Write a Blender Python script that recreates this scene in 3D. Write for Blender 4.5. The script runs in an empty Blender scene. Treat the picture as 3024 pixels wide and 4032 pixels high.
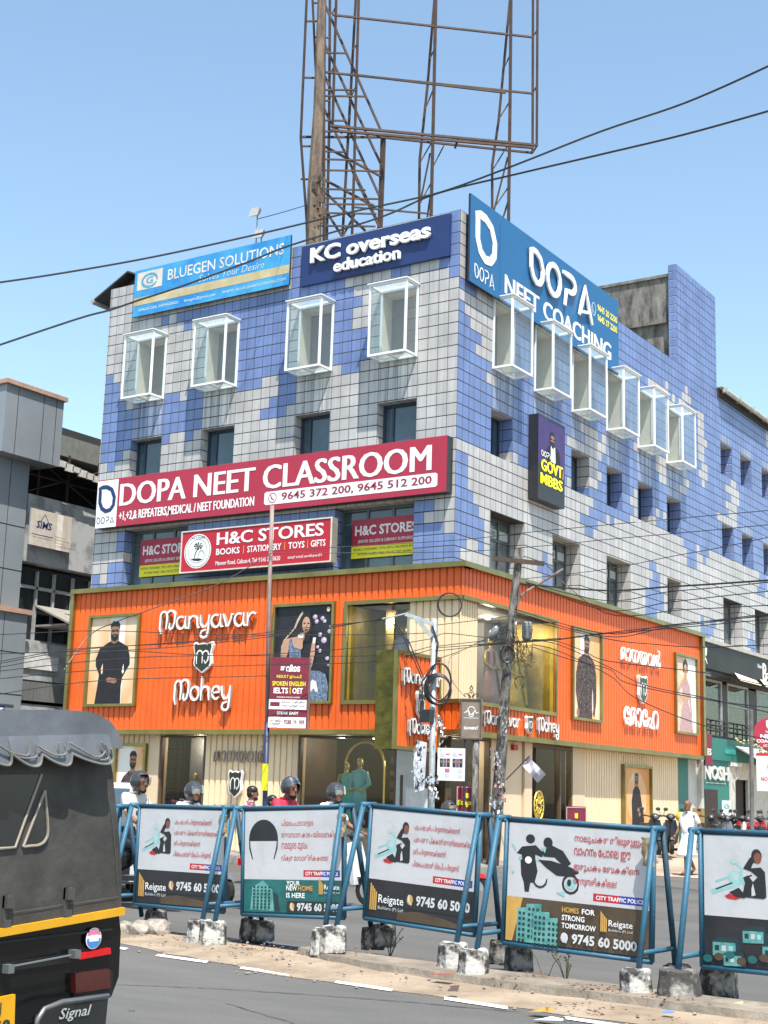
import bpy, bmesh, math, random
from mathutils import Vector, Matrix
random.seed(7)
sc = bpy.context.scene
COL = sc.collection

# ---------------------------------------------------------------- camera
CP = Vector((17.5473736, -29.7989302, 1.6500000))
CR_, CU, CF = Vector((0.8376444, 0.5454451, 0.0290096)), Vector((0.0833784, -0.1801713, 0.9800951)), Vector((-0.5398147, 0.8185524, 0.1963978))
FOC = 5588.294                      # focal length in pixels of the 3024 x 4032 photograph
cam = bpy.data.objects.new('camera', bpy.data.cameras.new('camera')); COL.objects.link(cam)
cam.matrix_world = Matrix.Translation(CP) @ Matrix((CR_, CU, -CF)).transposed().to_4x4()
cam.data.sensor_fit = 'HORIZONTAL'; cam.data.sensor_width = 36.0
cam.data.lens = 36.0 * FOC / 3024.0
cam.data.clip_start = 0.1; cam.data.clip_end = 2000
sc.camera = cam

# ---------------------------------------------------------------- light
SUN = Vector((0.36, -0.33, 1.0)).normalized()        # towards the sun
el = math.asin(SUN.z); az = math.atan2(SUN.x, SUN.y)
w = bpy.data.worlds.new('World'); sc.world = w; w.use_nodes = True
nt = w.node_tree; nt.nodes.clear()
sk = nt.nodes.new('ShaderNodeTexSky'); sk.sky_type = 'NISHITA'; sk.sun_disc = False
sk.sun_elevation = el; sk.sun_rotation = az
sk.air_density = 1.0; sk.dust_density = 0.9; sk.ozone_density = 0.6
bg = nt.nodes.new('ShaderNodeBackground'); bg.inputs['Strength'].default_value = 0.15
wo = nt.nodes.new('ShaderNodeOutputWorld')
tint = nt.nodes.new('ShaderNodeMixRGB'); tint.blend_type = 'MULTIPLY'; tint.inputs[0].default_value = 1; tint.inputs[2].default_value = (1.05, 1.09, 1.0, 1)   # hazy tropical sky, a little greener
nt.links.new(sk.outputs[0], tint.inputs[1]); nt.links.new(tint.outputs[0], bg.inputs[0]); nt.links.new(bg.outputs[0], wo.inputs[0])
sl = bpy.data.lights.new('sun', 'SUN'); sl.energy = 4.6; sl.angle = math.radians(0.53); sl.color = (1, 0.96, 0.9)
so = bpy.data.objects.new('sun', sl); COL.objects.link(so)
so.rotation_euler = SUN.to_track_quat('Z', 'Y').to_euler(); so.location = (0, -20, 40)
sc.view_settings.view_transform = 'Standard'; sc.view_settings.look = 'None'
sc.view_settings.exposure = 0.85; sc.view_settings.gamma = 1.0

# ---------------------------------------------------------------- measuring helpers
# crops of the photograph that distances were measured in: origin and pixels per unit
CRP = dict(V=(0,0,1.8228), P1=(1000,0,.7836), P2=(300,900,.6028), P3=(1100,750,.6028), P4=(1750,700,.7679), P5=(300,1600,.9644),
           Q1=(250,2250,.7535), Q2=(1300,2250,.6028), Q3=(1950,2300,.6474), Q4=(0,1450,.6553), Q5=(0,2750,.5797), Q6=(450,3000,.6329),
           Q7=(1400,3100,.6028), Q8=(2200,3000,.4967), T4=(1760,1700,.4219), T6=(2380,1900,.3882), N=(1900,2150,.4975), M=(2700,2500,.407),
           D=(1650,2150,.3014), O=(1500,2750,.3014), E=(2650,2400,.2938), H=(1400,2500,.3014), Cc=(2350,1100,.3014), A=(350,1050,.2411))
def ray(c, x, y):
    o = CRP[c]; px = o[0] + x*o[2]; py = o[1] + y*o[2]
    return CF + CR_*((px-1512)/FOC) - CU*((py-2016)/FOC)
def at(c, x, y, d): return CP + ray(c, x, y)*d
def on_x(c, x, y, X):
    r = ray(c, x, y); return CP + r*((X-CP.x)/r.x)
def on_y(c, x, y, Y):
    r = ray(c, x, y); return CP + r*((Y-CP.y)/r.y)
def on_z(c, x, y, Z=0.0):
    r = ray(c, x, y); return CP + r*((Z-CP.z)/r.z)

# ---------------------------------------------------------------- materials
MATS = {}
def nodes(name):
    m = bpy.data.materials.new(name); m.use_nodes = True
    t = m.node_tree; t.nodes.clear()
    o = t.nodes.new('ShaderNodeOutputMaterial'); p = t.nodes.new('ShaderNodeBsdfPrincipled')
    t.links.new(p.outputs[0], o.inputs[0]); return m, t, p, o
def N(t, typ, **k):
    n = t.nodes.new(typ)
    for a, b in k.items(): setattr(n, a, b)
    return n
def mat(name, col, rough=.6, metal=0., var=.14, scale=4., bump=0., bscale=60., col2=None, spec=.5, stretch=None, lo=.35, hi=.65, detail=5.):
    if name in MATS: return MATS[name]
    m, t, p, o = nodes(name)
    L = t.links.new
    p.inputs['Roughness'].default_value = rough; p.inputs['Metallic'].default_value = metal
    p.inputs['Specular IOR Level'].default_value = spec
    tc = N(t, 'ShaderNodeTexCoord'); mp = N(t, 'ShaderNodeMapping'); L(tc.outputs['Object'], mp.inputs[0])
    if stretch: mp.inputs['Scale'].default_value = stretch
    n = N(t, 'ShaderNodeTexNoise'); n.inputs['Scale'].default_value = scale; n.inputs['Detail'].default_value = detail; n.inputs['Roughness'].default_value = .65
    L(mp.outputs[0], n.inputs[0])
    r = N(t, 'ShaderNodeValToRGB'); e = r.color_ramp.elements
    e[0].position = lo; e[1].position = hi
    a = col if col2 else tuple(c*(1-var) for c in col); b = col2 if col2 else tuple(min(1, c*(1+var)) for c in col)
    e[0].color = (*a, 1); e[1].color = (*b, 1)
    L(n.outputs[0], r.inputs[0]); L(r.outputs[0], p.inputs['Base Color'])
    if bump:
        n2 = N(t, 'ShaderNodeTexNoise'); n2.inputs['Scale'].default_value = bscale; n2.inputs['Detail'].default_value = 4
        L(mp.outputs[0], n2.inputs[0])
        bp = N(t, 'ShaderNodeBump'); bp.inputs['Strength'].default_value = bump; bp.inputs['Distance'].default_value = .02
        L(n2.outputs[0], bp.inputs['Height']); L(bp.outputs[0], p.inputs['Normal'])
    MATS[name] = m; return m
def glassmat(name, tint=(.9,.97,.97), amount=.04, rough=.02, dust=0.):
    if name in MATS: return MATS[name]
    m = bpy.data.materials.new(name); m.use_nodes = True; t = m.node_tree; t.nodes.clear()
    o = N(t, 'ShaderNodeOutputMaterial'); tr = N(t, 'ShaderNodeBsdfTransparent'); gl = N(t, 'ShaderNodeBsdfGlossy'); mx = N(t, 'ShaderNodeMixShader')
    tr.inputs[0].default_value = (*tint, 1); gl.inputs['Roughness'].default_value = rough
    fr = N(t, 'ShaderNodeLayerWeight'); fr.inputs[0].default_value = .12
    mm = N(t, 'ShaderNodeMath', operation='MULTIPLY_ADD'); mm.inputs[1].default_value = .8; mm.inputs[2].default_value = amount
    t.links.new(fr.outputs['Fresnel'], mm.inputs[0]); t.links.new(mm.outputs[0], mx.inputs[0])
    t.links.new(tr.outputs[0], mx.inputs[1]); t.links.new(gl.outputs[0], mx.inputs[2]); t.links.new(mx.outputs[0], o.inputs[0])
    if dust:
        df = N(t, 'ShaderNodeBsdfDiffuse'); df.inputs[0].default_value = (.78,.84,.84,1); tl_ = N(t, 'ShaderNodeBsdfTranslucent'); tl_.inputs[0].default_value = (.78,.84,.84,1)
        m1 = N(t, 'ShaderNodeMixShader'); m1.inputs[0].default_value = .5; t.links.new(df.outputs[0], m1.inputs[1]); t.links.new(tl_.outputs[0], m1.inputs[2])
        m2 = N(t, 'ShaderNodeMixShader'); m2.inputs[0].default_value = dust; t.links.new(mx.outputs[0], m2.inputs[1]); t.links.new(m1.outputs[0], m2.inputs[2]); t.links.new(m2.outputs[0], o.inputs[0])
    MATS[name] = m; return m
def emis(name, col, s):
    if name in MATS: return MATS[name]
    m, t, p, o = nodes(name)
    p.inputs['Base Color'].default_value = (*col, 1); p.inputs['Emission Color'].default_value = (*col, 1); p.inputs['Emission Strength'].default_value = s
    MATS[name] = m; return m

# ---------------------------------------------------------------- mesh builder
class MB:
    def __init__(s): s.v = []; s.f = []; s.m = []; s.col = None
    def pt(s, p): s.v.append(tuple(p)); return len(s.v)-1
    def poly(s, pts, m=0):
        i = len(s.v); s.v += [tuple(p) for p in pts]; s.f.append(tuple(range(i, i+len(pts)))); s.m.append(m)
    def face(s, idx, m=0): s.f.append(tuple(idx)); s.m.append(m)
    def hexa(s, c, m=0):                     # eight corners: bottom four then top four
        i = len(s.v); s.v += [tuple(p) for p in c]
        for q in ((0,3,2,1),(4,5,6,7),(0,1,5,4),(1,2,6,5),(2,3,7,6),(3,0,4,7)): s.face([i+k for k in q], m)
    def box(s, a, b, m=0):
        x0,x1 = sorted((a[0],b[0])); y0,y1 = sorted((a[1],b[1])); z0,z1 = sorted((a[2],b[2]))
        s.hexa([(x0,y0,z0),(x1,y0,z0),(x1,y1,z0),(x0,y1,z0),(x0,y0,z1),(x1,y0,z1),(x1,y1,z1),(x0,y1,z1)], m)
    def fbox(s, F, u0, v0, w0, u1, v1, w1, m=0):   # box in a facade frame
        s.hexa([F(u0,v0,w0),F(u1,v0,w0),F(u1,v0,w1),F(u0,v0,w1),F(u0,v1,w0),F(u1,v1,w0),F(u1,v1,w1),F(u0,v1,w1)], m)
    def frect(s, F, u0, v0, u1, v1, w, m=0): s.poly([F(u0,v0,w),F(u1,v0,w),F(u1,v1,w),F(u0,v1,w)], m)
    def fpoly(s, F, pts, w, m=0): s.poly([F(u,v,w) for u,v in pts], m)
    def fframe(s, F, u0, v0, u1, v1, t, w0, w1, m=0):   # picture frame of four butted bars
        s.fbox(F,u0,v0,w0,u1,v0+t,w1,m); s.fbox(F,u0,v1-t,w0,u1,v1,w1,m)
        s.fbox(F,u0,v0+t,w0,u0+t,v1-t,w1,m); s.fbox(F,u1-t,v0+t,w0,u1,v1-t,w1,m)
    def prism(s, F, pts, w0, w1, m=0, side=None):
        n = len(pts); i = len(s.v); side = m if side is None else side
        s.v += [tuple(F(u,v,w0)) for u,v in pts] + [tuple(F(u,v,w1)) for u,v in pts]
        s.face([i+k for k in range(n)][::-1], m); s.face([i+n+k for k in range(n)], m)
        for k in range(n): s.face([i+k, i+(k+1)%n, i+n+(k+1)%n, i+n+k], side)
    def bar(s, a, b, w=.05, h=None, m=0, up=(0,0,1)):
        a = Vector(a); b = Vector(b); h = h or w; d = (b-a).normalized(); up = Vector(up)
        if abs(d.dot(up)) > .95: up = Vector((1,0,0))
        x = d.cross(up).normalized()*w/2; y = x.cross(d).normalized()*h/2
        s.hexa([a-x-y,a+x-y,a+x+y,a-x+y,b-x-y,b+x-y,b+x+y,b-x+y], m)
    def tube(s, pts, r, n=8, m=0, cap=True, closed=False):
        pts = [Vector(p) for p in pts]; k = len(pts); rs = r if isinstance(r, (list,tuple)) else [r]*k
        base = len(s.v); px = None
        for i, p in enumerate(pts):
            if closed: d = pts[(i+1)%k]-pts[i-1]
            else: d = pts[min(i+1,k-1)]-pts[max(i-1,0)]
            d.normalize()
            if px is None:
                px = d.orthogonal().normalized()
            px = (px - d*px.dot(d)).normalized(); py = d.cross(px)
            for j in range(n):
                a = 2*math.pi*j/n; s.v.append(tuple(p + px*math.cos(a)*rs[i] + py*math.sin(a)*rs[i]))
        for i in range(k if closed else k-1):
            for j in range(n):
                a = base+i*n+j; b = base+i*n+(j+1)%n; i2 = (i+1)%k
                s.face([a,b,base+i2*n+(j+1)%n,base+i2*n+j], m)
        if cap and not closed:
            s.face([base+j for j in range(n)][::-1], m); s.face([base+(k-1)*n+j for j in range(n)], m)
    def loft(s, rings, m=0, cap=True):
        n = len(rings[0]); base = len(s.v)
        for r in rings: s.v += [tuple(p) for p in r]
        for i in range(len(rings)-1):
            for j in range(n): s.face([base+i*n+j, base+i*n+(j+1)%n, base+(i+1)*n+(j+1)%n, base+(i+1)*n+j], m)
        if cap:
            s.face([base+j for j in range(n)][::-1], m); s.face([base+(len(rings)-1)*n+j for j in range(n)], m)
    def rings(s, spec, n=12, m=0, M=None):      # (z, rx, ry, cx, cy) elliptical rings
        R = []
        for z,rx,ry,cx,cy in spec:
            r = [Vector((cx+rx*math.cos(2*math.pi*j/n), cy+ry*math.sin(2*math.pi*j/n), z)) for j in range(n)]
            R.append([M @ q for q in r] if M else r)
        s.loft(R, m)
    def ell(s, c, r, n=12, k=8, m=0, M=None):
        c = Vector(c); R = []
        for i in range(k+1):
            th = math.pi*(i+.02 if i==0 else i-.02 if i==k else i)/k
            R.append([Vector((r[0]*math.sin(th)*math.cos(2*math.pi*j/n), r[1]*math.sin(th)*math.sin(2*math.pi*j/n), -r[2]*math.cos(th))) for j in range(n)])
        s.loft([[c+(M @ q if M else q) for q in rr] for rr in R], m)
    def disc(s, F, u, v, ru, rv, w, m=0, n=24, a0=0, a1=360):
        s.fpoly(F, [(u+ru*math.cos(math.radians(a0+(a1-a0)*k/(n if a1-a0<360 else n))), v+rv*math.sin(math.radians(a0+(a1-a0)*k/n))) for k in range(n if a1-a0>=360 else n+1)], w, m)
    def ribbon(s, F, pts, wd, w0, w1, m=0, side=None, round_=True):
        P = [Vector((a,b)) for a,b in pts]; Lf=[]; Rt=[]
        closed = len(P) > 3 and (P[0]-P[-1]).length < 1e-6
        if closed: P = P[:-1]; round_ = False
        k = len(P)
        for i,p in enumerate(P):
            d = (P[(i+1)%k]-P[i-1]) if closed else P[min(i+1,k-1)]-P[max(i-1,0)]
            if d.length < 1e-9: d = Vector((1,0))
            d.normalize(); nrm = Vector((-d.y,d.x)); t = wd/2*(wd if False else 1)
            if round_ and i in (0,k-1): t *= .6
            e = d*(wd*.3)*(-1 if i==0 else 1 if i==k-1 else 0)
            Lf.append(p+nrm*t+e); Rt.append(p-nrm*t+e)
        if closed: Lf.append(Lf[0]); Rt.append(Rt[0]); k += 1
        side = m if side is None else side
        for i in range(k-1):
            q = [Rt[i],Rt[i+1],Lf[i+1],Lf[i]]
            s.fpoly(F, [(a.x,a.y) for a in q], w1, m)
            if w1-w0 > .002:
                s.poly([F(Rt[i].x,Rt[i].y,w0),F(Rt[i+1].x,Rt[i+1].y,w0),F(Rt[i+1].x,Rt[i+1].y,w1),F(Rt[i].x,Rt[i].y,w1)], side)
                s.poly([F(Lf[i].x,Lf[i].y,w1),F(Lf[i+1].x,Lf[i+1].y,w1),F(Lf[i+1].x,Lf[i+1].y,w0),F(Lf[i].x,Lf[i].y,w0)], side)
        for i in (() if closed else (0,k-1)):
            if w1-w0 > .002: s.poly([F(Rt[i].x,Rt[i].y,w0),F(Lf[i].x,Lf[i].y,w0),F(Lf[i].x,Lf[i].y,w1),F(Rt[i].x,Rt[i].y,w1)], side)
    def build(s, name, mats, parent=None, smooth=False, fix=False, M=None):
        me = bpy.data.meshes.new(name); me.from_pydata(s.v, [], s.f)
        if not isinstance(mats, (list,tuple)): mats = [mats]
        for q in mats: me.materials.append(q)
        me.polygons.foreach_set('material_index', s.m)
        if fix:
            bm = bmesh.new(); bm.from_mesh(me); bmesh.ops.recalc_face_normals(bm, faces=bm.faces); bm.to_mesh(me); bm.free()
        if smooth: me.polygons.foreach_set('use_smooth', [True]*len(me.polygons))
        me.update()
        o = bpy.data.objects.new(name, me); COL.objects.link(o)
        if M is not None: o.matrix_world = M
        if parent is not None: o.parent = parent
        return o
def build_each(b, name, mats, parent, **k):
    # one object for every separate piece of the mesh
    own = list(range(len(b.v)))
    def root(i):
        while own[i] != i: own[i] = own[own[i]]; i = own[i]
        return i
    for f in b.f:
        for i in f[1:]: own[root(i)] = root(f[0])
    groups = {}
    for f, m in zip(b.f, b.m): groups.setdefault(root(f[0]), []).append((f,m))
    for g in groups.values():
        c = MB(); mp = {}
        for f, m in g:
            for i in f:
                if i not in mp: mp[i] = c.pt(b.v[i])
            c.face([mp[i] for i in f], m)
        c.build(name, mats, parent, **k)
def FL(u, v, w): return Vector((u, -w, v))          # facade towards the main street
def FR(u, v, w): return Vector((w, u, v))           # facade towards the side street
def tag(o, label=None, cat=None, group=None, kind=None):
    if label: o['label'] = label
    if cat: o['category'] = cat
    if group: o['group'] = group
    if kind: o['kind'] = kind
    return o
def thing(name, label, cat, loc=(0,0,0), group=None, rz=0.):
    o = bpy.data.objects.new(name, None); COL.objects.link(o); o.location = loc; o.rotation_euler = (0,0,rz); o.empty_display_size = .2
    return tag(o, label, cat, group)
def copy_tree(o, parent=None):
    c = o.copy(); COL.objects.link(c)
    if parent is not None: c.parent = parent
    for ch in list(o.children): copy_tree(ch, c)
    return c

# ---------------------------------------------------------------- lettering
TXT = {}
def textmesh(body, bold=0., res=2, sp=1.):
    k = (body, bold, res, sp)
    if k in TXT: return TXT[k]
    c = bpy.data.curves.new('t', 'FONT'); c.body = body; c.offset = bold; c.resolution_u = res; c.extrude = .5; c.space_character = sp
    o = bpy.data.objects.new('t', c); COL.objects.link(o)
    me = bpy.data.meshes.new_from_object(o.evaluated_get(bpy.context.evaluated_depsgraph_get()))
    v = [tuple(p.co) for p in me.vertices]; f = [tuple(p.vertices) for p in me.polygons]; nz = [p.normal.z for p in me.polygons]
    bpy.data.objects.remove(o); bpy.data.curves.remove(c); bpy.data.meshes.remove(me)
    xs = [p[0] for p in v]; ys = [p[1] for p in v]
    TXT[k] = (v, f, nz, min(xs), max(xs), min(ys), max(ys)); return TXT[k]
def text(mb, body, F, u0, v0, u1, v1, w0, w1, m=0, bold=.02, res=2, sp=1., shear=0., heavy=0.):
    if heavy:
        e = heavy*(v1-v0)
        for k, du in enumerate((-e, e, 0.)): text(mb, body, F, u0+e+du, v0, u1-e+du, v1, w0+.0012*k, w1+.0012*k, m, bold, res, sp, shear)
        return
    v, f, nz, x0, x1, y0, y1 = textmesh(body, bold, res, sp)
    base = len(mb.v); flat = w1-w0 < .004
    for x,y,z in v:
        b = (y-y0)/(y1-y0+1e-9); a = (x-x0)/(x1-x0+1e-9)
        mb.v.append(tuple(F(u0+a*(u1-u0)+shear*b, v0+b*(v1-v0), w0+(z+.5)*(w1-w0))))
    for q, n in zip(f, nz):
        if flat and n < .5: continue
        mb.face([base+i for i in q], m)
PRE = 'െേൈ'
def mal(s):
    """Visual order for Malayalam: signs written before a letter go in front of it, joined letters lose the joining mark."""
    out = ''; i = 0
    while i < len(s):
        ch = s[i]
        if '\u0d15' <= ch <= '\u0d39':
            cl = ch; i += 1
            while i+1 < len(s) and s[i] == '\u0d4d' and '\u0d15' <= s[i+1] <= '\u0d39':
                if s[i+1] not in 'രയ' and s[i+1] != cl[-1]: cl += s[i+1]
                elif s[i+1] == 'യ': cl += 'യ'
                elif s[i+1] == cl[-1]: cl += s[i+1]
                i += 2
            if i < len(s) and s[i] in PRE: out += s[i] + cl; i += 1
            elif i < len(s) and s[i] == 'ൊ': out += 'െ' + cl + 'ാ'; i += 1
            elif i < len(s) and s[i] == 'ോ': out += 'േ' + cl + 'ാ'; i += 1
            else: out += cl
        else: out += ch; i += 1
    return out

def arc(cx, cy, rx, ry, a0, a1, n=10): return [(cx+rx*math.cos(math.radians(a0+(a1-a0)*k/n)), cy+ry*math.sin(math.radians(a0+(a1-a0)*k/n))) for k in range(n+1)]
# pen strokes of the shop's own lettering; units: height of a small letter
GL = {
 'M': (1.25, [[(.0,-.25),(-.1,.1),(-.08,.6)]+arc(.2,.9,.28,.35,180,0,8)+[(.46,.5),(.42,.05)], [(.44,.7)]+arc(.78,.92,.34,.38,160,-10,10)+[(1.1,.5),(.98,.12),(.8,.0),(.68,.12),(.7,.4)]]),
 'a': (.95, [arc(.38,.42,.34,.42,60,360,14), [(.74,.84),(.72,.3),(.8,.02),(.95,.04)]]),
 'n': (.95, [[(.08,.82),(.1,.4),(.08,.0)], [(.1,.5)]+arc(.44,.5,.32,.34,150,0,8)+[(.76,.3),(.82,.02),(.95,.05)]]),
 'y': (.9, [[(.05,.84),(.08,.3),(.25,.06),(.5,.08),(.7,.4),(.74,.84)], [(.74,.84),(.72,.1),(.66,-.4)]+arc(.38,-.42,.28,.24,0,-170,8)+[(.2,-.22),(.5,-.15)]]),
 'v': (.85, [[(.0,.84),(.14,.5),(.28,.02),(.42,.05),(.6,.5),(.66,.84),(.8,.8)]]),
 'r': (.75, [[(.08,.84),(.12,.4),(.1,.0)], [(.12,.45),(.3,.78),(.5,.86),(.68,.76)]]),
 'o': (.9, [arc(.42,.42,.36,.42,0,360,16)]),
 'h': (.95, [[(.08,1.45),(.1,.7),(.08,.0)], [(.1,.5)]+arc(.42,.5,.3,.34,150,0,8)+[(.72,.3),(.76,.0)]]),
 'e': (.85, [[(.1,.42),(.7,.5)]+arc(.4,.45,.32,.4,10,310,14)]),
}
def script(mb, word, F, u0, v0, u1, xh, w0, w1, m=0, side=None, wd=.17):
    """draw word in pen strokes from u0 to u1, small letters xh high, base line v0"""
    tot = sum(GL[c][0] for c in word); sx = (u1-u0)/tot; x = u0; i_ = 0
    for c in word:
        a, st = GL[c]
        for k in st:
            i_ += 1; mb.ribbon(F, [(x+p*sx, v0+q*xh) for p,q in k], wd*xh, w0, w1+.0015*(i_%5), m, side)
        x += a*sx
def emblem(mb, F, u0, v0, u1, v1, w0, w1, dark, light):
    cx = (u0+u1)/2; a = (u1-u0)/2; h = v1-v0
    sh = [(-.85,1),(-.5,.93),(0,.97),(.5,.93),(.85,1),(1,.9),(.82,.6),(.9,.3),(.75,.2),(.1,.02),(0,0),(-.1,.02),(-.75,.2),(-.9,.3),(-.82,.6),(-1,.9)]
    mb.prism(F, [(cx+a*x, v0+h*y) for x,y in sh], w0, w1-.01, light)
    mb.fpoly(F, [(cx+a*.86*x, v0+h*(.05+.9*y)) for x,y in sh], w1, dark)
    k = a*.62
    mb.ribbon(F, [(cx-k*.9, v0+h*.3),(cx-k*.95,v0+h*.5)]+[(cx-k*.45+k*.45*math.cos(t), v0+h*.6+h*.12*math.sin(t)) for t in (3.14,2.3,1.57,.8,0)]+[(cx,v0+h*.32)], a*.11, w1, w1+.003, light)
    mb.ribbon(F, [(cx,v0+h*.55)]+[(cx+k*.5+k*.5*math.cos(t), v0+h*.58+h*.13*math.sin(t)) for t in (2.6,1.57,.8,0)]+[(cx+k*.9,v0+h*.4),(cx+k*.5,v0+h*.3),(cx+k*.3,v0+h*.4)], a*.11, w1, w1+.004, light)
DOPA = {'D': [(0,1),(.45,1),(.8,.85),(1,.5),(.95,.2),(.75,.04),(.45,0),(.2,.12),(.05,.35)],}
def dopa_d(mb, F, u0, v0, u1, v1, w0, w1, m, bgm, t=.2):
    P = [(u0+(u1-u0)*x, v0+(v1-v0)*y) for x,y in ((.1,.94),(.45,.93),(.72,.82),(.88,.55),(.86,.28),(.7,.12),(.46,.09),(.24,.2),(.11,.42),(.1,.94))]
    ring = []
    for i in range(len(P)-1):
        for k in range(3): ring.append((P[i][0]+(P[i+1][0]-P[i][0])*k/3, P[i][1]+(P[i+1][1]-P[i][1])*k/3))
    ring.append(ring[0])
    mb.ribbon(F, ring, t*(u1-u0), w0, w1, m, round_=False)
def dopa_word(mb, F, u0, v0, u1, v1, w0, w1, m, th=.16):
    s = (u1-u0)/4.0; h = v1-v0; t = th*s
    dopa_d(mb, F, u0, v0, u0+s*.86, v1, w0, w1, m, None, th*1.15)
    mb.ribbon(F, arc(u0+s*1.42, v0+h*.5, s*.38, h*.42, 0, 360, 18), t, w0, w1, m)
    mb.ribbon(F, [(u0+s*2.02, v0+h*.93),(u0+s*2.3, v0+h*.93)]+arc(u0+s*2.45, v0+h*.7, s*.3, h*.23, 90, -90, 7)+[(u0+s*2.2, v0+h*.45),(u0+s*2.12,v0+h*.05)], t, w0, w1, m)
    mb.ribbon(F, [(u0+s*3.05, v0+h*.06),(u0+s*3.2, v0+h*.4),(u0+s*3.42, v0+h*.93),(u0+s*3.62, v0+h*.45),(u0+s*3.85, v0+h*.0)], t, w0, w1, m)
    mb.ribbon(F, [(u0+s*3.14, v0+h*.14),(u0+s*3.6, v0+h*.24)], t*.9, w0, w1+.001, m)

# ================================================================ colours used in many places
WHITE = mat('white_paint', (.8,.8,.78), .45, var=.05)
IVORY = mat('ivory_board', (.62,.55,.45), .55, var=.06, scale=2)
BLACK = mat('black_paint', (.02,.02,.022), .4, var=.2)
DARK = mat('dark_inside', (.03,.028,.027), .8, var=.2)
GOLD = mat('gold_metal', (.25,.205,.075), .3, .8, var=.2, scale=1.2)
GOLDB = mat('bright_gold', (.62,.44,.10), .25, .8, var=.1)
ORANGE = mat('orange_cladding', (.72,.115,.012), .45, var=.1, scale=1.1)
STEEL = mat('galvanised_steel', (.36,.39,.40), .45, .3, var=.2, scale=8)
RUST = mat('rusty_steel', (.05,.035,.03), .7, .2, var=.3, scale=3, col2=(.10,.055,.035))
CONC = mat('weathered_concrete', (.10,.09,.075), .9, var=.4, scale=1.2, bump=.4, bscale=18, col2=(.32,.29,.25))
GLASSD = mat('dark_glass', (.05,.085,.10), .06, var=.3, scale=.6, spec=.9)
PANE = glassmat('clear_pane', dust=.13); PANET = glassmat('dusty_top_pane', dust=.42)
SHOPG = glassmat('shop_glass', (.82,.84,.82), .05)
ALU = mat('grey_window_frame', (.10,.115,.125), .4, .3, var=.15)
NAVYF = mat('dark_blue_frame', (.02,.035,.07), .4, var=.2)
RED = mat('crimson_print', (.38,.022,.05), .5, var=.04, scale=1)
RED2 = mat('bright_red_print', (.44,.010,.025), .5, var=.05, scale=1)
YEL = mat('yellow_print', (.72,.66,.02), .5, var=.04)
PINKW = mat('pale_print', (.78,.70,.70), .5, var=.03)
NAVY = mat('navy_print', (.012,.03,.12), .45, var=.08, scale=.7)
BLUE = mat('blue_print', (.014,.115,.27), .45, var=.05, scale=.6)
CREAM = mat('cream_reveal', (.74,.66,.53), .7, var=.08, scale=2)
GREY = mat('grey_paint', (.3,.3,.3), .6, var=.15)

# ================================================================ setting
def sheet(name, polys, m, z, kind='structure', thick=0):
    b = MB()
    for p in polys: b.poly([(x,y,z) for x,y in p])
    return tag(b.build(name, m), kind=kind)
asph, t, p, o = nodes('asphalt')
tc = N(t,'ShaderNodeNewGeometry'); n1 = N(t,'ShaderNodeTexNoise'); n1.inputs['Scale'].default_value = .35; n1.inputs['Detail'].default_value = 7; n1.inputs['Roughness'].default_value=.7
mp = N(t,'ShaderNodeMapping'); mp.inputs['Scale'].default_value = (.45,1.6,1); mp.inputs['Rotation'].default_value=(0,0,-.17)
t.links.new(tc.outputs['Position'], mp.inputs[0]); t.links.new(mp.outputs[0], n1.inputs[0])
n2 = N(t,'ShaderNodeTexNoise'); n2.inputs['Scale'].default_value = 85; n2.inputs['Detail'].default_value = 3; t.links.new(tc.outputs['Position'], n2.inputs[0])
r1 = N(t,'ShaderNodeValToRGB'); r1.color_ramp.elements[0].position=.3; r1.color_ramp.elements[1].position=.7
r1.color_ramp.elements[0].color=(.068,.066,.062,1); r1.color_ramp.elements[1].color=(.122,.117,.108,1); t.links.new(n1.outputs[0], r1.inputs[0])
mx = N(t,'ShaderNodeMixRGB', blend_type='MULTIPLY'); mx.inputs[0].default_value=.75
r2 = N(t,'ShaderNodeValToRGB'); r2.color_ramp.elements[0].position=.32; r2.color_ramp.elements[1].position=.68
r2.color_ramp.elements[0].color=(.55,.55,.55,1); r2.color_ramp.elements[1].color=(1.35,1.33,1.3,1); t.links.new(n2.outputs[0], r2.inputs[0])
t.links.new(r1.outputs[0], mx.inputs[1]); t.links.new(r2.outputs[0], mx.inputs[2]); t.links.new(mx.outputs[0], p.inputs['Base Color'])
p.inputs['Roughness'].default_value=.85
bp = N(t,'ShaderNodeBump'); bp.inputs['Strength'].default_value=.35; bp.inputs['Distance'].default_value=.01; t.links.new(n2.outputs[0], bp.inputs['Height']); t.links.new(bp.outputs[0], p.inputs['Normal'])
sheet('road', [[(-900,-900),(900,-900),(900,900),(-900,900)]], asph, 0)
# dusty sand strip along the middle of the road
sand = mat('sand', (.17,.12,.078), .95, var=.3, scale=1.6, bump=.6, bscale=40, col2=(.32,.25,.178), lo=.3, hi=.6, detail=9)
def wob(pts, amp, step=.35, seed=1):
    rnd = random.Random(seed); out = []
    for (a,b),(c,d) in zip(pts, pts[1:]):
        n = max(1, int(math.hypot(c-a,d-b)/step))
        for k in range(n): out.append((a+(c-a)*k/n, b+(d-b)*k/n+rnd.uniform(-amp,amp)))
    out.append(pts[-1]); return out
front = wob([(-20,-13.0),(0,-16.6),(6.34,-17.85),(9.28,-18.84),(12.28,-19.12),(16,-19.6),(30,-21.6)], .07, .3, 3)
rear = wob([(-20,-12.2),(0,-15.6),(6.42,-16.78),(7.73,-16.95),(11.46,-17.4),(14,-17.6),(30,-19.9)], .05, .3, 5)
b = MB(); k = 0
def interp(P, x):
    for (a,c),(d,e) in zip(P,P[1:]):
        if a <= x <= d: return c+(e-c)*(x-a)/(d-a+1e-9)
    return P[-1][1]
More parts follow.
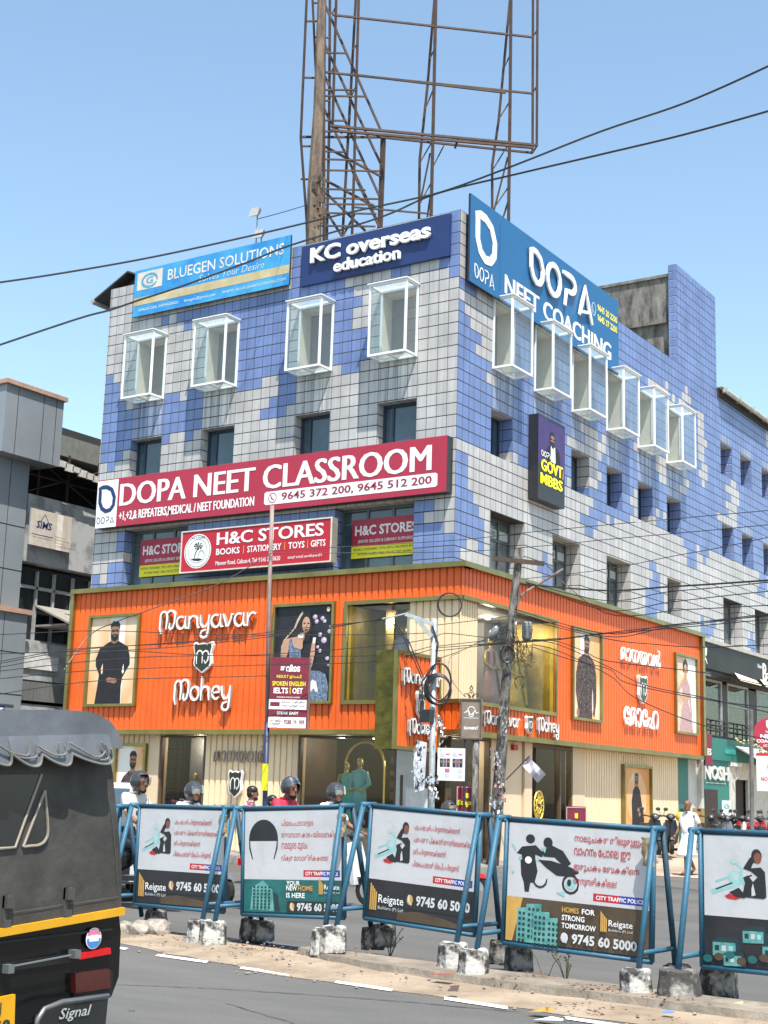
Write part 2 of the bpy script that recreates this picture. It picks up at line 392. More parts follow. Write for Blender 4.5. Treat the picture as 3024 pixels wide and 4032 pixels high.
x = -20.
while x < 29.9:
    x2 = x+.25; prof = []
    for xx in (x,x2):
        f, r = interp(front,xx), interp(rear,xx)
        prof.append([(xx,f,.004),(xx,f+(r-f)*.25,.02),(xx,f+(r-f)*.5,.045),(xx,f+(r-f)*.8,.04),(xx,r,.004)])
    for i in range(4): b.poly([prof[0][i],prof[1][i],prof[1][i+1],prof[0][i+1]])
    x = x2
tag(b.build('sand_strip', sand), kind='structure')
# concrete kerb slab under the barricades
slab = mat('kerb_concrete', (.13,.11,.085), .9, var=.3, scale=3, bump=.6, bscale=25, col2=(.27,.225,.175))
b = MB(); S = wob([(8.55,-17.5),(8.9,-17.72),(9.96,-18.1),(10.6,-18.2),(11.6,-18.35),(13,-18.45),(18,-19.1)], .03, .25, 8)
for i,(a,c) in enumerate(S[:-1]):
    d,e = S[i+1]; ra, rb = interp([(8,-17.25),(11,-17.65),(18,-18.5)],a), interp([(8,-17.25),(11,-17.65),(18,-18.5)],d)
    b.poly([(a,c-.03,.02),(d,e-.03,.02),(d,e,.10),(a,c,.10)]); b.poly([(a,c,.10),(d,e,.10),(d,rb,.10),(a,ra,.10)]); b.poly([(a,ra,.10),(d,rb,.10),(d,rb+.02,.02),(a,ra+.02,.02)])
tag(b.build('kerb', slab), kind='structure')
paint = mat('road_paint', (.62,.61,.57), .7, var=.2, scale=9, col2=(.8,.79,.75))
b = MB()
dashes = [((5.0,-17.75),(5.75,-17.9)),((6.3,-18.16),(6.9,-18.29)),((7.47,-18.46),(8.21,-18.545)),((8.715,-18.655),(9.36,-18.74)),((11.21,-19.05),(11.87,-19.16)),((12.45,-19.3),(13.15,-19.4)),((13.9,-19.52),(14.6,-19.63))]
dashes.insert(4, ((9.95,-18.84),(10.62,-18.94)))
for (a,c),(d,e) in dashes: b.poly([(a+.04,c-.075,.008),(d+.04,e-.075,.008),(d-.04,e+.07,.008),(a-.04,c+.07,.008)])
b.poly([(7.5,-16.72,.03),(11.46,-17.34,.03),(11.46,-17.42,.03),(7.5,-16.80,.03)])
b.poly([(11.46,-17.34,.03),(18,-18.3,.03),(18,-18.38,.03),(11.46,-17.42,.03)])
tag(b.build('road_marking', paint), kind='structure')
# pale forecourt of the side street, rising towards the parked motorcycles
apron = mat('forecourt', (.25,.19,.135), .9, var=.25, scale=.7, bump=.3, bscale=30, col2=(.42,.34,.26))
b = MB()
b.poly([(1.2,2.4,.006),(60,5.0,.006),(60,6.2,.02),(1.2,5.0,.02)]); b.poly([(1.2,5.0,.02),(60,6.2,.02),(60,11,.32),(1.2,9.5,.32)]); b.poly([(1.2,9.5,.32),(60,11,.32),(60,70,.34),(1.2,70,.34)])
tag(b.build('forecourt', apron), kind='structure')
pav = mat('paving', (.25,.22,.19), .85, var=.2, scale=2, bump=.2, bscale=20)
b = MB(); b.box((-30,-2.6,-.1),(1.2,40,.16)); b.box((-30,-2.75,-.1),(1.35,-2.6,.14)); b.box((1.2,-2.6,-.1),(1.35,40,.14))
tag(b.build('pavement', pav), kind='structure')

# ================================================================ the tiled corner building
# blue tiles: for each row from the top, starts and ends of the runs of blue, counted from the corner
LT = [[0,1,17,18], [0,1,16,18], [0,1,15,18], [0,1,14,18], [0,2,5,7,12,32,33,34], [0,1,11,17,18,25,30,31], [10,13,18,24], [11,13,18,24], [11,13,18,24], [9,13,18,24,40,41], [9,13,18,24,39,41], [9,13,18,24,39,41], [10,12,17,19,21,24,28,30,31,33,34,37,38,41], [17,19,28,41], [17,20,28,41], [18,21,28,41], [29,30,32,33,37,41], [38,41], [39,40], [], [], [], [], [], [], [2,4,12,29,37,38], [3,4,12,29,37,38], [1,4,12,29], [0,4,12,29,37,39], [0,4,12,29,37,39,40,41], [0,4,12,29,37,41]]
RT = [[1,81,82,84], [1,81,82,84], [1,52,53,81,82,84], [1,46,47,51,54,84], [1,41,47,48,49,50,52,56,58,84], [1,46,49,56,58,84], [0,3,6,56,58,84], [6,56,59,84], [0,1,6,56,58,84], [0,2,6,56,58,84], [0,4,6,57,59,67,69,84], [0,3,6,56,59,65,70,84], [0,37,38,43,46,51,52,57,58,67,70,84], [0,5,7,24,28,29,30,43,46,51,53,65,69,84], [0,25,30,44,46,50,52,66,69,84], [0,21,29,62,69,84], [0,24,28,84], [0,24,29,37,38,84], [0,24,28,36,38,43,44,45,46,84], [0,10,11,21,22,24,26,37,38,42,43,84], [27,36,51,55,56,59,77,80], [0,2,26,30,31,32,52,55,57,58,77,80], [0,2,24,28,52,55,76,79], [0,2,25,27], [0,3,41,43], [0,4,42,44], [0,5,41,44], [0,5,16,17,40,45], [0,2,4,5,15,18,40,45,56,57,59,61,73,74], [0,1,16,18,40,43,56,60,72,75], [0,1,55,59,73,75]]
tilem, t, p, o = nodes('wall_tiles')
L_ = t.links.new
ge = N(t,'ShaderNodeNewGeometry'); at_ = N(t,'ShaderNodeVertexColor'); at_.layer_name = 'tile'
sx = N(t,'ShaderNodeSeparateXYZ'); L_(ge.outputs['Position'], sx.inputs[0])
sn = N(t,'ShaderNodeSeparateXYZ'); L_(ge.outputs['Normal'], sn.inputs[0])
ab = N(t,'ShaderNodeMath', operation='ABSOLUTE'); L_(sn.outputs['X'], ab.inputs[0])
gt = N(t,'ShaderNodeMath', operation='GREATER_THAN'); gt.inputs[1].default_value=.5; L_(ab.outputs[0], gt.inputs[0])
mu = N(t,'ShaderNodeMix', data_type='FLOAT'); L_(gt.outputs[0], mu.inputs[0]); L_(sx.outputs['X'], mu.inputs[2]); L_(sx.outputs['Y'], mu.inputs[3])
def line(src, pitch, off, wd):
    a = N(t,'ShaderNodeMath', operation='MULTIPLY_ADD'); a.inputs[1].default_value=1/pitch; a.inputs[2].default_value=off; L_(src, a.inputs[0])
    f = N(t,'ShaderNodeMath', operation='FRACT'); L_(a.outputs[0], f.inputs[0])
    s = N(t,'ShaderNodeMath', operation='SUBTRACT'); s.inputs[1].default_value=.5; L_(f.outputs[0], s.inputs[0])
    q = N(t,'ShaderNodeMath', operation='ABSOLUTE'); L_(s.outputs[0], q.inputs[0])
    g = N(t,'ShaderNodeMath', operation='GREATER_THAN'); g.inputs[1].default_value=.5-wd; L_(q.outputs[0], g.inputs[0]); return g.outputs[0]
lu = line(mu.outputs[0], .3, 100., .032); lv = line(sx.outputs['Z'], .305, 100-(16.63/.305)%1, .044)
lw = N(t,'ShaderNodeMath', operation='MULTIPLY'); lw.inputs[1].default_value=.75; L_(lu, lw.inputs[0])
gr = N(t,'ShaderNodeMath', operation='MAXIMUM'); L_(lw.outputs[0], gr.inputs[0]); L_(lv, gr.inputs[1])
sc3 = N(t,'ShaderNodeSeparateColor'); L_(at_.outputs[0], sc3.inputs[0])
cb = N(t,'ShaderNodeMixRGB'); cb.inputs[1].default_value=(.455,.435,.42,1); cb.inputs[2].default_value=(.150,.215,.42,1); L_(sc3.outputs[0], cb.inputs[0])
vr = N(t,'ShaderNodeMath', operation='MULTIPLY_ADD'); vr.inputs[1].default_value=.15; vr.inputs[2].default_value=.92; L_(sc3.outputs[1], vr.inputs[0])
cv = N(t,'ShaderNodeVectorMath', operation='SCALE'); L_(cb.outputs[0], cv.inputs[0]); L_(vr.outputs[0], cv.inputs['Scale'])
# large soft weathering and rain streaks under the windows
nz = N(t,'ShaderNodeTexNoise'); nz.inputs['Scale'].default_value=.9; nz.inputs['Detail'].default_value=6; L_(ge.outputs['Position'], nz.inputs[0])
wr = N(t,'ShaderNodeMapRange'); wr.inputs[1].default_value=.3; wr.inputs[2].default_value=.7; wr.inputs[3].default_value=.82; wr.inputs[4].default_value=1.1; L_(nz.outputs[0], wr.inputs[0])
ms = N(t,'ShaderNodeMapping'); ms.inputs['Scale'].default_value=(9,9,.35); L_(ge.outputs['Position'], ms.inputs[0])
ns = N(t,'ShaderNodeTexNoise'); ns.inputs['Scale'].default_value=1.; ns.inputs['Detail'].default_value=4; L_(ms.outputs[0], ns.inputs[0])
rs = N(t,'ShaderNodeValToRGB'); rs.color_ramp.elements[0].position=.38; rs.color_ramp.elements[0].color=(.15,.15,.14,1); rs.color_ramp.elements[1].position=.66; rs.color_ramp.elements[1].color=(.62,.63,.64,1); L_(ns.outputs[0], rs.inputs[0])
sf = N(t,'ShaderNodeMapRange'); sf.inputs[1].default_value=.3; sf.inputs[2].default_value=.62; sf.inputs[3].default_value=.84; sf.inputs[4].default_value=1.05; L_(ns.outputs[0], sf.inputs[0])
ww = N(t,'ShaderNodeMath', operation='MULTIPLY'); L_(wr.outputs[0], ww.inputs[0]); L_(sf.outputs[0], ww.inputs[1])
cw = N(t,'ShaderNodeVectorMath', operation='SCALE'); L_(cv.outputs[0], cw.inputs[0]); L_(ww.outputs[0], cw.inputs['Scale'])
sm = N(t,'ShaderNodeMath', operation='MULTIPLY'); L_(sc3.outputs[2], sm.inputs[0]); sm.inputs[1].default_value=.42
st = N(t,'ShaderNodeMixRGB'); L_(sm.outputs[0], st.inputs[0]); L_(cw.outputs[0], st.inputs[1]); L_(rs.outputs[0], st.inputs[2])
gc = N(t,'ShaderNodeMixRGB'); L_(gr.outputs[0], gc.inputs[0]); L_(st.outputs[0], gc.inputs[1]); gc.inputs[2].default_value=(.035,.033,.04,1)
L_(gc.outputs[0], p.inputs['Base Color'])
rg = N(t,'ShaderNodeMath', operation='MULTIPLY_ADD'); rg.inputs[1].default_value=.5; rg.inputs[2].default_value=.34; L_(gr.outputs[0], rg.inputs[0]); L_(rg.outputs[0], p.inputs['Roughness'])
bb = N(t,'ShaderNodeBump'); bb.invert=True; bb.inputs['Strength'].default_value=.5; bb.inputs['Distance'].default_value=.012; L_(gr.outputs[0], bb.inputs['Height']); L_(bb.outputs[0], p.inputs['Normal'])

class TB(MB):
    """mesh builder that also keeps a tile colour for each face"""
    def __init__(s): super().__init__(); s.tc = []
    def tpoly(s, pts, blue, stain=0, m=0):
        s.poly(pts, m); s.tc.append((blue, random.random(), stain))
    def build(s, *a, **k):
        while len(s.tc) < len(s.f): s.tc.append((0,.5,0))
        o = super().build(*a, **k); me = o.data
        ca = me.color_attributes.new('tile', 'FLOAT_COLOR', 'CORNER')
        for pl in me.polygons:
            for li in pl.loop_indices: ca.data[li].color = (*s.tc[pl.index], 1)
        return o
ZT, PZ, PX_ = 16.63, .305, .3
def blue_at(side, u, v):
    j = int((ZT-v)/PZ); k = int(abs(u)/PX_)
    T = LT if side == 'L' else RT
    if j < 0: return 1
    if j >= len(T): return 0
    R = T[j]
    return int(any(R[q] <= k < R[q+1] for q in range(0,len(R),2)))
def tiled_wall(tb, F, side, u0, u1, v0, v1, holes, depth=.3):
    us = {u0,u1}; vs = {v0,v1}
    k = math.ceil(u0/PX_ + 1e-6)
    while k*PX_ < u1-1e-4: us.add(round(k*PX_,4)); k += 1
    k = math.ceil((ZT-v1)/PZ + 1e-6)
    while ZT-k*PZ > v0+1e-4: vs.add(round(ZT-k*PZ,4)); k += 1
    for h in holes:
        us |= {h[0],h[2]}; vs |= {h[1],h[3]}
    us = sorted(q for q in us if u0<=q<=u1); vs = sorted(q for q in vs if v0<=q<=v1)
    for a,b_ in zip(us,us[1:]):
        if b_-a < 1e-4: continue
        for c,d in zip(vs,vs[1:]):
            cu,cv_ = (a+b_)/2,(c+d)/2
            if any(h[0]<cu<h[2] and h[1]<cv_<h[3] for h in holes): continue
            s = 0
            for h in holes:
                if h[3]-h[1] > 1.5 and h[1] > 12 and h[0]-.05 < cu < h[2]+.05 and h[1]-1.2 < cv_ < h[1]: s = 1 if cv_ > h[1]-.6 else .8
                if h[3]-h[1] < 1.6 and h[1] > 10 and h[0] < cu < h[2] and h[3] < cv_ < h[3]+.3: s = .85
            tb.tpoly([F(a,c,0),F(b_,c,0),F(b_,d,0),F(a,d,0)], blue_at(side,cu,cv_), s)
    for h in holes:
        a,c,b_,d = h[:4]; dp = h[4] if len(h)>4 else depth
        bl = blue_at(side,a-.1,(c+d)/2); n = max(1,round((d-c)/PZ))
        for k in range(n):
            z0 = c+(d-c)*k/n; z1 = c+(d-c)*(k+1)/n
            tb.tpoly([F(a,z0,0),F(a,z1,0),F(a,z1,-dp),F(a,z0,-dp)], blue_at(side,a-.1,(z0+z1)/2)); tb.tpoly([F(b_,z1,0),F(b_,z0,0),F(b_,z0,-dp),F(b_,z1,-dp)], blue_at(side,b_+.1,(z0+z1)/2))
        tb.tpoly([F(a,d,0),F(b_,d,0),F(b_,d,-dp),F(a,d,-dp)], 0, .6); tb.tpoly([F(b_,c,0),F(a,c,0),F(a,c,-dp),F(b_,c,-dp)], 0, .4)
bld = thing('corner_building', 'five storey corner building tiled in blue and grey squares, with glass box windows', 'building')
LW5 = [(-11.06,-9.91),(-8.38,-7.19),(-5.07,-3.91),(-2.38,-1.21)]; RW5 = [(1.8,2.98),(4.2,5.38),(6.6,7.8),(9.02,10.22),(11.42,12.6),(13.82,15.02)]
RW4 = [(1.78,2.96),(6.6,7.8),(9.06,10.2),(11.45,12.62),(13.86,15.06)]; FAR = [(19.06,20.28),(21.2,22.43),(23.65,24.9)]
Z5 = (12.92,14.72); Z4 = (10.5,11.72); Z3 = (7.2,9.0)
LH = [(a,Z5[0],b_,Z5[1],.22) for a,b_ in LW5] + [(a,Z4[0],b_,Z4[1],.34) for a,b_ in ((-11.1,-9.91),(-8.38,-7.2),(-5.08,-3.92),(-2.4,-1.2))] + [(-11.1,7.2,-8.7,9.03,.4),(-3.64,7.2,-1.2,9.03,.4)]
RH = [(a,Z5[0],b_,Z5[1],.22) for a,b_ in RW5] + [(a,Z4[0],b_,Z4[1],.45) for a,b_ in RW4] + [(1.82,7.2,3.72,9.0,.5),(5.42,7.2,7.18,8.98,.5),(9.04,7.2,10.82,8.96,.5),(13.83,7.79,15.03,8.97,.5),(19.07,7.2,21.05,9.0,.5),(22.47,7.2,24.3,9.0,.5)] + \
     [(a,13.56,b_,14.76,.5) for a,b_ in FAR] + [(a,10.49,b_,11.72,.5) for a,b_ in FAR]
tb = TB()
tiled_wall(tb, FL, 'L', -12.335, 0, 7.0, 16.63, LH)
tiled_wall(tb, FR, 'R', 0, 27, 7.0, 16.63, RH)
def plain(F, u0, u1, v0, v1):
    for i in range(int(math.ceil((u1-u0)/.3))):
        for j in range(int(math.ceil((v1-v0)/.305))):
            a, c = u0+i*.3, v0+j*.305; d, e = min(a+.3,u1), min(c+.305,v1); tb.tpoly([F(a,c,0),F(d,c,0),F(d,e,0),F(a,e,0)], 1)
# tower end of the parapet, its inner side, and the parapet tops
plain(FR, 14.92, 18.78, 16.63, 20.24)
plain(lambda u,v,w_: Vector((u, 14.92-w_, v)), -.3, 0, 16.63, 20.24)
wall_top = lambda x0,y0,x1,y1,z: tb.tpoly([(x0,y0,z),(x1,y0,z),(x1,y1,z),(x0,y1,z)], 1, .2)
wall_top(-12.335,0,0,.3,16.63); wall_top(-.3,.3,0,14.92,16.63); wall_top(-.3,14.92,0,18.78,20.24); wall_top(-.3,18.78,0,27,16.63)
tb.tpoly([(-.3,14.92,16.63),(-.3,14.92,20.24),(-.3,18.78,20.24),(-.3,18.78,16.63)], 1)
tb.tpoly([(0,18.78,16.63),(0,18.78,20.24),(-.3,18.78,20.24),(-.3,18.78,16.63)], 1)
tb.tpoly([(-12.335,.3,16.63),(0,.3,16.63),(0,.3,15.6),(-12.335,.3,15.6)], 0, .6); tb.tpoly([(-.3,.3,16.63),(-.3,27,16.63),(-.3,27,15.6),(-.3,.3,15.6)], 0, .6)
for k in range(32):                     # left flank and back, plain grey tiles
    z0, z1 = 7+k*.301, 7+(k+1)*.301
    tb.tpoly([(-12.335,0,z0),(-12.335,0,z1),(-12.335,27,z1),(-12.335,27,z0)], 0, .3)
tb.tpoly([(-12.335,27,0),(0,27,0),(0,27,16.63),(-12.335,27,16.63)], 0); tb.tpoly([(-12.335,0,0),(-12.335,0,7),(-12.335,27,7),(-12.335,27,0)], 0)
tb.build('wall', tilem, bld)
b = MB(); b.box((-12.3,.05,15.3),(-.05,26.9,15.6)); b.box((-12.3,.5,3.55),(-.6,26.9,3.75)); b.box((-12.3,.6,7.0),(-.6,26.9,7.15))
build_each(b, 'roof_slab', CONC, bld)
# concrete stair room on the roof behind the tower
b = MB(); b.box((-3.15,15.05,18.2),(-.32,18.7,19.86)); b.box((-3.0,15.2,15.6),(-.32,18.6,18.2)); b.box((-3.25,14.98,19.86),(-.3,18.75,19.96))
stain = mat('stained_concrete', (.055,.052,.048), .9, var=.5, scale=1.6, bump=.4, bscale=14, col2=(.30,.285,.25), stretch=(2.2,2.2,.7), lo=.36, hi=.72)
build_each(b, 'stair_room', stain, bld)
# gutter of the rear wing
b = MB(); b.tube([(.28,18.85,16.63),(.28,27,16.63)], .085, 8); b.box((-.3,18.8,16.74),(.24,27,16.78)); b.box((.0,18.8,16.42),(.05,27,16.74),1)
for y in (18.9,20.4,21.9,23.4,24.9): b.bar((.28,y,16.53),(.28,y,16.74),.04,.2,0)
b.build('gutter', [mat('gutter_zinc', (.42,.42,.36), .5, .2, var=.2), DARK], bld)
# sheet roof gable at the left end
b = MB(); rf = [(-13.03,16.39),(-11.7,17.06),(-9.0,15.95)]
for (a,c),(d,e) in zip(rf,rf[1:]): b.hexa([(a,-.02,c),(d,-.02,e),(d,9,e),(a,9,c),(a,-.02,c+.05),(d,-.02,e+.05),(d,9,e+.05),(a,9,c+.05)])
b.tube([(-13.08,-.05,16.34),(-13.08,9,16.34)], .075, 8, 1); b.box((-12.36,.0,15.9),(-12.34,8.9,16.6),0)
b.poly([(-12.34,.35,16.6),(-11.7,.35,17.04),(-9.6,.35,16.2),(-9.6,.35,15.7),(-12.34,.35,15.7)])
b.build('sheet_roof', [mat('dark_sheet', (.06,.06,.062), .7, var=.3, scale=2), mat('gutter_grey', (.35,.34,.3), .5)], bld)

# -------- windows
def oriel(F, u0, u1, v0, v1, d=.6):
    t = .055; b = MB(); W_ = mat('white_aluminium', (.80,.81,.80), .35, var=.03)
    for uu in (u0, u1-t):
        b.fbox(F, uu, v0, d-t, uu+t, v1, d); b.fbox(F, uu, v0, .0, uu+t, v1, .045)
        for vv in (v0, v1-t): b.fbox(F, uu, vv, .045, uu+t, vv+t, d-t)
    for vv in (v0, v1-t):
        b.fbox(F, u0+t, vv, d-t, u1-t, vv+t, d); b.fbox(F, u0+t, vv, 0, u1-t, vv+t, .045)
    b.fbox(F, (u0+u1)/2-.03, v0+.005, .045, (u0+u1)/2+.03, v0+t-.01, d-t)
    b.fframe(lambda u,v,w_: F(u, v1+w_, v), u0-.03, 0, u1+.03, d+.05, .07, 0, .03)
    o = b.build('window', W_, bld)
    g = MB()
    g.frect(F, u0+t, v0+t, u1-t, v1-t, d-.025)
    for uu in (u0+.025, u1-.025): g.poly([F(uu,v0+t,.045),F(uu,v0+t,d-t),F(uu,v1-t,d-t),F(uu,v1-t,.045)])
    g.poly([F(u0+t,v0+.03,.045),F(u1-t,v0+.03,.045),F(u1-t,v0+.03,d-t),F(u0+t,v0+.03,d-t)],1)
    g.poly([F(u0+t,v1-.02,.045),F(u1-t,v1-.02,.045),F(u1-t,v1-.02,d-t),F(u0+t,v1-.02,d-t)],1)
    g.build('pane', [PANE, PANET], o)
    # cream reveals and a darker inner opening
    c = MB(); a0, a1, c0, c1 = u0+.02, u1-.02, v0+.1, v1-.08
    for k in ((a0,0),(a1,0)): c.poly([F(k[0],c0,.0),F(k[0],c1,.0),F(k[0],c1,-.5),F(k[0],c0,-.5)], 0)
    c.poly([F(a0,c1,0),F(a1,c1,0),F(a1,c1,-.5),F(a0,c1,-.5)], 0); c.poly([F(a0,c0,0),F(a1,c0,0),F(a1,c0,-.5),F(a0,c0,-.5)], 0)
    c.poly([F(a0,c0,-.5),F(a1,c0,-.5),F(a1,c1,-.5),F(a0,c1,-.5)], 1)
    c.fbox(F, a0, c0, -.35, a1, c0+.16, -.3, 0)
    c.build('reveal', [CREAM, mat('blind_grey', (.15,.15,.155), .7, var=.08)], o)
for a,b_ in LW5: oriel(FL, a, b_, 12.82, 14.78)
for a,b_ in RW5: oriel(FR, a, b_, 12.82, 14.78)
def flush(F, h, mull=(), trans=None, dp=None, fr=NAVYF, glass=GLASSD, t=.07):
    a,c,b_,d = h[:4]; dp = (dp or h[4])
    m = MB(); m.fframe(F, a, c, b_, d, t, -dp, -dp+.06)
    for q in mull: m.fbox(F, q-.035, c+t, -dp, q+.035, d-t, -dp+.055)
    if trans: m.fbox(F, a+t, trans-.03, -dp, b_-t, trans+.03, -dp+.05)
    o = m.build('window', fr, bld); g = MB(); g.frect(F, a+t, c+t, b_-t, d-t, -dp+.015); g.build('pane', glass, o)
    return o
for h in LH[4:8]: flush(FL, h, ((h[0]+.3),))
for h in LH[8:]: flush(FL, h, (h[0]+.8,h[0]+1.6), 8.62, fr=ALU)
for h in RH[6:11]: flush(FR, h, (h[2]-.35,))
PALEG = mat('film_glass', (.10,.115,.12), .12, var=.4, scale=1.5, spec=.8)
for i,h in enumerate(RH[11:17]):
    n = 3 if h[2]-h[0] > 1.5 else 1
    o = flush(FR, h, [h[0]+(h[2]-h[0])*k/n for k in range(1,n)] if n>1 else (h[0]+.45,), 8.42, fr=ALU, glass=PALEG)
    if n == 3 and i < 3:
        m = MB(); dp = h[4]-.025; w3 = (h[2]-h[0])/3
        for k in range(3):
            m.frect(FR, h[0]+w3*k+.09, 8.48, h[0]+w3*(k+1)-.06, 8.72, -dp, 0)
        words = (('H&C','STORES',''),('STORES','CHILDREN',''),('','H&C',''))[i]
        for k,wd in enumerate(words):
            if wd: text(m, wd, FR, h[0]+w3*k+.14, 8.53, h[0]+w3*(k+1)-.12, 8.67, -dp+.003, -dp+.003, 1)
        m.build('transom_sticker', [mat('frosted_film', (.42,.44,.42), .5), mat('faded_letter', (.12,.13,.13), .6)], o)
for h in RH[17:]: flush(FR, h, (h[2]-.4,))
crack = mat('tar_seam', (.035,.034,.033), .8)
b = MB(); rnd = random.Random(8)
def seam(c, pts, wd):
    P = [on_z(c,x,y,.006) for x,y in pts]; Q = []
    for a, e in zip(P,P[1:]):
        for k in range(12): Q.append(a.lerp(e,k/12)+Vector((0,rnd.uniform(-.015,.015),0)))
    for a, e in zip(Q,Q[1:]): n = Vector((0,wd*rnd.uniform(.5,1),0)); b.poly([a-n,e-n,e+n,a+n])
seam('Q6',[(-200,1365),(0,1382),(560,1405),(1000,1432),(1659,1478),(2600,1560)],.012); seam('Q6',[(700,1500),(1100,1620),(1500,1800)],.007); seam('Q8',[(740,1120),(1100,1160)],.012); seam('Q8',[(740,1240),(1050,1262)],.01); seam('Q6',[(80,1545),(130,1548)],.012)
tag(b.build('road_seam', crack), kind='structure')

# ================================================================ the shop front of the two lower floors
OL, OR = .36, .45                     # how far the cladding stands off the two facades
shop = thing('shopfront', 'orange ribbed shopfront with gold edging wrapped round the corner of the tiled building', 'shopfront')
def cladding(F, u0, u1, z0, z1, pitch, w, holes=()):
    b = MB(); n = round((u1-u0)/pitch); pitch = (u1-u0)/n
    for i in range(n):
        a = u0+i*pitch; g = .036
        prof = [(a,w),(a+pitch-g-.02,w),(a+pitch-g,w-.04),(a+pitch-.012,w-.04),(a+pitch,w)]
        segs = [(z0,z1)]
        for h in holes:
            if h[0] < a+pitch/2 < h[2]: segs = [(z0,h[1]),(h[3],z1)]
        for c,d in segs:
            for (p0,w0),(p1,w1) in zip(prof,prof[1:]): b.poly([F(p0,c,w0),F(p1,c,w1),F(p1,d,w1),F(p0,d,w0)])
    return b
CWL, CWR, CZ0, CZ1 = -2.86, 4.68, 3.98, 6.38     # the corner window
b = cladding(FL, -12.5, OR, 3.26, 7.16, .2, OL, [(CWL,CZ0,9,CZ1)]); b.build('cladding', ORANGE, shop)
b = cladding(FR, -OL, 15.45, 3.26, 7.16, .185, OR, [(-9,CZ0,CWR,CZ1)]); b.build('cladding', ORANGE, shop)
b = MB()                                # hidden box behind the cladding
b.box((-12.5,-.3,3.2),(CWL,.02,7.14)); b.box((-.02,CWR,3.2),(.38,15.4,7.14)); b.box((CWL,-.3,3.2),(.38,.02,CZ0)); b.box((CWL,-.3,CZ1),(.38,.02,7.14)); b.box((-.02,.02,3.2),(.38,CWR,CZ0)); b.box((-.02,.02,CZ1),(.38,CWR,7.14))
b.build('backing', DARK, shop)
b = MB()
b.fbox(FL,-12.62,7.16,0,OR+.16,7.29,OL+.15); b.fbox(FR,-OL+.002,7.16,0,15.65,7.288,OR+.158)
b.fbox(FL,-12.62,3.13,0,OR+.05,3.26,OL+.05); b.fbox(FR,-OL+.002,3.13,0,15.65,3.262,OR+.052)
b.fbox(FL,-12.62,3.26,0,-12.5,7.16,OL+.12); b.fbox(FR,15.45,3.262,0,15.65,7.16,OR+.12)
t_ = .1
b.fbox(FL,CWL-t_,CZ1,.05,OR+.03,CZ1+t_,OL+.06); b.fbox(FL,CWL-t_,CZ0-t_,.05,OR+.03,CZ0,OL+.06); b.fbox(FL,CWL-t_,CZ0,.05,CWL,CZ1,OL+.06)
b.fbox(FR,-OL+.02,CZ1+.002,.05,CWR+t_,CZ1+t_-.002,OR+.058); b.fbox(FR,-OL+.02,CZ0-t_+.002,.05,CWR+t_,CZ0-.002,OR+.058); b.fbox(FR,CWR,CZ0,.05,CWR+t_,CZ1,OR+.06)
b.build('gold_trim', GOLD, shop)
SLAT = mat('beige_slats', (.80,.62,.40), .55, var=.05, scale=1)
def slats(F, u0, u1, z0, z1, w, pitch=.17):
    b = MB(); n = max(1,round((u1-u0)/pitch)); q = (u1-u0)/n
    for i in range(n):
        a = u0+i*q
        for (p0,w0,p1,w1) in ((a,w,a+q*.72,w),(a+q*.72,w,a+q*.76,w-.05),(a+q*.76,w-.05,a+q*.96,w-.05),(a+q*.96,w-.05,a+q,w)):
            b.poly([F(p0,z0,w0),F(p1,z0,w1),F(p1,z1,w1),F(p0,z1,w0)])
    return b
slats(FL,-1.06,OR-.08,CZ0,CZ1,OL-.08,.2).build('slat_panel', SLAT, shop)
slats(FR,-OL+.08,.58,CZ0,CZ1,OR-.08,.13).build('slat_panel', SLAT, shop)
b = MB(); b.poly([(-1.06,-OL+.13,CZ0),(-1.06,.6,CZ0),(-1.06,.6,CZ1),(-1.06,-OL+.13,CZ1)]); b.poly([(OR-.13,.58,CZ0),(-.6,.58,CZ0),(-.6,.58,CZ1),(OR-.13,.58,CZ1)]); b.build('slat_return', SLAT, shop)
g = MB(); g.frect(FL,CWL,CZ0,-1.06,CZ1,OL-.14); g.build('window_glass', SHOPG, shop)
g = MB(); g.frect(FR,.58,CZ0,CWR,CZ1,OR-.14); g.build('window_glass', SHOPG, shop)
# gold lined reveals, rooms behind the glass
ROOM = mat('showroom_wall', (.20,.165,.13), .7, var=.15, scale=.8)
MIRG = mat('gold_mirror', (.36,.25,.03), .3, .25, var=.3, scale=1.5)
b = MB()
b.poly([(CWL+.012,-.33,CZ0),(CWL+.012,.9,CZ0),(CWL+.012,.9,CZ1),(CWL+.012,-.33,CZ1)],1); b.poly([(.42,CWR-.012,CZ0),(-.9,CWR-.012,CZ0),(-.9,CWR-.012,CZ1),(.42,CWR-.012,CZ1)],1)
b.box((CWL+.02,.9,CZ0),(CWL+.32,1.3,CZ1),1); b.box((-2.3,1.0,CZ0),(-1.95,1.3,CZ1),2)
b.poly([(-5,5.8,CZ0),(.3,5.8,CZ0),(.3,5.8,CZ1),(-5,5.8,CZ1)]); b.poly([(-5,.0,CZ0),(-5,5.8,CZ0),(-5,5.8,CZ1),(-5,.0,CZ1)])
b.poly([(-5,-.25,CZ0-.01),(.3,-.25,CZ0-.01),(.3,5.8,CZ0-.01),(-5,5.8,CZ0-.01)]); b.poly([(-5,-.25,CZ1+.01),(.3,-.25,CZ1+.01),(.3,5.8,CZ1+.01),(-5,5.8,CZ1+.01)],3)
b.box((-1.6,3.9,CZ0),(-1.3,5.5,CZ1),2); b.box((-3.2,4.6,CZ0),(-2.0,5.2,5.2),0)
b.build('upper_showroom', [ROOM, MIRG, mat('grey_pillar', (.22,.22,.23), .6), mat('showroom_ceiling', (.20,.17,.15), .8)], shop)
SPOT = emis('spot_lamp', (1,.82,.55), 12.)
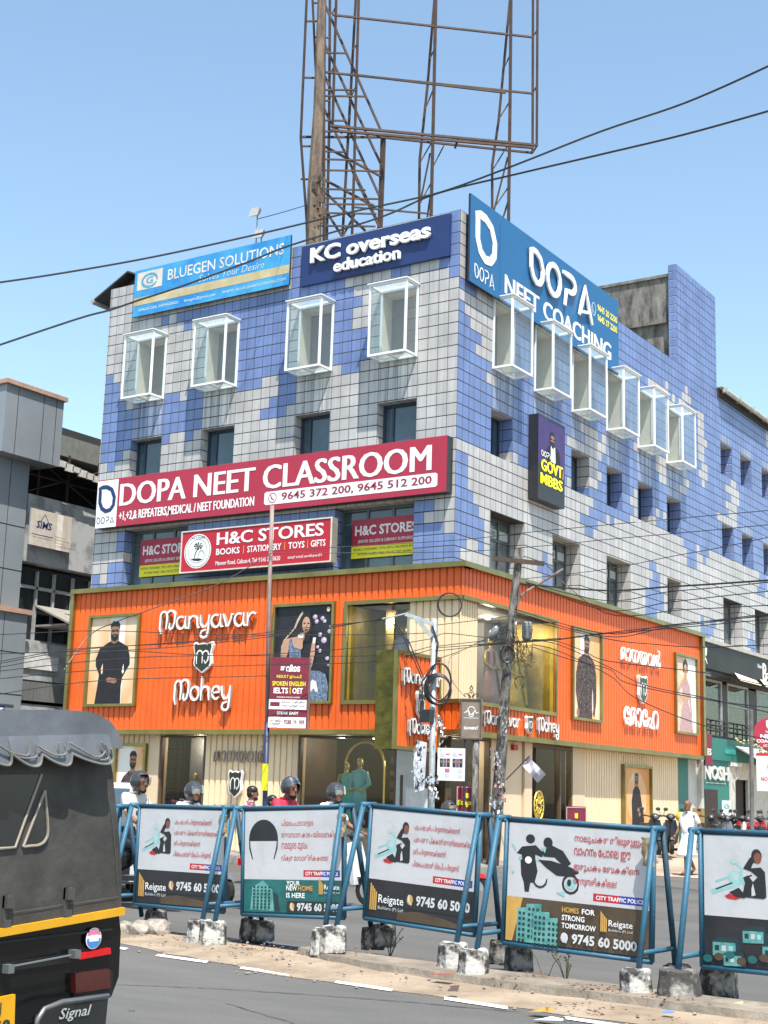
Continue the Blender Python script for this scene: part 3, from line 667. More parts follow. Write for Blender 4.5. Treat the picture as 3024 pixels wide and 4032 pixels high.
for x,y,z in ((-2.3,1.6,6.36),(-1.6,2.3,6.36),(-2.5,2.9,6.36),(-1.4,3.4,6.36),(-.6,1.7,6.36),(-.7,3.0,6.36),(-3.2,4.0,6.36),(-.5,4.1,6.36)):
    b = MB(); b.rings([(z-.03,.07,.07,x,y),(z,.08,.08,x,y)], 10); b.build('ceiling_spot', SPOT, shop)
def lamp(x, y, z, e):
    l = bpy.data.lights.new('spot_light', 'POINT'); l.energy = e; l.color = (1,.86,.66); l.shadow_soft_size = .15
    o = bpy.data.objects.new('spot_light', l); COL.objects.link(o); o.location = (x,y,z-.12); o.parent = shop
for x,y in ((-2.3,1.6),(-1.6,2.3),(-.6,1.7),(-.7,3.0)): lamp(x,y,6.3,26)
for x,y in ((-8.6,.9),(-4.0,1.2),(-2.4,1.2),(-.7,1.3),(-.8,5.2)): lamp(x,y,3.05,16)
# ---- ground floor
BEI = mat('beige_panel', (.66,.50,.33), .6, var=.05, scale=1)
slats(FL,-12.3,-9.62,.16,3.13,.02,.19).build('slat_panel', SLAT, shop)
slats(FL,-7.6,-4.66,.16,3.13,.02,.2).build('slat_panel', SLAT, shop)
slats(FR,7.45,14.5,.3,3.13,.02,.17).build('slat_panel', SLAT, shop)
b = MB()
b.fbox(FL,-9.62,.16,-.3,-9.24,3.13,.05); b.fbox(FL,-4.66,.16,-.3,-4.5,3.13,.06)
b.fbox(FR,2.05,.16,-.2,3.66,3.13,.02); b.fbox(FR,3.72,.16,-.2,4.14,3.13,.08); b.fbox(FR,6.68,.16,-.2,7.44,3.13,.04); b.fbox(FR,1.96,.16,-.3,2.03,3.13,.05)
build_each(b, 'door_surround', BEI, shop)
b = MB(); b.fbox(FL,-1.5,.16,-.4,-.98,3.13,.03); b.fbox(FR,15.5,.3,-.3,17.02,3.13,-.02); build_each(b, 'column', mat('column_paint', (.50,.49,.46), .7, var=.08, scale=2), shop)
fr = MB()
fr.fframe(FL,-9.22,.16,-7.62,3.12,.06,-.1,.02); fr.fframe(FL,-4.49,.16,-1.52,3.12,.05,-.1,.02); fr.fframe(FR,4.16,.2,6.66,3.12,.08,-.12,.03); fr.fbox(FR,5.9,.2,-.12,5.98,3.05,.02); fr.fframe(FR,.0,.16,1.94,3.12,.05,-.12,.02)
build_each(fr, 'door_frame', mat('brown_frame', (.09,.06,.035), .5), shop)
for F,a,c in ((FL,-9.16,-7.68),(FL,-4.44,-1.57),(FR,4.24,5.9),(FR,5.98,6.58),(FR,.05,1.89)):
    g = MB(); g.frect(F,a,.22,c,3.06,-.06); g.build('window_glass', SHOPG, shop)
b = MB()
WOOD = mat('dark_wood', (.075,.048,.032), .55, var=.2, scale=2)
b.poly([(-12.2,4.5,.16),(.0,4.5,.16),(.0,4.5,3.2),(-12.2,4.5,3.2)],0); b.poly([(-12.2,.0,.17),(-.02,.0,.17),(-.02,16,.17),(-12.2,16,.17)],2); b.poly([(-12.2,.02,3.17),(-.02,.02,3.17),(-.02,16,3.17),(-12.2,16,3.17)],3)
b.poly([(-3.5,4.4,.16),(-3.5,16,.16),(-3.5,16,3.2),(-3.5,4.4,3.2)],0); b.poly([(-3.5,7.6,.16),(-.02,7.6,.16),(-.02,7.6,3.2),(-3.5,7.6,3.2)],0)
b.box((-9.18,1.2,.16),(-8.55,1.26,3.1),1); b.box((-4.8,.06,.16),(-4.72,2.0,3.1),0); b.box((-7.55,.06,.16),(-7.5,2.0,3.1),0); b.box((-3.55,3.4,.16),(-3.4,3.6,3.1),1); b.box((-2.25,2.6,.16),(-2.05,2.7,3.1),0)
b.build('lower_showroom', [WOOD, mat('grey_pillar', (.22,.22,.23)), mat('shop_floor', (.30,.26,.22), .3), mat('showroom_ceiling', (.30,.27,.24))], shop)
# shelves of folded cloth
b = MB(); rnd = random.Random(4)
for x0 in (-4.4,-3.9,-3.45,-1.9,-1.5):
    for k in range(7):
        z = .5+k*.34; b.box((x0,4.1,z),(x0+.42,4.45,z+.03),0)
        for q in range(3): b.box((x0+.03+q*.13,4.15,z+.03),(x0+.14+q*.13,4.4,z+.03+rnd.uniform(.1,.24)), rnd.choice((1,2,3,4)))
b.build('shelving', [WOOD, mat('cloth_maroon',(.22,.05,.05)), mat('cloth_cream',(.5,.42,.3)), mat('cloth_brown',(.25,.14,.08)), mat('cloth_rose',(.4,.16,.15))], shop)
for x,y in ((-8.6,.9),(-4.0,1.2),(-3.4,1.9),(-2.4,1.2),(-2.9,2.6),(-.8,5.2),(-.9,6.2),(-.7,1.3)):
    b = MB(); b.rings([(3.12,.07,.07,x,y),(3.15,.08,.08,x,y)], 10); b.build('ceiling_spot', SPOT, shop)
b = MB(); b.tube([(-2.99+.6*math.cos(math.radians(a)), .8, 2.4+.6*math.sin(math.radians(a))) for a in range(0,181,12)], .035, 8); b.tube([(-2.39,.8,.17),(-2.39,.8,2.4)], .03, 8); b.tube([(-3.59,.8,.17),(-3.59,.8,2.4)], .03, 8)
b.build('display_arch', GOLDB, shop)
# flame red alarm lamp over the side door
b = MB(); b.fbox(FR,3.05,2.92,.02,3.3,3.06,.1); b.build('alarm_box', mat('alarm_red',(.35,.01,.02),.4), shop)
# -------- raised lettering on the cladding
LW, LS = WHITE, mat('letter_side', (.34,.27,.23), .5)
def letters(name, F, word, u0, v0, u1, xh, w, wd=.15, mats=None):
    b = MB(); script(b, word, F, u0, v0, u1, xh, w+.05, w+.13, 0, 1, wd); return b.build(name, mats or [LW, LS], shop)
letters('lettering', FL, 'Manyavar', -9.05, 5.98, -5.72, .40, OL)
letters('lettering', FL, 'Mohey', -8.38, 4.04, -6.42, .42, OL)
def embl(F, u0, v0, u1, v1, w):
    b = MB(); emblem(b, F, u0, v0, u1, v1, w+.04, w+.14, 0, 1); return b.build('emblem', [mat('emblem_black', (.03,.035,.02), .25, .3), WHITE], shop)
embl(FL,-7.84,4.76,-7.14,5.6,OL)
letters('lettering', FR, 'Manyavar', .66, 3.46, 2.5, .24, OR); embl(FR,2.88,3.33,3.2,3.78,OR); letters('lettering', FR, 'Mohey', 3.55, 3.44, 4.72, .26, OR)
embl(FR,10.08,4.6,10.72,5.45,OR)
def mtext(F, s, u0, v0, u1, v1, w, wd=.05, mats=None, d=.1):
    b = MB(); text(b, s, F, u0, v0, u1, v1, w+d*.5, w+d, 0, bold=-.004, res=3); return b.build('lettering', mats or [LW, LS], shop)
mtext(FR, mal('മാന്യവർ'), 8.9, 5.78, 11.88, 6.34, OR, d=.09); mtext(FR, mal('മോഹേ'), 9.1, 3.88, 11.68, 4.46, OR, d=.09)
DKL = mat('bronze_letter', (.16,.13,.10), .35, .4)
mtext(FL, mal('മാന്യവർ'), -7.25, 2.42, -5.55, 2.85, .02, mats=[LS, DKL], d=.1); mtext(FL, mal('മോഹേ'), -7.2, .95, -6.0, 1.32, .02, mats=[LS, DKL], d=.1)
embl(FL,-6.68,1.5,-6.2,2.22,.02)
# -------- the projecting box sign at the corner
bs = thing('projecting_sign', 'orange box sign with gold flank sticking out beside the corner window', 'sign')
BX0, BX1, BY0, BZ0, BZ1 = -.60, -.12, -2.41, 2.71, 4.97
b = MB(); b.box((BX0,BY0,BZ0),(BX1,-.42,BZ1)); b.build('box', mat('gold_flank', (.10,.085,.018), .3, .6, var=.5, scale=2.2, stretch=(1,1,1.6)), bs)
FB = lambda u,v,w_: Vector((BX1+w_, BY0+u, v))
b = cladding(FB, .08, 1.9, BZ0+.08, BZ1-.08, .2, .06); b.build('cladding', ORANGE, bs)
b = MB(); b.fframe(FB,0,BZ0,1.98,BZ1,.08,0,.09); b.build('gold_trim', GOLD, bs)
b = MB(); script(b,'Manyavar',FB,.2,4.24,1.85,.25,.1,.18,0,1,.15); b.build('lettering',[LW,LS],bs)
b = MB(); emblem(b,FB,.82,3.42,1.2,4.08,.09,.16,0,1); b.build('emblem',[MATS['emblem_black'],WHITE],bs)
b = MB(); script(b,'Mohey',FB,.5,3.1,1.55,.25,.1,.18,0,1,.15); b.build('lettering',[LW,LS],bs)

# ================================================================ pictures on the shop front
SK = mat('skin', (.30,.15,.085), .55, var=.1, scale=6); SKL = mat('fair_skin', (.50,.28,.18), .5, var=.08); HAIR = mat('hair', (.012,.01,.01), .45, var=.3)
COAT = mat('black_coat_print', (.012,.01,.012), .6, var=.3); PAT = mat('patterned_coat_print', (.02,.014,.016), .6, scale=22, col2=(.14,.09,.08), lo=.45, hi=.6, detail=1.5)
WARM = mat('warm_backdrop', (.72,.40,.18), .5, scale=.9, col2=(.80,.60,.40), lo=.4, hi=.6, detail=1); PALE = mat('pale_backdrop', (.78,.74,.68), .5, var=.04, scale=1)
AMB = mat('amber_backdrop', (.62,.26,.06), .5, scale=.9, col2=(.72,.42,.18), detail=1); NIGHT = mat('night_backdrop', (.015,.014,.022), .5, var=.4); DUSK = mat('stone_backdrop', (.45,.32,.2), .5, scale=2.5, col2=(.75,.62,.45))
BLU = mat('embroidered_blue_print', (.06,.10,.17), .5, scale=16, col2=(.22,.28,.36), lo=.42, hi=.6); PNK = mat('pink_lehenga_print', (.34,.19,.19), .5, scale=14, col2=(.55,.36,.36)); LIL = mat('lilac_flower_print', (.42,.33,.45), .5, var=.3, scale=12); VEIL = mat('veil_print', (.55,.42,.30), .5, var=.2)
PM = [PALE, WARM, SK, HAIR, COAT, PAT, AMB, NIGHT, DUSK, BLU, PNK, LIL, VEIL, SKL]
def poster(F, u0, v0, u1, v1, w, label, fig, bgm, group='framed portraits on the shop front', cat='poster'):
    t = thing('poster', label, cat, F((u0+u1)/2, v0, w), None)
    off = t.location.copy()
    G = lambda u,v,q: F(u,v,q)-off
    b = MB(); b.fframe(G,u0,v0,u1,v1,.075,w,w+.1); b.build('frame', GOLD, t)
    b = MB(); a0,c0,a1,c1 = u0+.075,v0+.075,u1-.075,v1-.075
    b.frect(G,a0,c0,a1,c1,w+.02,bgm)
    q = [w+.02]
    def P(pts, m): q[0] += .0008; b.fpoly(G,[(a0+(a1-a0)*x,c0+(c1-c0)*y) for x,y in pts],q[0],m)
    def E(x, y, rx, ry, m): P([(x+rx*math.cos(k*.3927), y+ry*math.sin(k*.3927)) for k in range(16)], m)
    fig(P, E); b.build('print', PM, t); return t
def face(P, E, x, y, rx, ry, skin=2, beard=True, shades=True):
    E(x, y, rx, ry, skin)
    P([(x-rx*1.05,y+ry*.25),(x-rx*1.05,y+ry*.9),(x-rx*.5,y+ry*1.25),(x+rx*.6,y+ry*1.22),(x+rx*1.08,y+ry*.8),(x+rx*1.0,y+ry*.2),(x+rx*.85,y+ry*.55),(x-rx*.2,y+ry*.62),(x-rx*.85,y+ry*.55)], 3)
    if shades:
        E(x-rx*.4,y+ry*.12,rx*.34,ry*.15,3); E(x+rx*.4,y+ry*.12,rx*.34,ry*.15,3)
    else:
        E(x-rx*.38,y+ry*.1,rx*.2,ry*.06,3); E(x+rx*.38,y+ry*.1,rx*.2,ry*.06,3)
    if beard: P([(x-rx*.98,y-ry*.05),(x-rx*.75,y-ry*.35),(x-rx*.3,y-ry*.3),(x,y-ry*.24),(x+rx*.3,y-ry*.3),(x+rx*.75,y-ry*.35),(x+rx*.98,y-ry*.05),(x+rx*.85,y-ry*.7),(x+rx*.35,y-ry*1.05),(x-rx*.35,y-ry*1.05),(x-rx*.85,y-ry*.7)], 3)
    E(x,y-ry*.48,rx*.26,ry*.06,skin)
def man_clasped(P, E, coat=4):
    P([(.40,.0),(.40,1),(.72,1),(.72,.0)],0)
    P([(.42,.66),(.42,.76),(.60,.76),(.60,.66)],2)
    P([(.16,0),(.2,.2),(.22,.34),(.14,.44),(.13,.52),(.2,.64),(.36,.70),(.42,.72),(.5,.69),(.6,.72),(.66,.70),(.80,.65),(.85,.54),(.86,.45),(.72,.30),(.70,.2),(.71,0)],coat)
    P([(.25,.40),(.29,.47),(.30,.36),(.27,.34)],1); P([(.70,.37),(.73,.46),(.75,.36),(.72,.34)],0)
    E(.45,.275,.07,.03,2); E(.54,.265,.07,.032,2); P([(.50,.30),(.49,.68),(.51,.68),(.52,.30)],3)
    face(P,E,.51,.83,.095,.10)
def man_side(P, E, coat=5):
    P([(.28,.1),(.28,1),(.62,1),(.62,.1)],0); P([(.42,.70),(.42,.80),(.60,.80),(.60,.70)],2)
    P([(.18,0),(.2,.12),(.12,.3),(.13,.5),(.22,.68),(.40,.74),(.52,.73),(.62,.74),(.80,.66),(.88,.5),(.87,.2),(.80,.02),(.74,.06),(.70,.35),(.72,0)],coat)
    P([(.72,.36),(.745,.3),(.76,.12),(.73,.05)],0); E(.2,.06,.05,.045,2); P([(.49,.05),(.5,.72),(.515,.72),(.51,.05)],4)
    face(P,E,.52,.85,.095,.085)
def man_arms(P, E):
    P([(.05,0),(.05,1),(.55,1),(.5,0)],0); P([(.5,.62),(.5,.72),(.66,.72),(.66,.62)],2)
    P([(.28,0),(.32,.2),(.3,.36),(.02,.22),(.0,.34),(.26,.58),(.46,.66),(.58,.63),(.7,.66),(.9,.6),(1,.5),(1,.3),(.84,.38),(.82,.2),(.85,0)],5)
    P([(.0,.22),(.0,.32),(.05,.36),(.05,.24)],4); face(P,E,.58,.80,.12,.105); E(.9,.93,.03,.025,6)
def woman_seated(P, E):
    for x,y,r_ in ((.69,.88,.04),(.72,.83,.035),(.82,.86,.035),(.86,.83,.03),(.79,.69,.035),(.86,.63,.05),(.95,.72,.035),(.97,.77,.03),(.93,.44,.035),(.96,.37,.025),(.8,.52,.03),(.76,.56,.025)): E(x,y,r_,r_*.65,11); E(x+.01,y+.008,r_*.4,r_*.3,0)
    P([(.47,.95),(.38,.86),(.33,.77),(.2,.68),(.17,.64),(.25,.69),(.36,.77),(.43,.86),(.5,.91)],12); P([(.17,.66),(.115,.58),(.11,.44),(.125,.44),(.14,.58),(.21,.66)],12)
    P([(.46,.90),(.38,.80),(.36,.68),(.44,.62),(.62,.62),(.66,.8),(.6,.90)],3)
    E(.545,.80,.07,.085,13); P([(.49,.85),(.5,.885),(.56,.90),(.61,.87),(.63,.93),(.5,.94),(.45,.88)],3); E(.515,.815,.02,.008,3); E(.585,.812,.02,.008,3); E(.55,.745,.028,.009,4); P([(.555,.80),(.57,.775),(.545,.775)],2)
    P([(.44,.72),(.46,.64),(.5,.62),(.53,.66),(.53,.72)],2); P([(.15,.645),(.26,.665),(.42,.68),(.5,.64),(.5,.56),(.46,.52),(.36,.53),(.26,.56),(.22,.46),(.14,.45),(.12,.56)],13)
    P([(.4,.70),(.52,.70),(.5,.66),(.42,.665)],0); P([(.26,.66),(.3,.66),(.34,.57),(.42,.55),(.47,.54),(.48,.44),(.44,.39),(.34,.40),(.27,.46),(.25,.56)],9); P([(.42,.40),(.48,.40),(.6,.42),(.58,.34),(.48,.32),(.42,.34)],2)
    P([(.66,.60),(.72,.60),(.72,.50),(.68,.36),(.62,.31),(.58,.34),(.63,.44)],13); P([(.68,.66),(.73,.66),(.72,.6),(.67,.6)],0); P([(.56,.35),(.65,.345),(.63,.31),(.55,.315)],0)
    P([(.4,.30),(.6,.315),(.8,.31),(.92,.27),(.97,.16),(.96,0),(.3,0),(.34,.16)],9); P([(.66,.20),(.7,.22),(.76,.2),(.8,.1),(.76,.09),(.72,.13),(.66,.09)],0)
    P([(.5,.31),(.57,.31),(.55,.22),(.52,.14),(.5,.2),(.47,.13),(.44,.2),(.41,.15),(.42,.22)],13); E(.93,.95,.03,.025,1)
def woman_standing(P, E):
    P([(.6,0),(.55,1),(1,1),(1,0)],0)
    P([(.18,0),(.3,.3),(.42,.42),(.62,.42),(.72,.28),(.86,0)],10)
    P([(.36,.40),(.34,.48),(.40,.60),(.64,.60),(.66,.48),(.62,.40)],13); P([(.36,.50),(.34,.62),(.40,.72),(.5,.64),(.58,.72),(.66,.64),(.68,.52),(.56,.49)],10)
    P([(.34,.70),(.2,.60),(.06,.52),(.1,.5),(.34,.60)],13); P([(.08,.53),(.2,.46),(.34,.42),(.33,.45),(.14,.51)],13); P([(.38,.70),(.44,.74),(.56,.74),(.6,.70),(.5,.63)],13)
    P([(.66,.68),(.74,.5),(.80,.24),(.76,.1),(.72,.3),(.64,.5)],10); P([(.44,.72),(.45,.8),(.56,.8),(.56,.72)],13)
    P([(.37,.80),(.37,.9),(.44,.97),(.54,.97),(.61,.9),(.6,.80)],3); E(.495,.845,.075,.07,13); P([(.43,.88),(.495,.92),(.56,.88),(.56,.95),(.43,.95)],3)
    E(.46,.85,.016,.008,3); E(.53,.85,.016,.008,3); E(.495,.805,.024,.008,2)
def man_coat(P, E):
    E(.5,.6,.38,.34,1); P([(.40,.0),(.38,.25),(.52,.25),(.56,.0)],4)
    P([(.42,.70),(.42,.80),(.56,.80),(.56,.70)],2); P([(.30,.1),(.32,.3),(.30,.55),(.36,.70),(.44,.75),(.54,.75),(.62,.70),(.68,.55),(.74,.40),(.78,.30),(.66,.1),(.6,.22),(.56,.12)],4)
    E(.56,.44,.05,.03,2); E(.6,.38,.04,.03,2); face(P,E,.49,.85,.075,.065)
poster(FL,-11.86,3.9,-9.9,6.5,OL,'gold framed picture of man in plain black coat with clasped hands',man_clasped,1)
poster(FL,-5.2,3.9,-3.24,6.5,OL,'gold framed dark picture of seated woman in blue skirt',woman_seated,7)
poster(FR,5.65,3.86,7.58,6.42,OR,'gold framed picture of man in patterned dark coat, right of corner window',man_side,1)
poster(FR,13.14,3.88,15.08,6.43,OR,'gold framed picture of woman in pink skirt right of the raised Malayalam lettering',woman_standing,8)
poster(FL,-10.83,.75,-9.66,2.9,.05,'gold framed picture of man in diamond patterned jacket by glass door',man_arms,1)
poster(FR,9.98,.42,12.1,2.8,.05,'amber picture of man in long black coat on the beige slats of the ground floor',man_coat,6)

# ================================================================ dressed figures in the windows
def mannequin(loc, rz, h, cloth, label, style='tunic', cloth2=None, group=None):
    t = thing('mannequin', label, 'mannequin', loc, group, rz); s = h/1.8; m = mat('gilt_skin', (.45,.33,.12), .35, .5)
    b = MB(); b.ell((0,0,1.64*s),(.085*s,.10*s,.125*s),10,8); b.tube([(0,0,1.38*s),(0,0,1.58*s)],.05*s,8)
    for sd in (-1,1): b.tube([(sd*.2*s,0,1.40*s),(sd*.27*s,.02,1.1*s),(sd*.2*s,-.16*s,.95*s),(sd*.05*s,-.22*s,1.0*s)],[.055*s,.045*s,.04*s,.03*s],8); b.tube([(sd*.09*s,0,.9*s),(sd*.09*s,0,.05*s)],[.08*s,.05*s],8)
    b.box((-.2*s,-.2*s,0),(.2*s,.2*s,.02)); b.build('figure', m, t, smooth=True)
    b = MB()
    if style == 'tunic': b.rings([(.42*s,.25*s,.17*s,0,0),(.8*s,.2*s,.14*s,0,0),(1.08*s,.17*s,.12*s,0,0),(1.3*s,.21*s,.13*s,0,0),(1.43*s,.17*s,.1*s,0,0),(1.5*s,.06*s,.06*s,0,0)],14); z0=.4
    else: b.rings([(.03,.36*s,.28*s,.05*s,0),(.35*s,.27*s,.2*s,.02*s,0),(.85*s,.17*s,.13*s,0,0),(1.05*s,.13*s,.1*s,0,0),(1.28*s,.18*s,.12*s,0,0),(1.42*s,.15*s,.09*s,0,0),(1.47*s,.06*s,.05*s,0,0)],14)
    if style == 'tunic':
        for sd in (-1,1): b.tube([(sd*.17*s,0,1.42*s),(sd*.275*s,.02,1.12*s),(sd*.2*s,-.15*s,.97*s)],[.075*s,.065*s,.05*s],8)
    else: b.poly([(-.1*s,-.14*s,1.42*s),(.02*s,-.15*s,1.45*s),(.24*s,-.2*s,.9*s),(.3*s,-.24*s,.2*s),(.12*s,-.26*s,.2*s),(.05*s,-.17*s,.95*s)],0)
    b.build('garment', cloth, t, smooth=True)
    if .3 < loc[2] < 1.5: b = MB(); b.box((-.32,-.3,.17-loc[2]),(.32,.3,-.002)); b.build('podium', mat('podium_cream',(.45,.38,.28),.5), t)
    return t
TEAL = mat('teal_cloth', (.10,.36,.38), .6, var=.1); TEAL2 = mat('sea_green_cloth', (.05,.34,.29), .5, var=.15)
mannequin((-2.93,.5,.84),0,1.78,TEAL,'gilt mannequin in long pale teal tunic behind ground floor glass')
mannequin((-3.47,.7,.92),.3,1.6,TEAL2,'gilt mannequin in sea green gown beside the teal tunic','gown')
mannequin((-8.79,1.0,.48),0,1.7,mat('black_cloth',(.02,.02,.022)),'gilt mannequin in black clothes inside the left glass door')
p = on_y('Q2',475,430,.5); mannequin((-1.74,.5,4.05),0,1.9,mat('lavender_cloth',(.36,.32,.38),.6),'gilt mannequin in grey lavender coat in upper window left of the slats')
p = on_x('Q2',1060,600,-.5); mannequin((-.5,2.85,3.98),1.57,1.9,mat('rose_cloth',(.36,.23,.24),.5),'mannequin in draped dusty pink gown in the upper corner window','gown')
p = on_x('N',465,950,-.45); mannequin((-.5,4.25,3.98),1.57,1.75,mat('mirrored_mustard_cloth',(.52,.36,.03),.5),'added figure in mustard yellow gown standing in for a reflection in the gold mirror','gown')  # solid figure added in place of the mirror image in the gold reveal
p = on_y('Q1',600,1130,.6)
t = thing('flower_stand', 'bunch of red and pink flowers on thin stand behind left glass door', 'flowers', (p.x,.6,.17))
b = MB(); b.tube([(0,0,0),(0,0,1.0)],.015,6); b.box((-.12,-.12,0),(.12,.12,.02)); b.build('stand', GOLDB, t)
b = MB(); rnd = random.Random(2)
for k in range(26): b.ell((rnd.uniform(-.28,.28),rnd.uniform(-.12,.12),1.08+rnd.uniform(-.1,.14)),(.06,.06,.05),7,5,rnd.choice((0,0,1,2)))
b.build('flower', [mat('red_petal',(.35,.02,.03)), mat('pink_petal',(.55,.15,.18)), mat('white_petal',(.6,.55,.5))], t)

# ================================================================ advertising boards on the building
def board(name, F, u0, v0, u1, v1, w, thick, label, face, draw, side=BLACK, cat='sign'):
    t = thing(name, label, cat, F((u0+u1)/2, v0, 0)); off = t.location.copy(); G = lambda u,v,q: F(u,v,q)-off
    b = MB(); b.fbox(G,u0,v0,w-thick,u1,v1,w-.004); b.build('box', side, t)
    b = MB(); b.frect(G,u0,v0,u1,v1,w); b.build('panel', face, t)
    draw(G, t, w); return t
def dopa_red(G, t, w):
    b = MB(); b.frect(G,-12.02,9.09,-11.2,10.5,w+.004); b.build('white_panel', WHITE, t)
    b = MB(); text(b,'DOPA NEET CLASSROOM',G,-11.12,9.68,-.52,10.34,w+.006,w+.006,0,bold=0,res=3,heavy=.045); b.build('lettering', WHITE, t)
    b = MB(); text(b,'+1,+2,& REPEATERS,MEDICAL / NEET FOUNDATION',G,-11.1,9.22,-6.12,9.52,w+.006,w+.006,0,bold=.006,heavy=.03); b.build('lettering', WHITE, t)
    b = MB(); r = .06
    b.fpoly(G,[(-5.72,9.24),(-.4,9.24),(-.34,9.28),(-.34,9.56),(-.4,9.6),(-5.72,9.6),(-5.78,9.56),(-5.78,9.28)],w+.006); b.build('number_panel', WHITE, t)
    b = MB(); text(b,'9645 372 200, 9645 512 200',G,-5.2,9.3,-.5,9.54,w+.01,w+.01,0,bold=.006,heavy=.03)
    b.ribbon(G,arc(-5.5,9.42,.13,.13,0,360,16),.02,w+.009,w+.01); b.ribbon(G,[(-5.56,9.5),(-5.54,9.42),(-5.46,9.36)],.04,w+.009,w+.01); b.build('lettering', mat('maroon_print',(.30,.02,.05)), t)
    b = MB(); dopa_d(b,G,-11.98,9.5,-11.24,10.36,w+.006,w+.008,0,None,.17); dopa_word(b,G,-11.98,9.2,-11.26,9.42,w+.006,w+.008,0,.13); b.build('logo', NAVY, t)
board('signboard',FL,-12.02,9.09,-.08,10.53,.3,.28,'long crimson and white classroom board with phone numbers, across the left facade',RED,dopa_red)
def kc(G, t, w):
    b = MB(); text(b,'KC overseas',G,-4.66,15.96,-.8,16.4,w+.03,w+.1,0,bold=.03,res=3); text(b,'education',G,-3.86,15.55,-1.72,15.9,w+.03,w+.1,0,bold=.02,res=3); b.build('lettering',[WHITE],t)
board('signboard',FL,-5.02,15.38,-.26,16.55,.1,.09,'dark navy board with raised white letters at the roof edge',NAVY,kc,side=NAVY)
def bluegen(G, t, w):
    b = MB(); b.frect(G,-11.22,15.83,-5.39,16.08,w+.004); b.build('stripe', mat('faded_ochre',(.42,.33,.16),.6,scale=1.5,col2=(.55,.48,.30)), t)
    b = MB(); b.frect(G,-11.12,16.3,-10.12,16.86,w+.004); b.build('white_panel', mat('faded_white',(.62,.56,.48),.6,var=.1), t)
    b = MB(); b.ribbon(G,arc(-10.62,16.56,.3,.2,0,330,16),.08,w+.006,w+.008); text(b,'G',G,-10.76,16.46,-10.48,16.68,w+.008,w+.008,0); b.build('logo', mat('faded_blue',(.10,.32,.46)), t)
    b = MB(); text(b,'BLUEGEN SOLUTIONS',G,-9.9,16.42,-5.6,16.76,w+.006,w+.006,0,bold=.01); b.build('lettering', mat('faded_letter_cream',(.52,.44,.38),.6,scale=3,col2=(.75,.76,.76)), t)
    b = MB(); text(b,'Solves Your Desire',G,-8.7,16.14,-6.3,16.36,w+.006,w+.006,0,bold=0.,shear=.05); text(b,'9746387204, 04954020021     bluegen@gmail.com      WWW. BLUEGENSOLUTIONS.COM',G,-11.0,15.6,-5.5,15.72,w+.006,w+.006,0,bold=.015); b.build('lettering', mat('faded_tagline',(.45,.6,.68)), t)
SKYB = mat('sun_faded_blue', (.02,.20,.52), .5, scale=.8, col2=(.06,.36,.60), lo=.4, hi=.62)
board('signboard',FL,-11.23,15.49,-5.38,16.95,.16,.06,'sun faded sky blue board with ochre stripe above the left facade',SKYB,bluegen)
def hc_mid(G, t, w):
    b = MB(); b.fframe(G,-8.47,7.51,-3.36,8.69,.035,w,w+.02); b.build('frame', mat('pale_edge',(.6,.55,.5)), t)
    b = MB(); text(b,'H&C STORES',G,-7.2,8.22,-3.62,8.56,w+.006,w+.006,0,bold=.012,res=3,heavy=.03)
    for s,a,c in (('BOOKS',-7.2,-6.38),('STATIONERY',-6.12,-4.98),('TOYS',-4.75,-4.22),('GIFTS',-4.02,-3.55)): text(b,s,G,a,7.94,c,8.12,w+.006,w+.006,0,bold=.02)
    text(b,'Mavoor Road, Calicut-4, Tel: 0495 2720620',G,-7.2,7.64,-5.0,7.78,w+.006,w+.006,0,bold=.012); text(b,mal('മാവൂർ റോഡ്, കോഴിക്കോട് 4'),G,-4.75,7.66,-3.65,7.76,w+.006,w+.006,0,bold=.012)
    b.build('lettering', WHITE, t)
    b = MB()
    for u in (-6.25,-4.87,-4.12): b.frect(G,u-.012,7.92,u+.012,8.14,w+.005)
    b.build('divider', mat('orange_divider',(.7,.3,.03)), t)
    b = MB(); b.disc(G,-7.86,8.1,.48,.48,w+.005,1); b.ribbon(G,arc(-7.86,8.1,.44,.44,0,360,24),.014,w+.006,w+.008); b.ribbon(G,arc(-7.86,8.1,.33,.33,0,360,24),.01,w+.006,w+.008)
    b.ribbon(G,[(-7.98,7.88),(-7.93,8.05),(-7.84,8.22)],.035,w+.007,w+.009)
    for a in range(0,360,45): b.fpoly(G,[(-7.84,8.24),(-7.84+.16*math.cos(math.radians(a-12)),8.24+.12*math.sin(math.radians(a-12))),(-7.84+.17*math.cos(math.radians(a+14)),8.24+.1*math.sin(math.radians(a+14)))],w+.008)
    b.fpoly(G,[(-8.1,7.9),(-7.98,7.84),(-7.8,7.82),(-7.66,7.86),(-7.8,7.9),(-7.95,7.9)],w+.008); b.ribbon(G,arc(-7.72,7.99,.1,.12,-20,200,8),.018,w+.007,w+.009)
    text(b,'H & C STORES',G,-8.1,8.44,-7.62,8.5,w+.007,w+.007,0); b.build('emblem', [BLACK, WHITE], t)
board('signboard',FL,-8.47,7.51,-3.36,8.69,.5,.25,'red bookshop board with round palm tree emblem, middle of three above the orange shopfront',RED2,hc_mid,side=mat('board_edge',(.22,.2,.17)))
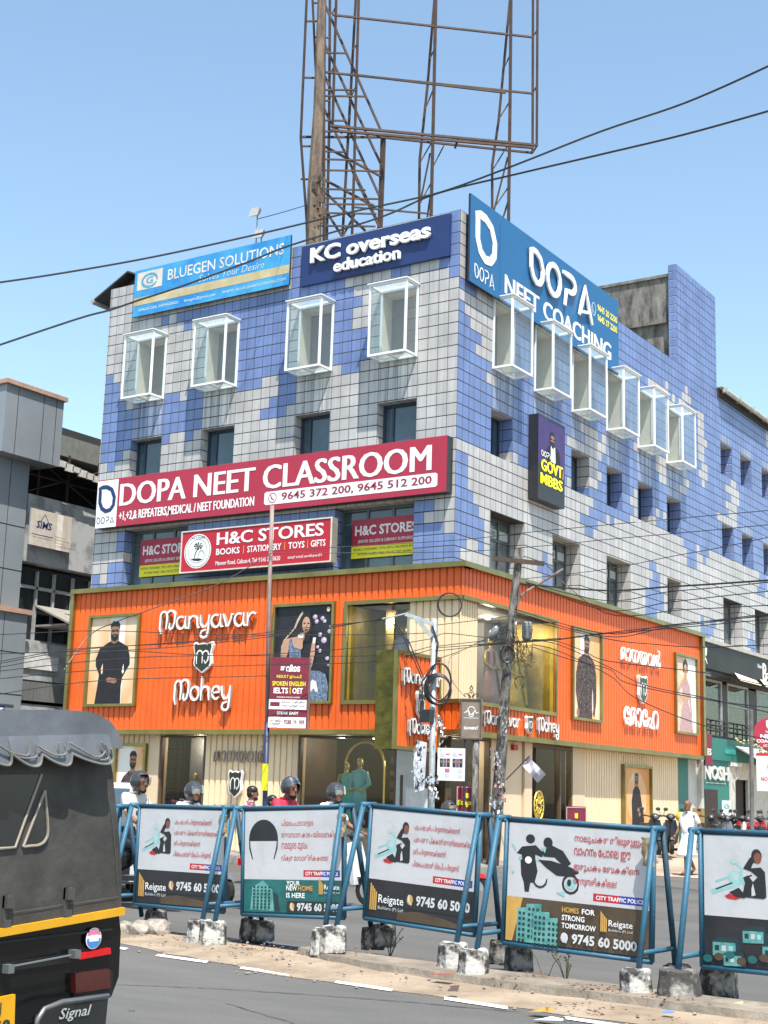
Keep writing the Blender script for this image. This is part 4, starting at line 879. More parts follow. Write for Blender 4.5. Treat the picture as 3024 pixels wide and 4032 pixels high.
def hc_win(u0, u1, v0, v1):
    def d(G, t, w):
        h = v1-v0; W_ = u1-u0
        b = MB(); b.frect(G,u0,v0,u1,v0+h*.31,w+.004); b.build('stripe', YEL, t)
        b = MB(); text(b,'H&C STORES',G,u0+W_*.05,v0+h*.58,u1-W_*.04,v0+h*.84,w+.006,w+.006,0,bold=.03); text(b,'(BOOK SELLERS & LIBRARY SUPPLIERS)',G,u0+W_*.1,v0+h*.37,u1-W_*.08,v0+h*.47,w+.006,w+.006,0,bold=.01); b.build('lettering', PINKW, t)
        b = MB(); text(b,"BOOKS, STATIONERY, TOYS, GIFTS, CHILDREN'S BOOK,",G,u0+W_*.04,v0+h*.185,u1-W_*.03,v0+h*.255,w+.006,w+.006,0,bold=.015); text(b,'FICTION, NCERT, CBSE, ICSE, ISC TEXT BOOKS',G,u0+W_*.1,v0+h*.06,u1-W_*.1,v0+h*.13,w+.006,w+.006,0,bold=.015); b.build('lettering', mat('olive_ink',(.05,.05,.01)), t)
    return d
board('signboard',FL,-10.73,7.66,-8.72,8.74,-.3,.03,'red and yellow bookshop board in the window left of the palm tree emblem board',RED,hc_win(-10.73,-8.72,7.66,8.74))
board('signboard',FL,-3.29,7.7,-1.21,8.73,-.3,.03,'red and yellow bookshop board in the window nearest the building corner',RED,hc_win(-3.29,-1.21,7.7,8.73))
def dopa_blue(G, t, w):
    b = MB(); dopa_d(b,G,.42,15.42,1.62,16.78,w+.006,w+.012,0,None,.2); dopa_word(b,G,.4,14.86,1.5,15.28,w+.006,w+.012,0,.13); b.frect(G,1.76,14.7,1.78,16.85,w+.004,1)
    b.build('logo',[WHITE,mat('seam_blue',(.01,.08,.24))],t)
    b = MB(); dopa_word(b,G,3.35,15.72,7.55,16.78,w+.05,w+.1,0,.155); b.build('lettering',WHITE,t)
    b = MB(); text(b,'NEET COACHING',G,2.05,14.98,8.95,15.52,w+.006,w+.006,0,bold=.01,res=3,heavy=.04); b.build('lettering',WHITE,t)
    b = MB(); text(b,'9645 20 2200',G,7.95,16.32,9.4,16.54,w+.006,w+.006,0,bold=.03); text(b,'9645 37 2200',G,7.95,16.0,9.4,16.22,w+.006,w+.006,0,bold=.03); b.build('lettering',mat('pale_yellow_print',(.75,.7,.12)),t)
    b = MB(); b.ribbon(G,arc(7.68,16.28,.14,.2,0,360,14),.03,w+.006,w+.008); b.ribbon(G,[(7.6,16.36),(7.62,16.22),(7.74,16.16)],.04,w+.006,w+.008); b.build('phone_symbol',mat('faded_tagline',(.45,.6,.68)),t)
board('signboard',FR,.16,14.7,9.52,17.1,.2,.06,'tall bright blue coaching board with white letters, leaning over the right roof edge',BLUE,dopa_blue)
def mbbs(G, t, w):
    b = MB()
    u = lambda x: 3.9+1.65*x; v = lambda y: 9.7+2.35*y; P = lambda pts,m,q: b.fpoly(G,[(u(x),v(y)) for x,y in pts],w+q,m)
    P([(0,.42),(1,.42),(1,.99),(0,.99)],0,.003); P([(.3,.48),(.3,.62),(.4,.69),(.48,.71),(.62,.71),(.78,.66),(.82,.48)],1,.006); P([(.46,.5),(.46,.7),(.54,.66),(.62,.7),(.64,.5)],2,.008)
    b.disc(G,u(.52),v(.77),.13,.17,w+.01,3); P([(.43,.79),(.44,.85),(.52,.87),(.6,.85),(.61,.79),(.56,.82),(.48,.82)],4,.012); P([(.44,.745),(.6,.745),(.57,.69),(.52,.67),(.47,.69)],4,.013); P([(.44,.785),(.5,.785),(.5,.765),(.44,.765)],4,.014); P([(.54,.785),(.6,.785),(.6,.765),(.54,.765)],4,.014); P([(.86,.34),(.9,.44),(.93,.5),(.95,.42),(.93,.34)],3,.02)
    b.build('picture',[mat('violet_screen',(.05,.018,.12),.4,var=.2),COAT,WHITE,SK,HAIR],t)
    b = MB(); text(b,'GOVT',G,u(.1),v(.35),u(.9),v(.49),w+.016,w+.016,0,bold=.01,heavy=.04); text(b,'MBBS',G,u(.08),v(.19),u(.9),v(.32),w+.016,w+.016,0,bold=.01,heavy=.04); b.build('lettering',emis('lit_yellow',(.85,.8,.02),.35),t)
    b = MB(); dopa_word(b,G,u(.1),v(.52),u(.52),v(.59),w+.016,w+.018,0,.16); b.build('logo',WHITE,t)
board('display_screen',FR,3.9,9.7,5.55,12.08,.3,.29,'black upright display box with yellow letters on violet ground, on the right facade',BLACK,mbbs,cat='display')

# ================================================================ the empty hoarding frame on the roof
HA = at('V',933,462,42.); HD = Vector((.69,.724,0)).normalized(); HN = Vector((HD.y,-HD.x,0))
def hp(x, y, off=0., c='P1'):
    r = ray(c,x,y); t_ = ((HA+HN*off)-CP).dot(HN)/r.dot(HN); return CP+r*t_
hd = thing('billboard_frame', 'tall rusty steel frame of an empty billboard standing on the roof', 'billboard frame', (HA.x,HA.y,15.6)); ho = hd.location.copy()
def members(name, segs, w, off=0., m=RUST):
    for s in segs:
        b = MB(); P_ = [hp(*p,off) for p in s]
        if name in ('post','tower_leg','back_brace') and P_[-1].z < 20.5: P_.append(Vector((P_[-1].x,P_[-1].y,15.6)))
        for p,q in zip(P_,P_[1:]): b.bar(p-ho, q-ho, w, w)
        b.build(name, m, hd)
T = -60
members('rail',[[(395,75),(1400,187)]],.055); members('rail',[[(350,362),(1400,470)],[(490,374),(1265,466)]],.055); members('rail',[[(380,632),(1422,730)],[(385,655),(1400,742)]],.07); members('rail',[[(240,688),(640,690),(1400,768)]],.06,-.5)
for s in ([(415,T),(395,640)],[(528,T),(508,650),(505,800),(490,1270)],[(915,T),(905,430),(888,1175)],[(1292,T),(1287,500),(1278,1190)],[(1402,T),(1400,768)],[(1425,T),(1421,735)]): members('post',[s],.075 if s[0][0] in (915,1292) else .06)
members('back_brace',[[(515,T),(485,480),(440,1270)]],.06,-.5); members('back_brace',[[(912,T),(872,430),(833,800),(828,1180)]],.06,-.5); members('back_brace',[[(1292,T),(1230,600),(1197,830),(1197,1160)]],.06,-.5)
members('lattice',[[(915,225),(885,295)],[(905,440),(860,550)],[(905,695),(838,810)],[(900,900),(833,1025)],[(955,730),(893,850)],[(885,770),(835,1020)],[(890,960),(865,1130)]],.04,-.2)
members('lattice',[[(1290,270),(1262,330)],[(1285,510),(1230,600)],[(1275,730),(1205,845)],[(1275,790),(1205,1060)],[(1278,940),(1200,1055)],[(1278,1010),(1240,1130)]],.04,-.2)
members('lattice',[[(1424,150),(1402,185)],[(1420,435),(1400,470)],[(1421,735),(1400,768)],[(517,225),(497,250)],[(510,440),(480,500)],[(412,35),(392,70)],[(405,330),(385,370)],[(1025,700),(1010,745)],[(408,640),(445,670)]],.05,-.1)
members('tower_leg',[[(267,T),(235,690),(265,1110),(268,1240)]],.055,.3); members('tower_leg',[[(292,T),(303,190),(312,400)]],.05,0); members('tower_leg',[[(356,T),(350,600),(352,1240)]],.07,.2); members('tower_leg',[[(382,T),(378,640),(365,1240)]],.06,-.8); members('tower_leg',[[(650,675),(645,830),(630,1230)]],.12,-.6)
members('lattice',[[(355,20),(640,660)],[(345,200),(640,830)],[(350,370),(630,985)],[(350,540),(615,1100)],[(345,730),(635,885)],[(330,890),(610,1040)],[(350,1040),(450,1200)],[(490,850),(630,1140)],[(440,1200),(505,1080)],[(320,930),(560,1160)]],.06,-.35)
members('lattice',[[(265,107),(330,107)],[(250,390),(312,392)],[(240,735),(300,735)],[(235,900),(290,902)],[(298,15),(350,15)],[(300,187),(380,190)],[(350,265),(465,268)],[(340,452),(510,452)],[(330,482),(560,485)],[(340,605),(465,607)],[(335,800),(545,805)],[(320,855),(630,860)],[(350,995),(625,1000)],[(350,1070),(615,1075)],[(340,1135),(610,1138)],[(345,505),(385,508)],[(340,660),(395,662)],[(340,760),(460,765)],[(350,950),(560,955)],[(350,1025),(600,1028)],[(490,1040),(895,1075)]],.045,.0)
b = MB(); b.tube([hp(342,T,.5)-ho,hp(325,560,.5)-ho,hp(303,950,.5)-ho,hp(300,1260,.5)-ho,Vector((hp(300,1260,.5).x,hp(300,1260,.5).y,15.6))-ho],[.12,.16,.2,.23,.23],8)
b.build('mast', mat('rusted_mast',(.07,.05,.038),.85,scale=2.5,bump=.5,bscale=16,col2=(.22,.16,.11),stretch=(2,2,.6)), hd)
b = MB(); rnd = random.Random(9)
for k in range(26): 
    y = rnd.uniform(860,1220); x = 318-(y-900)*.02+rnd.uniform(-18,40); c_ = hp(x,y,.7)-ho; b.box(c_-Vector((.05,.02,.12)),c_+Vector((.05,.02,.12)))
b.build('clamp', mat('rusted_mast',(.07,.05,.038)), hd)
# floodlights on the roof edge
for i,(c,x,y,lab) in enumerate((('P1',18,1070,'small white floodlight high on a pole above the faded sky blue board'),('P1',38,1180,'small grey floodlight standing on top of the faded sky blue board'))):
    p = on_y(c,x,y,.35); z0 = 16.6; t = thing('floodlight', lab, 'floodlight', (p.x,.35,z0)); h = p.z-z0
    b = MB(); b.tube([(0,0,0),(0,0,h)],.02,6); b.build('pole', STEEL, t)
    b = MB(); b.loft([[(-.1,-.05,h-.1),(.1,-.05,h-.12),(.1,.05,h+.06),(-.1,.05,h+.08)],[(-.16,-.22,h-.16),(.16,-.22,h-.18),(.16,-.1,h+.12),(-.16,-.1,h+.14)]]); b.build('lamp_head', mat('lamp_grey',(.3,.3,.28),.5) if i==0 else GREY, t)

# ================================================================ neighbours on the left
GRP = mat('grey_panel', (.22,.24,.255), .35, var=.08, scale=.5, spec=.5); COP = mat('terracotta_coping', (.40,.24,.17), .7)
lb = thing('panel_building', 'grey metal panelled building with terracotta coping at the left edge', 'building', (-20,-.5,0)); lo_ = lb.location.copy()
def gp(b, x0, y0, z0, x1, y1, z1, m=0): b.box(Vector((x0,y0,z0))-lo_, Vector((x1,y1,z1))-lo_, m)
b = MB(); gp(b,-24,-.57,11.82,-16,1.87,14.0); gp(b,-24,-.3,7.05,-16.55,1.12,11.82); gp(b,-24,-.3,0,-16.3,1.3,6.95)
# left face runs on behind
gp(b,-40,.3,6.0,-24,12,13.6); b.build('wall', GRP, lb)
b = MB(); gp(b,-24.1,-.65,14.0,-15.9,1.95,14.14); gp(b,-24,-.42,6.93,-16.2,1.4,7.08); build_each(b, 'coping', COP, lb)
b = MB()                                   # dark open joints between the panels
for y in (-.08,1.0,1.55): gp(b,-16.01,y,11.84,-15.995,y+.02,13.98)
gp(b,-16.555,.35,7.1,-16.545,.37,11.8)
for z in (8.3,9.7): gp(b,-16.555,-.3,z,-16.544,1.12,z+.025)
for y in (.35,): gp(b,-16.31,y,.2,-16.294,y+.02,6.9)
for z in (5.7,4.4): gp(b,-16.31,-.3,z,-16.293,1.3,z+.025)
for x in (-17.6,-19.2): gp(b,x,-.58,11.84,x+.02,-.565,13.98)
b.build('panel_joint', BLACK, lb)
b = MB(); gp(b,-16.31,-.3,4.05,-16.28,1.0,4.1); b.build('sill', ALU, lb)
mb_ = thing('open_fronted_building', 'shabby grey building with dark open top floor between panelled and tiled buildings', 'building', (-17,3,0)); lo_ = mb_.location.copy()
SHAB = mat('shabby_render', (.22,.22,.22), .85, scale=1.4, col2=(.40,.40,.39), lo=.4, hi=.55)
b = MB(); gp(b,-24,1.3,8.7,-16.7,9,10.9); gp(b,-24,1.3,4.95,-16.62,9,6.15); gp(b,-24,1.3,0,-16.7,9,4.2); gp(b,-24,1.32,4.2,-18.5,9,14,1); b.build('wall',[SHAB,DARK],mb_)
b = MB(); b.hexa([Vector(p)-lo_ for p in ((-16.3,1.6,12.1),(-16.3,9,11.2),(-24,9,12.8),(-24,1.6,13.4),(-16.3,1.6,12.25),(-16.3,9,11.35),(-24,9,12.95),(-24,1.6,13.55))]); b.build('roof', mat('dark_sheet',(.06,.06,.062)), mb_)
b = MB(); gp(b,-24,2.4,12.6,-17.2,9,13.3); b.build('roof_wall', mat('olive_render',(.17,.17,.15),.8), mb_)
b = MB(); rnd = random.Random(3)
for k in range(16): y = 1.7+k*.32; gp(b,-16.32+rnd.uniform(0,.1),y,12.0-.12*(y-1.6)+rnd.uniform(-.1,0),-16.2,y+.36,12.16-.12*(y-1.6))
b.build('eaves_edge', mat('broken_edge',(.5,.47,.43),.8), mb_)
b = MB()
for y in (1.9,3.2,4.6): gp(b,-17.0,y,10.9,-16.95,y+.06,12.6)
for a,c in (((-16.9,1.4,11.0),(-16.9,4.6,12.3)),((-16.9,4.6,11.0),(-16.9,1.4,12.3))): b.bar(Vector(a)-lo_,Vector(c)-lo_,.04)
gp(b,-17,1.4,11.6,-16.96,8,11.65); b.build('roof_truss', RUST, mb_)
b = MB(); gp(b,-17.2,1.4,10.55,-16.9,8,10.95); b.build('tarpaulin', mat('blue_tarpaulin',(.01,.06,.16),.5,scale=6,col2=(.03,.14,.28)), mb_)
# strip windows of the middle floor and louvred band below
b = MB(); gp(b,-17.2,1.3,6.2,-17.1,9,8.6); b.build('pane', mat('dim_glass',(.02,.024,.026),.15), mb_)
b = MB()
for y in (1.35,2.2,2.95,3.8,4.6): gp(b,-17.08,y,6.2,-16.98,y+.08,8.5)
gp(b,-17.08,1.3,7.9,-16.98,9,8.0); gp(b,-17.08,1.3,6.15,-16.9,9,6.25); build_each(b, 'window_frame', mat('aluminium_frame',(.34,.34,.33),.5), mb_)
b = MB(); gp(b,-16.68,1.3,4.3,-16.64,9,4.93); b.build('strip_window', mat('louvre_grey',(.11,.11,.105),.6,scale=1,stretch=(1,40,1),col2=(.2,.2,.19)), mb_)
b = MB(); gp(b,-17.1,2.3,6.7,-15.6,4.4,6.76); b.hexa([Vector(p)-lo_ for p in ((-15.4,2.2,6.72),(-15.4,5,6.72),(-17,5,7.35),(-17,2.2,7.35),(-15.4,2.2,6.78),(-15.4,5,6.78),(-17,5,7.41),(-17,2.2,7.41))]); b.build('awning', mat('awning_sheet',(.26,.24,.21),.8), mb_)
b = MB(); gp(b,-16.7,1.3,5.3,-16.55,3.0,5.75); b.build('white_patch', mat('whitewash',(.62,.6,.57),.8,var=.2), mb_)
def sims(G, t, w):
    b = MB(); text(b,'SIMS',G,1.45,9.78,2.1,10.02,w+.006,w+.006,0,bold=.02,shear=.04); b.ribbon(G,[(1.62,10.0),(1.8,10.26),(2.0,9.98)],.03,w+.004,w+.006); b.frect(G,1.3,9.55,2.2,9.57,w+.004); text(b,'the complete upholstery',G,1.35,9.45,2.15,9.5,w+.006,w+.006,0,bold=0); b.build('lettering', NAVY, t)
    b = MB(); b.frect(G,2.35,9.2,2.6,10.36,w+.003); b.build('pale_strip', mat('bright_board',(.68,.62,.52)), t)
    b = MB()
    for k,s in enumerate(('Showroom','MAVOOR ROAD','Calicut','INTERIOR FABRICS')): text(b,s,G,2.3,9.6-.1*k,2.3+.06*len(s),9.64-.1*k,w+.006,w+.006,0,bold=0)
    b.build('lettering', mat('rust_print',(.3,.08,.05)), t)
FM = lambda u,v,w_: Vector((-16.4+w_,u,v))
board('signboard',FM,1.2,9.2,3.0,10.38,.0,.06,'cream upholstery shop board hung under the dark open floor on the left',mat('cream_board',(.50,.44,.36),.6),sims,side=GREY)
q = on_x('Q4',0,2060,-15.9)
board('name_board',lambda u,v,w_: Vector((-15.9+w_,u,v)),q.y-.8,q.z-.16,q.y+.17,q.z+.18,0,.05,'small navy board with white lettering, cut by the left edge',NAVY,lambda G,t,w: (lambda b: (text(b,'ST',G,q.y-.2,q.z-.1,q.y+.12,q.z+.11,w+.005,w+.005,0,bold=.03), b.build('lettering', WHITE, t)))(MB()))

# ================================================================ shops to the right under the tiled wall
FX = mat('black_fascia', (.016,.016,.017), .45, var=.3, scale=.8, spec=.25)
rs_ = thing('black_shopfront', 'black upper floor shopfront with showcase windows right of the orange cladding', 'shopfront', (0,20,0)); lo_ = rs_.location.copy()
def rp(b, y0, z0, x0, y1, z1, x1, m=0): b.box(Vector((x0,y0,z0))-lo_, Vector((x1,y1,z1))-lo_, m)
b = MB(); rp(b,15.62,6.2,.0,27,7.08,.42); rp(b,15.62,5.95,.0,18.9,6.2,.3); b.build('fascia', FX, rs_)
b = MB(); rp(b,15.62,7.08,0,27,7.2,.5); b.build('ledge', mat('ledge_grey',(.38,.37,.34),.7), rs_)
b = MB(); rp(b,15.62,4.0,-2.6,27,6.9,-2.5); rp(b,15.62,3.95,-2.5,27,4.05,.0); rp(b,15.62,5.95,-2.5,27,6.2,.0); b.build('room', mat('dim_room',(.05,.05,.052),.7,var=.3), rs_)
b = MB()
for y,wd in ((18.75,.45),(21.5,.85),(24.4,.5)): rp(b,y,4.05,-.2,y+wd,5.95,.02)
build_each(b, 'pier', FX, rs_)
b = MB()
for y in (18.62,19.25,21.38,22.4): rp(b,y,4.05,-.05,y+.08,5.95,.03)
rp(b,15.62,5.88,-.05,27,5.95,.02); rp(b,19.3,5.15,-.05,21.4,5.2,.02); build_each(b, 'window_frame', mat('aluminium_frame',(.34,.34,.33)), rs_)
g = MB(); rp(g,15.62,4.05,-.03,27,5.9,-.02); g.build('pane', SHOPG, rs_)
b = MB(); rp(b,19.5,4.06,-1.2,20.9,5.6,-1.1); b.build('dress_display', mat('dusky_cloth',(.16,.09,.09),.7,scale=7,stretch=(1,1,.2),col2=(.28,.2,.19)), rs_)
b = MB(); text(b,'SALE',lambda u,v,w_: Vector((.0+w_,u,v))-lo_,19.5,5.3,20.8,5.6,-.1,-.1,0,bold=.03); b.build('lettering', GREY, rs_)
b = MB()
for y in (18.88,21.6): b.poly([Vector(p)-lo_ for p in ((.43,y,6.28),(.43,y+2.3,6.2),(.95,y+1.35,5.92),(.95,y-.9,5.92))])
build_each(b, 'lamp_canopy', mat('cream_canvas',(.72,.64,.45),.7), rs_)
GFB = lambda u,v,w_: Vector((.42+w_,u,v))-lo_
b = MB(); text(b,'New',GFB,21.4,6.68,21.88,6.84,.005,.005,0,bold=.01); text(b,'B',GFB,21.93,6.24,22.35,6.9,.005,.03,0,bold=.01); text(b,'adiwala',GFB,22.45,6.34,25,6.7,.005,.03,0,bold=.01); b.ribbon(GFB,[(15.85,6.5),(16.1,6.66),(16.13,6.88),(16.02,6.9),(16.0,6.6)],.05,.005,.03); b.ribbon(GFB,[(15.85,6.42),(16.03,6.5),(16.15,6.36)],.07,.005,.03); b.build('lettering', WHITE, rs_)
b = MB(); text(b,'WHOLESALE ONLY',lambda u,v,w_: Vector((.3+w_,u,v))-lo_,15.9,5.98,16.9,6.1,.005,.005,0,bold=.01); b.build('lettering', WHITE, rs_)
b = MB()
for z in (4.2,4.38,4.55): rp(b,17.0,z,.05,24,z+.03,.09)
for y in [17.0+.9*k for k in range(8)]: rp(b,y,4.0,.05,y+.04,4.58,.09)
b.build('railing', BLACK, rs_)
GRN = mat('green_board', (.012,.15,.125), .5, var=.1, scale=1); GRN2 = mat('teal_board', (.02,.27,.235), .5)
gs = thing('green_shop', 'small green fronted eatery under the black shopfront', 'shop', (0,19,0)); lo_ = gs.location.copy()
b = MB(); rp(b,16.2,3.2,.0,22,3.95,.15,0); rp(b,16.5,.34,-.05,19.1,3.2,.08,0); rp(b,14.5,.34,-.1,15.5,3.13,-.02,0); rp(b,19.1,2.55,-.05,19.9,3.2,.06,1); b.build('wall',[GRN,mat('off_white_wall',(.5,.48,.43))],gs)
b = MB(); rp(b,16.7,.9,.08,17.9,2.2,.1); rp(b,20.25,.34,-.3,21.5,2.65,-.25); build_each(b, 'doorway', mat('dark_doorway',(.035,.02,.018),.7), gs)
b = MB(); rp(b,19.1,.34,-.05,19.62,2.6,.12); rp(b,16.3,.34,-.1,16.5,3.15,.14); rp(b,21.6,.34,-.2,27,3.2,-.1); rp(b,19.9,2.6,-.05,21.6,3.3,.1); build_each(b, 'pillar', mat('off_white_wall',(.5,.48,.43)), gs)
b = MB(); rp(b,18.35,1.3,.08,19.1,1.85,.11); rp(b,19.2,3.05,.1,20.3,3.55,.14); rp(b,18.5,3.45,.15,19.6,3.62,.17,1); b.build('white_panel',[WHITE,GRN2],gs)
GG = lambda u,v,w_: Vector((.1+w_,u,v))-lo_
b = MB(); text(b,'NOSH',GG,16.55,2.52,18.95,3.0,.0,.05,0,bold=.03); b.ribbon(GG,[(16.8,2.42),(18.7,2.42)],.03,-.005,.004); b.build('lettering', mat('pale_letter',(.55,.56,.53)), gs)
b = MB(); text(b,'NOSH',GG,18.42,1.55,19.02,1.75,.014,.014,0,bold=.03); text(b,'Chai',GG,18.75,1.4,19.0,1.5,.014,.014,0); text(b,'NOSH',GG,19.3,3.15,20.2,3.42,.045,.045,0,bold=.03); b.build('lettering', GRN2, gs)
b = MB(); b.hexa([Vector(p)-lo_ for p in ((.1,19.6,3.75),(.1,27,3.75),(1.3,27,3.1),(1.3,19.6,3.1),(.1,19.6,3.8),(.1,27,3.8),(1.3,27,3.15),(1.3,19.6,3.15))])
b.build('awning', mat('striped_awning',(.30,.31,.3),.7,scale=1,stretch=(1,14,1),col2=(.6,.6,.58),lo=.47,hi=.53,detail=0), gs)
b = MB(); rnd = random.Random(6)
for k in range(90): y = rnd.uniform(18.9,24); b.ell(Vector((.5+rnd.uniform(-.3,.9)*.6,y,3.95-(y-18.9)*.1+rnd.uniform(-.15,.1)))-lo_,(.06,.08,.04),6,4,rnd.choice((0,0,1)))
b.build('garland', [mat('garland_leaf',(.10,.13,.04)), mat('garland_flower',(.45,.38,.2))], gs)
b = MB(); rp(b,20.0,.34,-12,27,3.3,-11.9); b.build('back_wall', DARK, gs)
board('signboard',lambda u,v,w_: Vector((.42+w_,u,v)),15.66,2.95,16.3,4.0,.1,.06,'narrow maroon board at the right foot of the orange cladding',mat('maroon_board',(.17,.012,.03)),lambda G,t,w: (lambda b: (text(b,'ES',G,15.85,3.3,16.22,3.52,w+.005,w+.005,0,bold=.03), b.build('lettering', WHITE, t)))(MB()))

# ================================================================ barricades on the median
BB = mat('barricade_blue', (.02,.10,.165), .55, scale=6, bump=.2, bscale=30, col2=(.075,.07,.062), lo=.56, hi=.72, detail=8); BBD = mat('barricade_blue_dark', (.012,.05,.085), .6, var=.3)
VIN = mat('white_vinyl', (.50,.50,.51), .42, scale=2.2, bump=.35, bscale=3.5, spec=.5, col2=(.38,.375,.365), lo=.5, hi=.85, detail=9); VDK = mat('dark_vinyl', (.022,.02,.024), .4, var=.3, scale=2); VTL = mat('teal_vinyl', (.01,.07,.075), .4, scale=2, col2=(.02,.16,.15)); VBR = mat('brown_vinyl', (.05,.035,.025), .4, scale=1.5, col2=(.10,.065,.035))
RPR = mat('red_letter', (.42,.02,.025), .5); TQ = mat('turquoise_print', (.26,.48,.47), .5); GPR = mat('gold_print', (.50,.29,.07), .5); CTR = mat('police_red', (.42,.015,.03), .5); CTB = mat('police_blue', (.03,.04,.30), .5); ICON = mat('icon_black', (.018,.018,.02), .5); BLD1 = mat('render_teal', (.04,.20,.19), .5, scale=9, col2=(.16,.40,.37)); BLD2 = mat('render_dark', (.012,.035,.04), .5); FACEP = mat('print_skin', (.20,.07,.045), .5); SILV = mat('silver_print', (.55,.57,.58), .5)
VM = [VIN, VDK, ICON, TQ, RPR, CTR, CTB, GPR, WHITE, BLD1, BLD2, FACEP, VTL, VBR, SILV]
PX0, PZ0, PZ1 = .0, .30, 1.44
def panel_art(kind, W):
    H = PZ1-PZ0; b = MB(); F = lambda u,v,w_: Vector((u,-w_,v))
    U = lambda a: .035+(W-.07)*a; V = lambda q: PZ0+.035+(H-.07)*(1-q)
    q = [.0]
    def P(pts, m): q[0] += .00016; b.fpoly(F,[(U(x),V(y)) for x,y in pts][::-1],.008+q[0],m)
    def E(x,y,rx,ry,m,n=16): P([(x+rx*math.cos(2*math.pi*k/n), y+ry*math.sin(2*math.pi*k/n)) for k in range(n)],m)
    def Rb(pts,wd,m): q[0] += .00016; b.ribbon(F,[(U(x),V(y)) for x,y in pts],wd,.008+q[0],.0081+q[0],m)
    def T(s,x0,y0,x1,y1,m,bold=.02): q[0] += .00016; text(b,s,F,U(x0),V(y1),U(x1),V(y0),.008+q[0],.008+q[0],m,bold=bold)
    split = {'crash':.655,'helmet':.68,'bikes':.63,'villas':.63}[kind]
    P([(0,0),(1,0),(1,split),(0,split)],0); P([(0,split),(1,split),(1,1),(0,1)],{'crash':1,'helmet':12,'bikes':13,'villas':1}[kind])
    P([(.62,split-.095),(.8,split-.095),(.8,split-.03),(.62,split-.03)],5); P([(.8,split-.095),(.985,split-.095),(.985,split-.03),(.8,split-.03)],6); T('CITY TRAFFIC POLICE',.64,split-.08,.965,split-.045,8,.02)
    def logo(x0,y0,sc,phone=True):
        for k in range(4): P([(x0+.02*k*sc*.9,y0+.02*k*sc*1.2),(x0+.014*sc+.02*k*sc*.9,y0+.012+.02*k*sc*1.2),(x0+.014*sc+.02*k*sc*.9,y0+.25*sc),(x0+.02*k*sc*.9,y0+.25*sc)],7)
        T('Reigate',x0+.085*sc,y0+.1*sc,x0+.33*sc,y0+.2*sc,8,.005); T('Builders (P) Ltd',x0+.085*sc,y0+.205*sc,x0+.33*sc,y0+.245*sc,14,0)
    def phone(x0,y0,x1,y1,col=8):
        w_ = x1-x0; E(x0+w_*.06,(y0+y1)/2,w_*.05,(y1-y0)*.5,7 if col==8 else col,10); Rb([(x0+w_*.04,y0+.01),(x0+w_*.045,(y0+y1)/2+.01),(x0+w_*.085,y1-.005)],.02,14); T('9745 60 5000',x0+w_*.16,y0,x1,y1,14,.035)
    if kind in ('crash','villas'):
        # toppled motorcycle in pale teal and a grieving figure in black
        Rb([(.06,.44),(.22,.36)],.075,3); Rb([(.08,.36),(.24,.28)],.03,3); Rb([(.08,.42),(.3,.3)],.02,2); E(.2,.32,.045,.05,3); E(.2,.32,.02,.022,0); Rb([(.2,.2),(.24,.25),(.24,.32),(.27,.42),(.25,.48)],.022,3); E(.19,.2,.02,.02,3); E(.19,.2,.01,.01,0); E(.22,.42,.02,.02,3)
        P([(.13,.47),(.16,.45),(.2,.465),(.24,.475),(.2,.495),(.15,.49)],4); P([(.16,.44),(.22,.4),(.25,.44),(.26,.48),(.2,.475)],2)
        P([(.24,.47),(.26,.36),(.25,.32),(.28,.30),(.31,.35),(.34,.31),(.3,.27),(.25,.25),(.29,.17),(.33,.13),(.35,.16),(.31,.21),(.30,.245),(.36,.235),(.385,.27),(.39,.40),(.39,.46),(.375,.475)],2); E(.335,.15,.033,.055,2); E(.342,.165,.024,.042,11); P([(.30,.40),(.31,.36),(.325,.45),(.30,.46)],0)
        L_ = ['പടച്ചട്ട ധരിച്ചിരുന്നെങ്കിലെന്ന്','പശ്ചാത്തപിക്കാന് അവരില്ലെങ്കിലും','ധരിച്ചിരുന്നെങ്കിലെന്ന്','പ്രിയപ്പെട്ടവര് വിലപിച്ചിട്ടുണ്ട്.']
        if kind == 'crash':
            for k,(s,x1) in enumerate(zip(L_,(.85,.97,.73,.86))): T(mal(s),.42,.1+.112*k,x1,.172+.112*k,4,.004)
            logo(.025,.69,1.0); P([(.36,.725),(.985,.725),(.985,.885),(.36,.885)],2); phone(.38,.755,.975,.85); P([(.3,.93),(.5,.9),(.75,.93),(.9,.97),(.9,1),(.3,1)],13)
        else:
            T(mal(L_[0]),.5,.1,.95,.168,4)
            for x,y,s in ((.05,.80,.9),(.24,.70,.8),(.43,.68,.7),(.36,.80,1.),(.62,.72,.8),(.62,.84,1.),(.84,.7,.8),(.84,.82,1.),(.12,.9,.7)):
                P([(x,y+.03*s),(x+.16*s,y+.02*s),(x+.16*s,y+.14*s),(x,y+.15*s)],9); P([(x-.02*s,y+.035*s),(x+.04*s,y-.01*s),(x+.17*s,y-.02*s),(x+.19*s,y+.03*s)],10)
                for k in range(3): P([(x+.015*s+.048*s*k,y+.06*s),(x+.045*s+.048*s*k,y+.058*s),(x+.045*s+.048*s*k,y+.105*s),(x+.015*s+.048*s*k,y+.107*s)],(10,0,3)[k])
                P([(x+.16*s,y+.02*s),(x+.2*s,y+.05*s),(x+.2*s,y+.15*s),(x+.16*s,y+.14*s)],10)
            for k in range(14): x = .02+.07*k; E(x,.96-.02*(k%3),.03,.03,13 if k%2 else 12)
    elif kind == 'helmet':
        P([(.045,.30)]+[(.2-.155*math.cos(math.pi*k/14),.285-.20*math.sin(math.pi*k/14)) for k in range(15)]+[(.355,.30)],2); Rb([(.052,.29),(.056,.37),(.085,.475)],.022,2); Rb([(.348,.29),(.344,.37),(.315,.475)],.022,2)
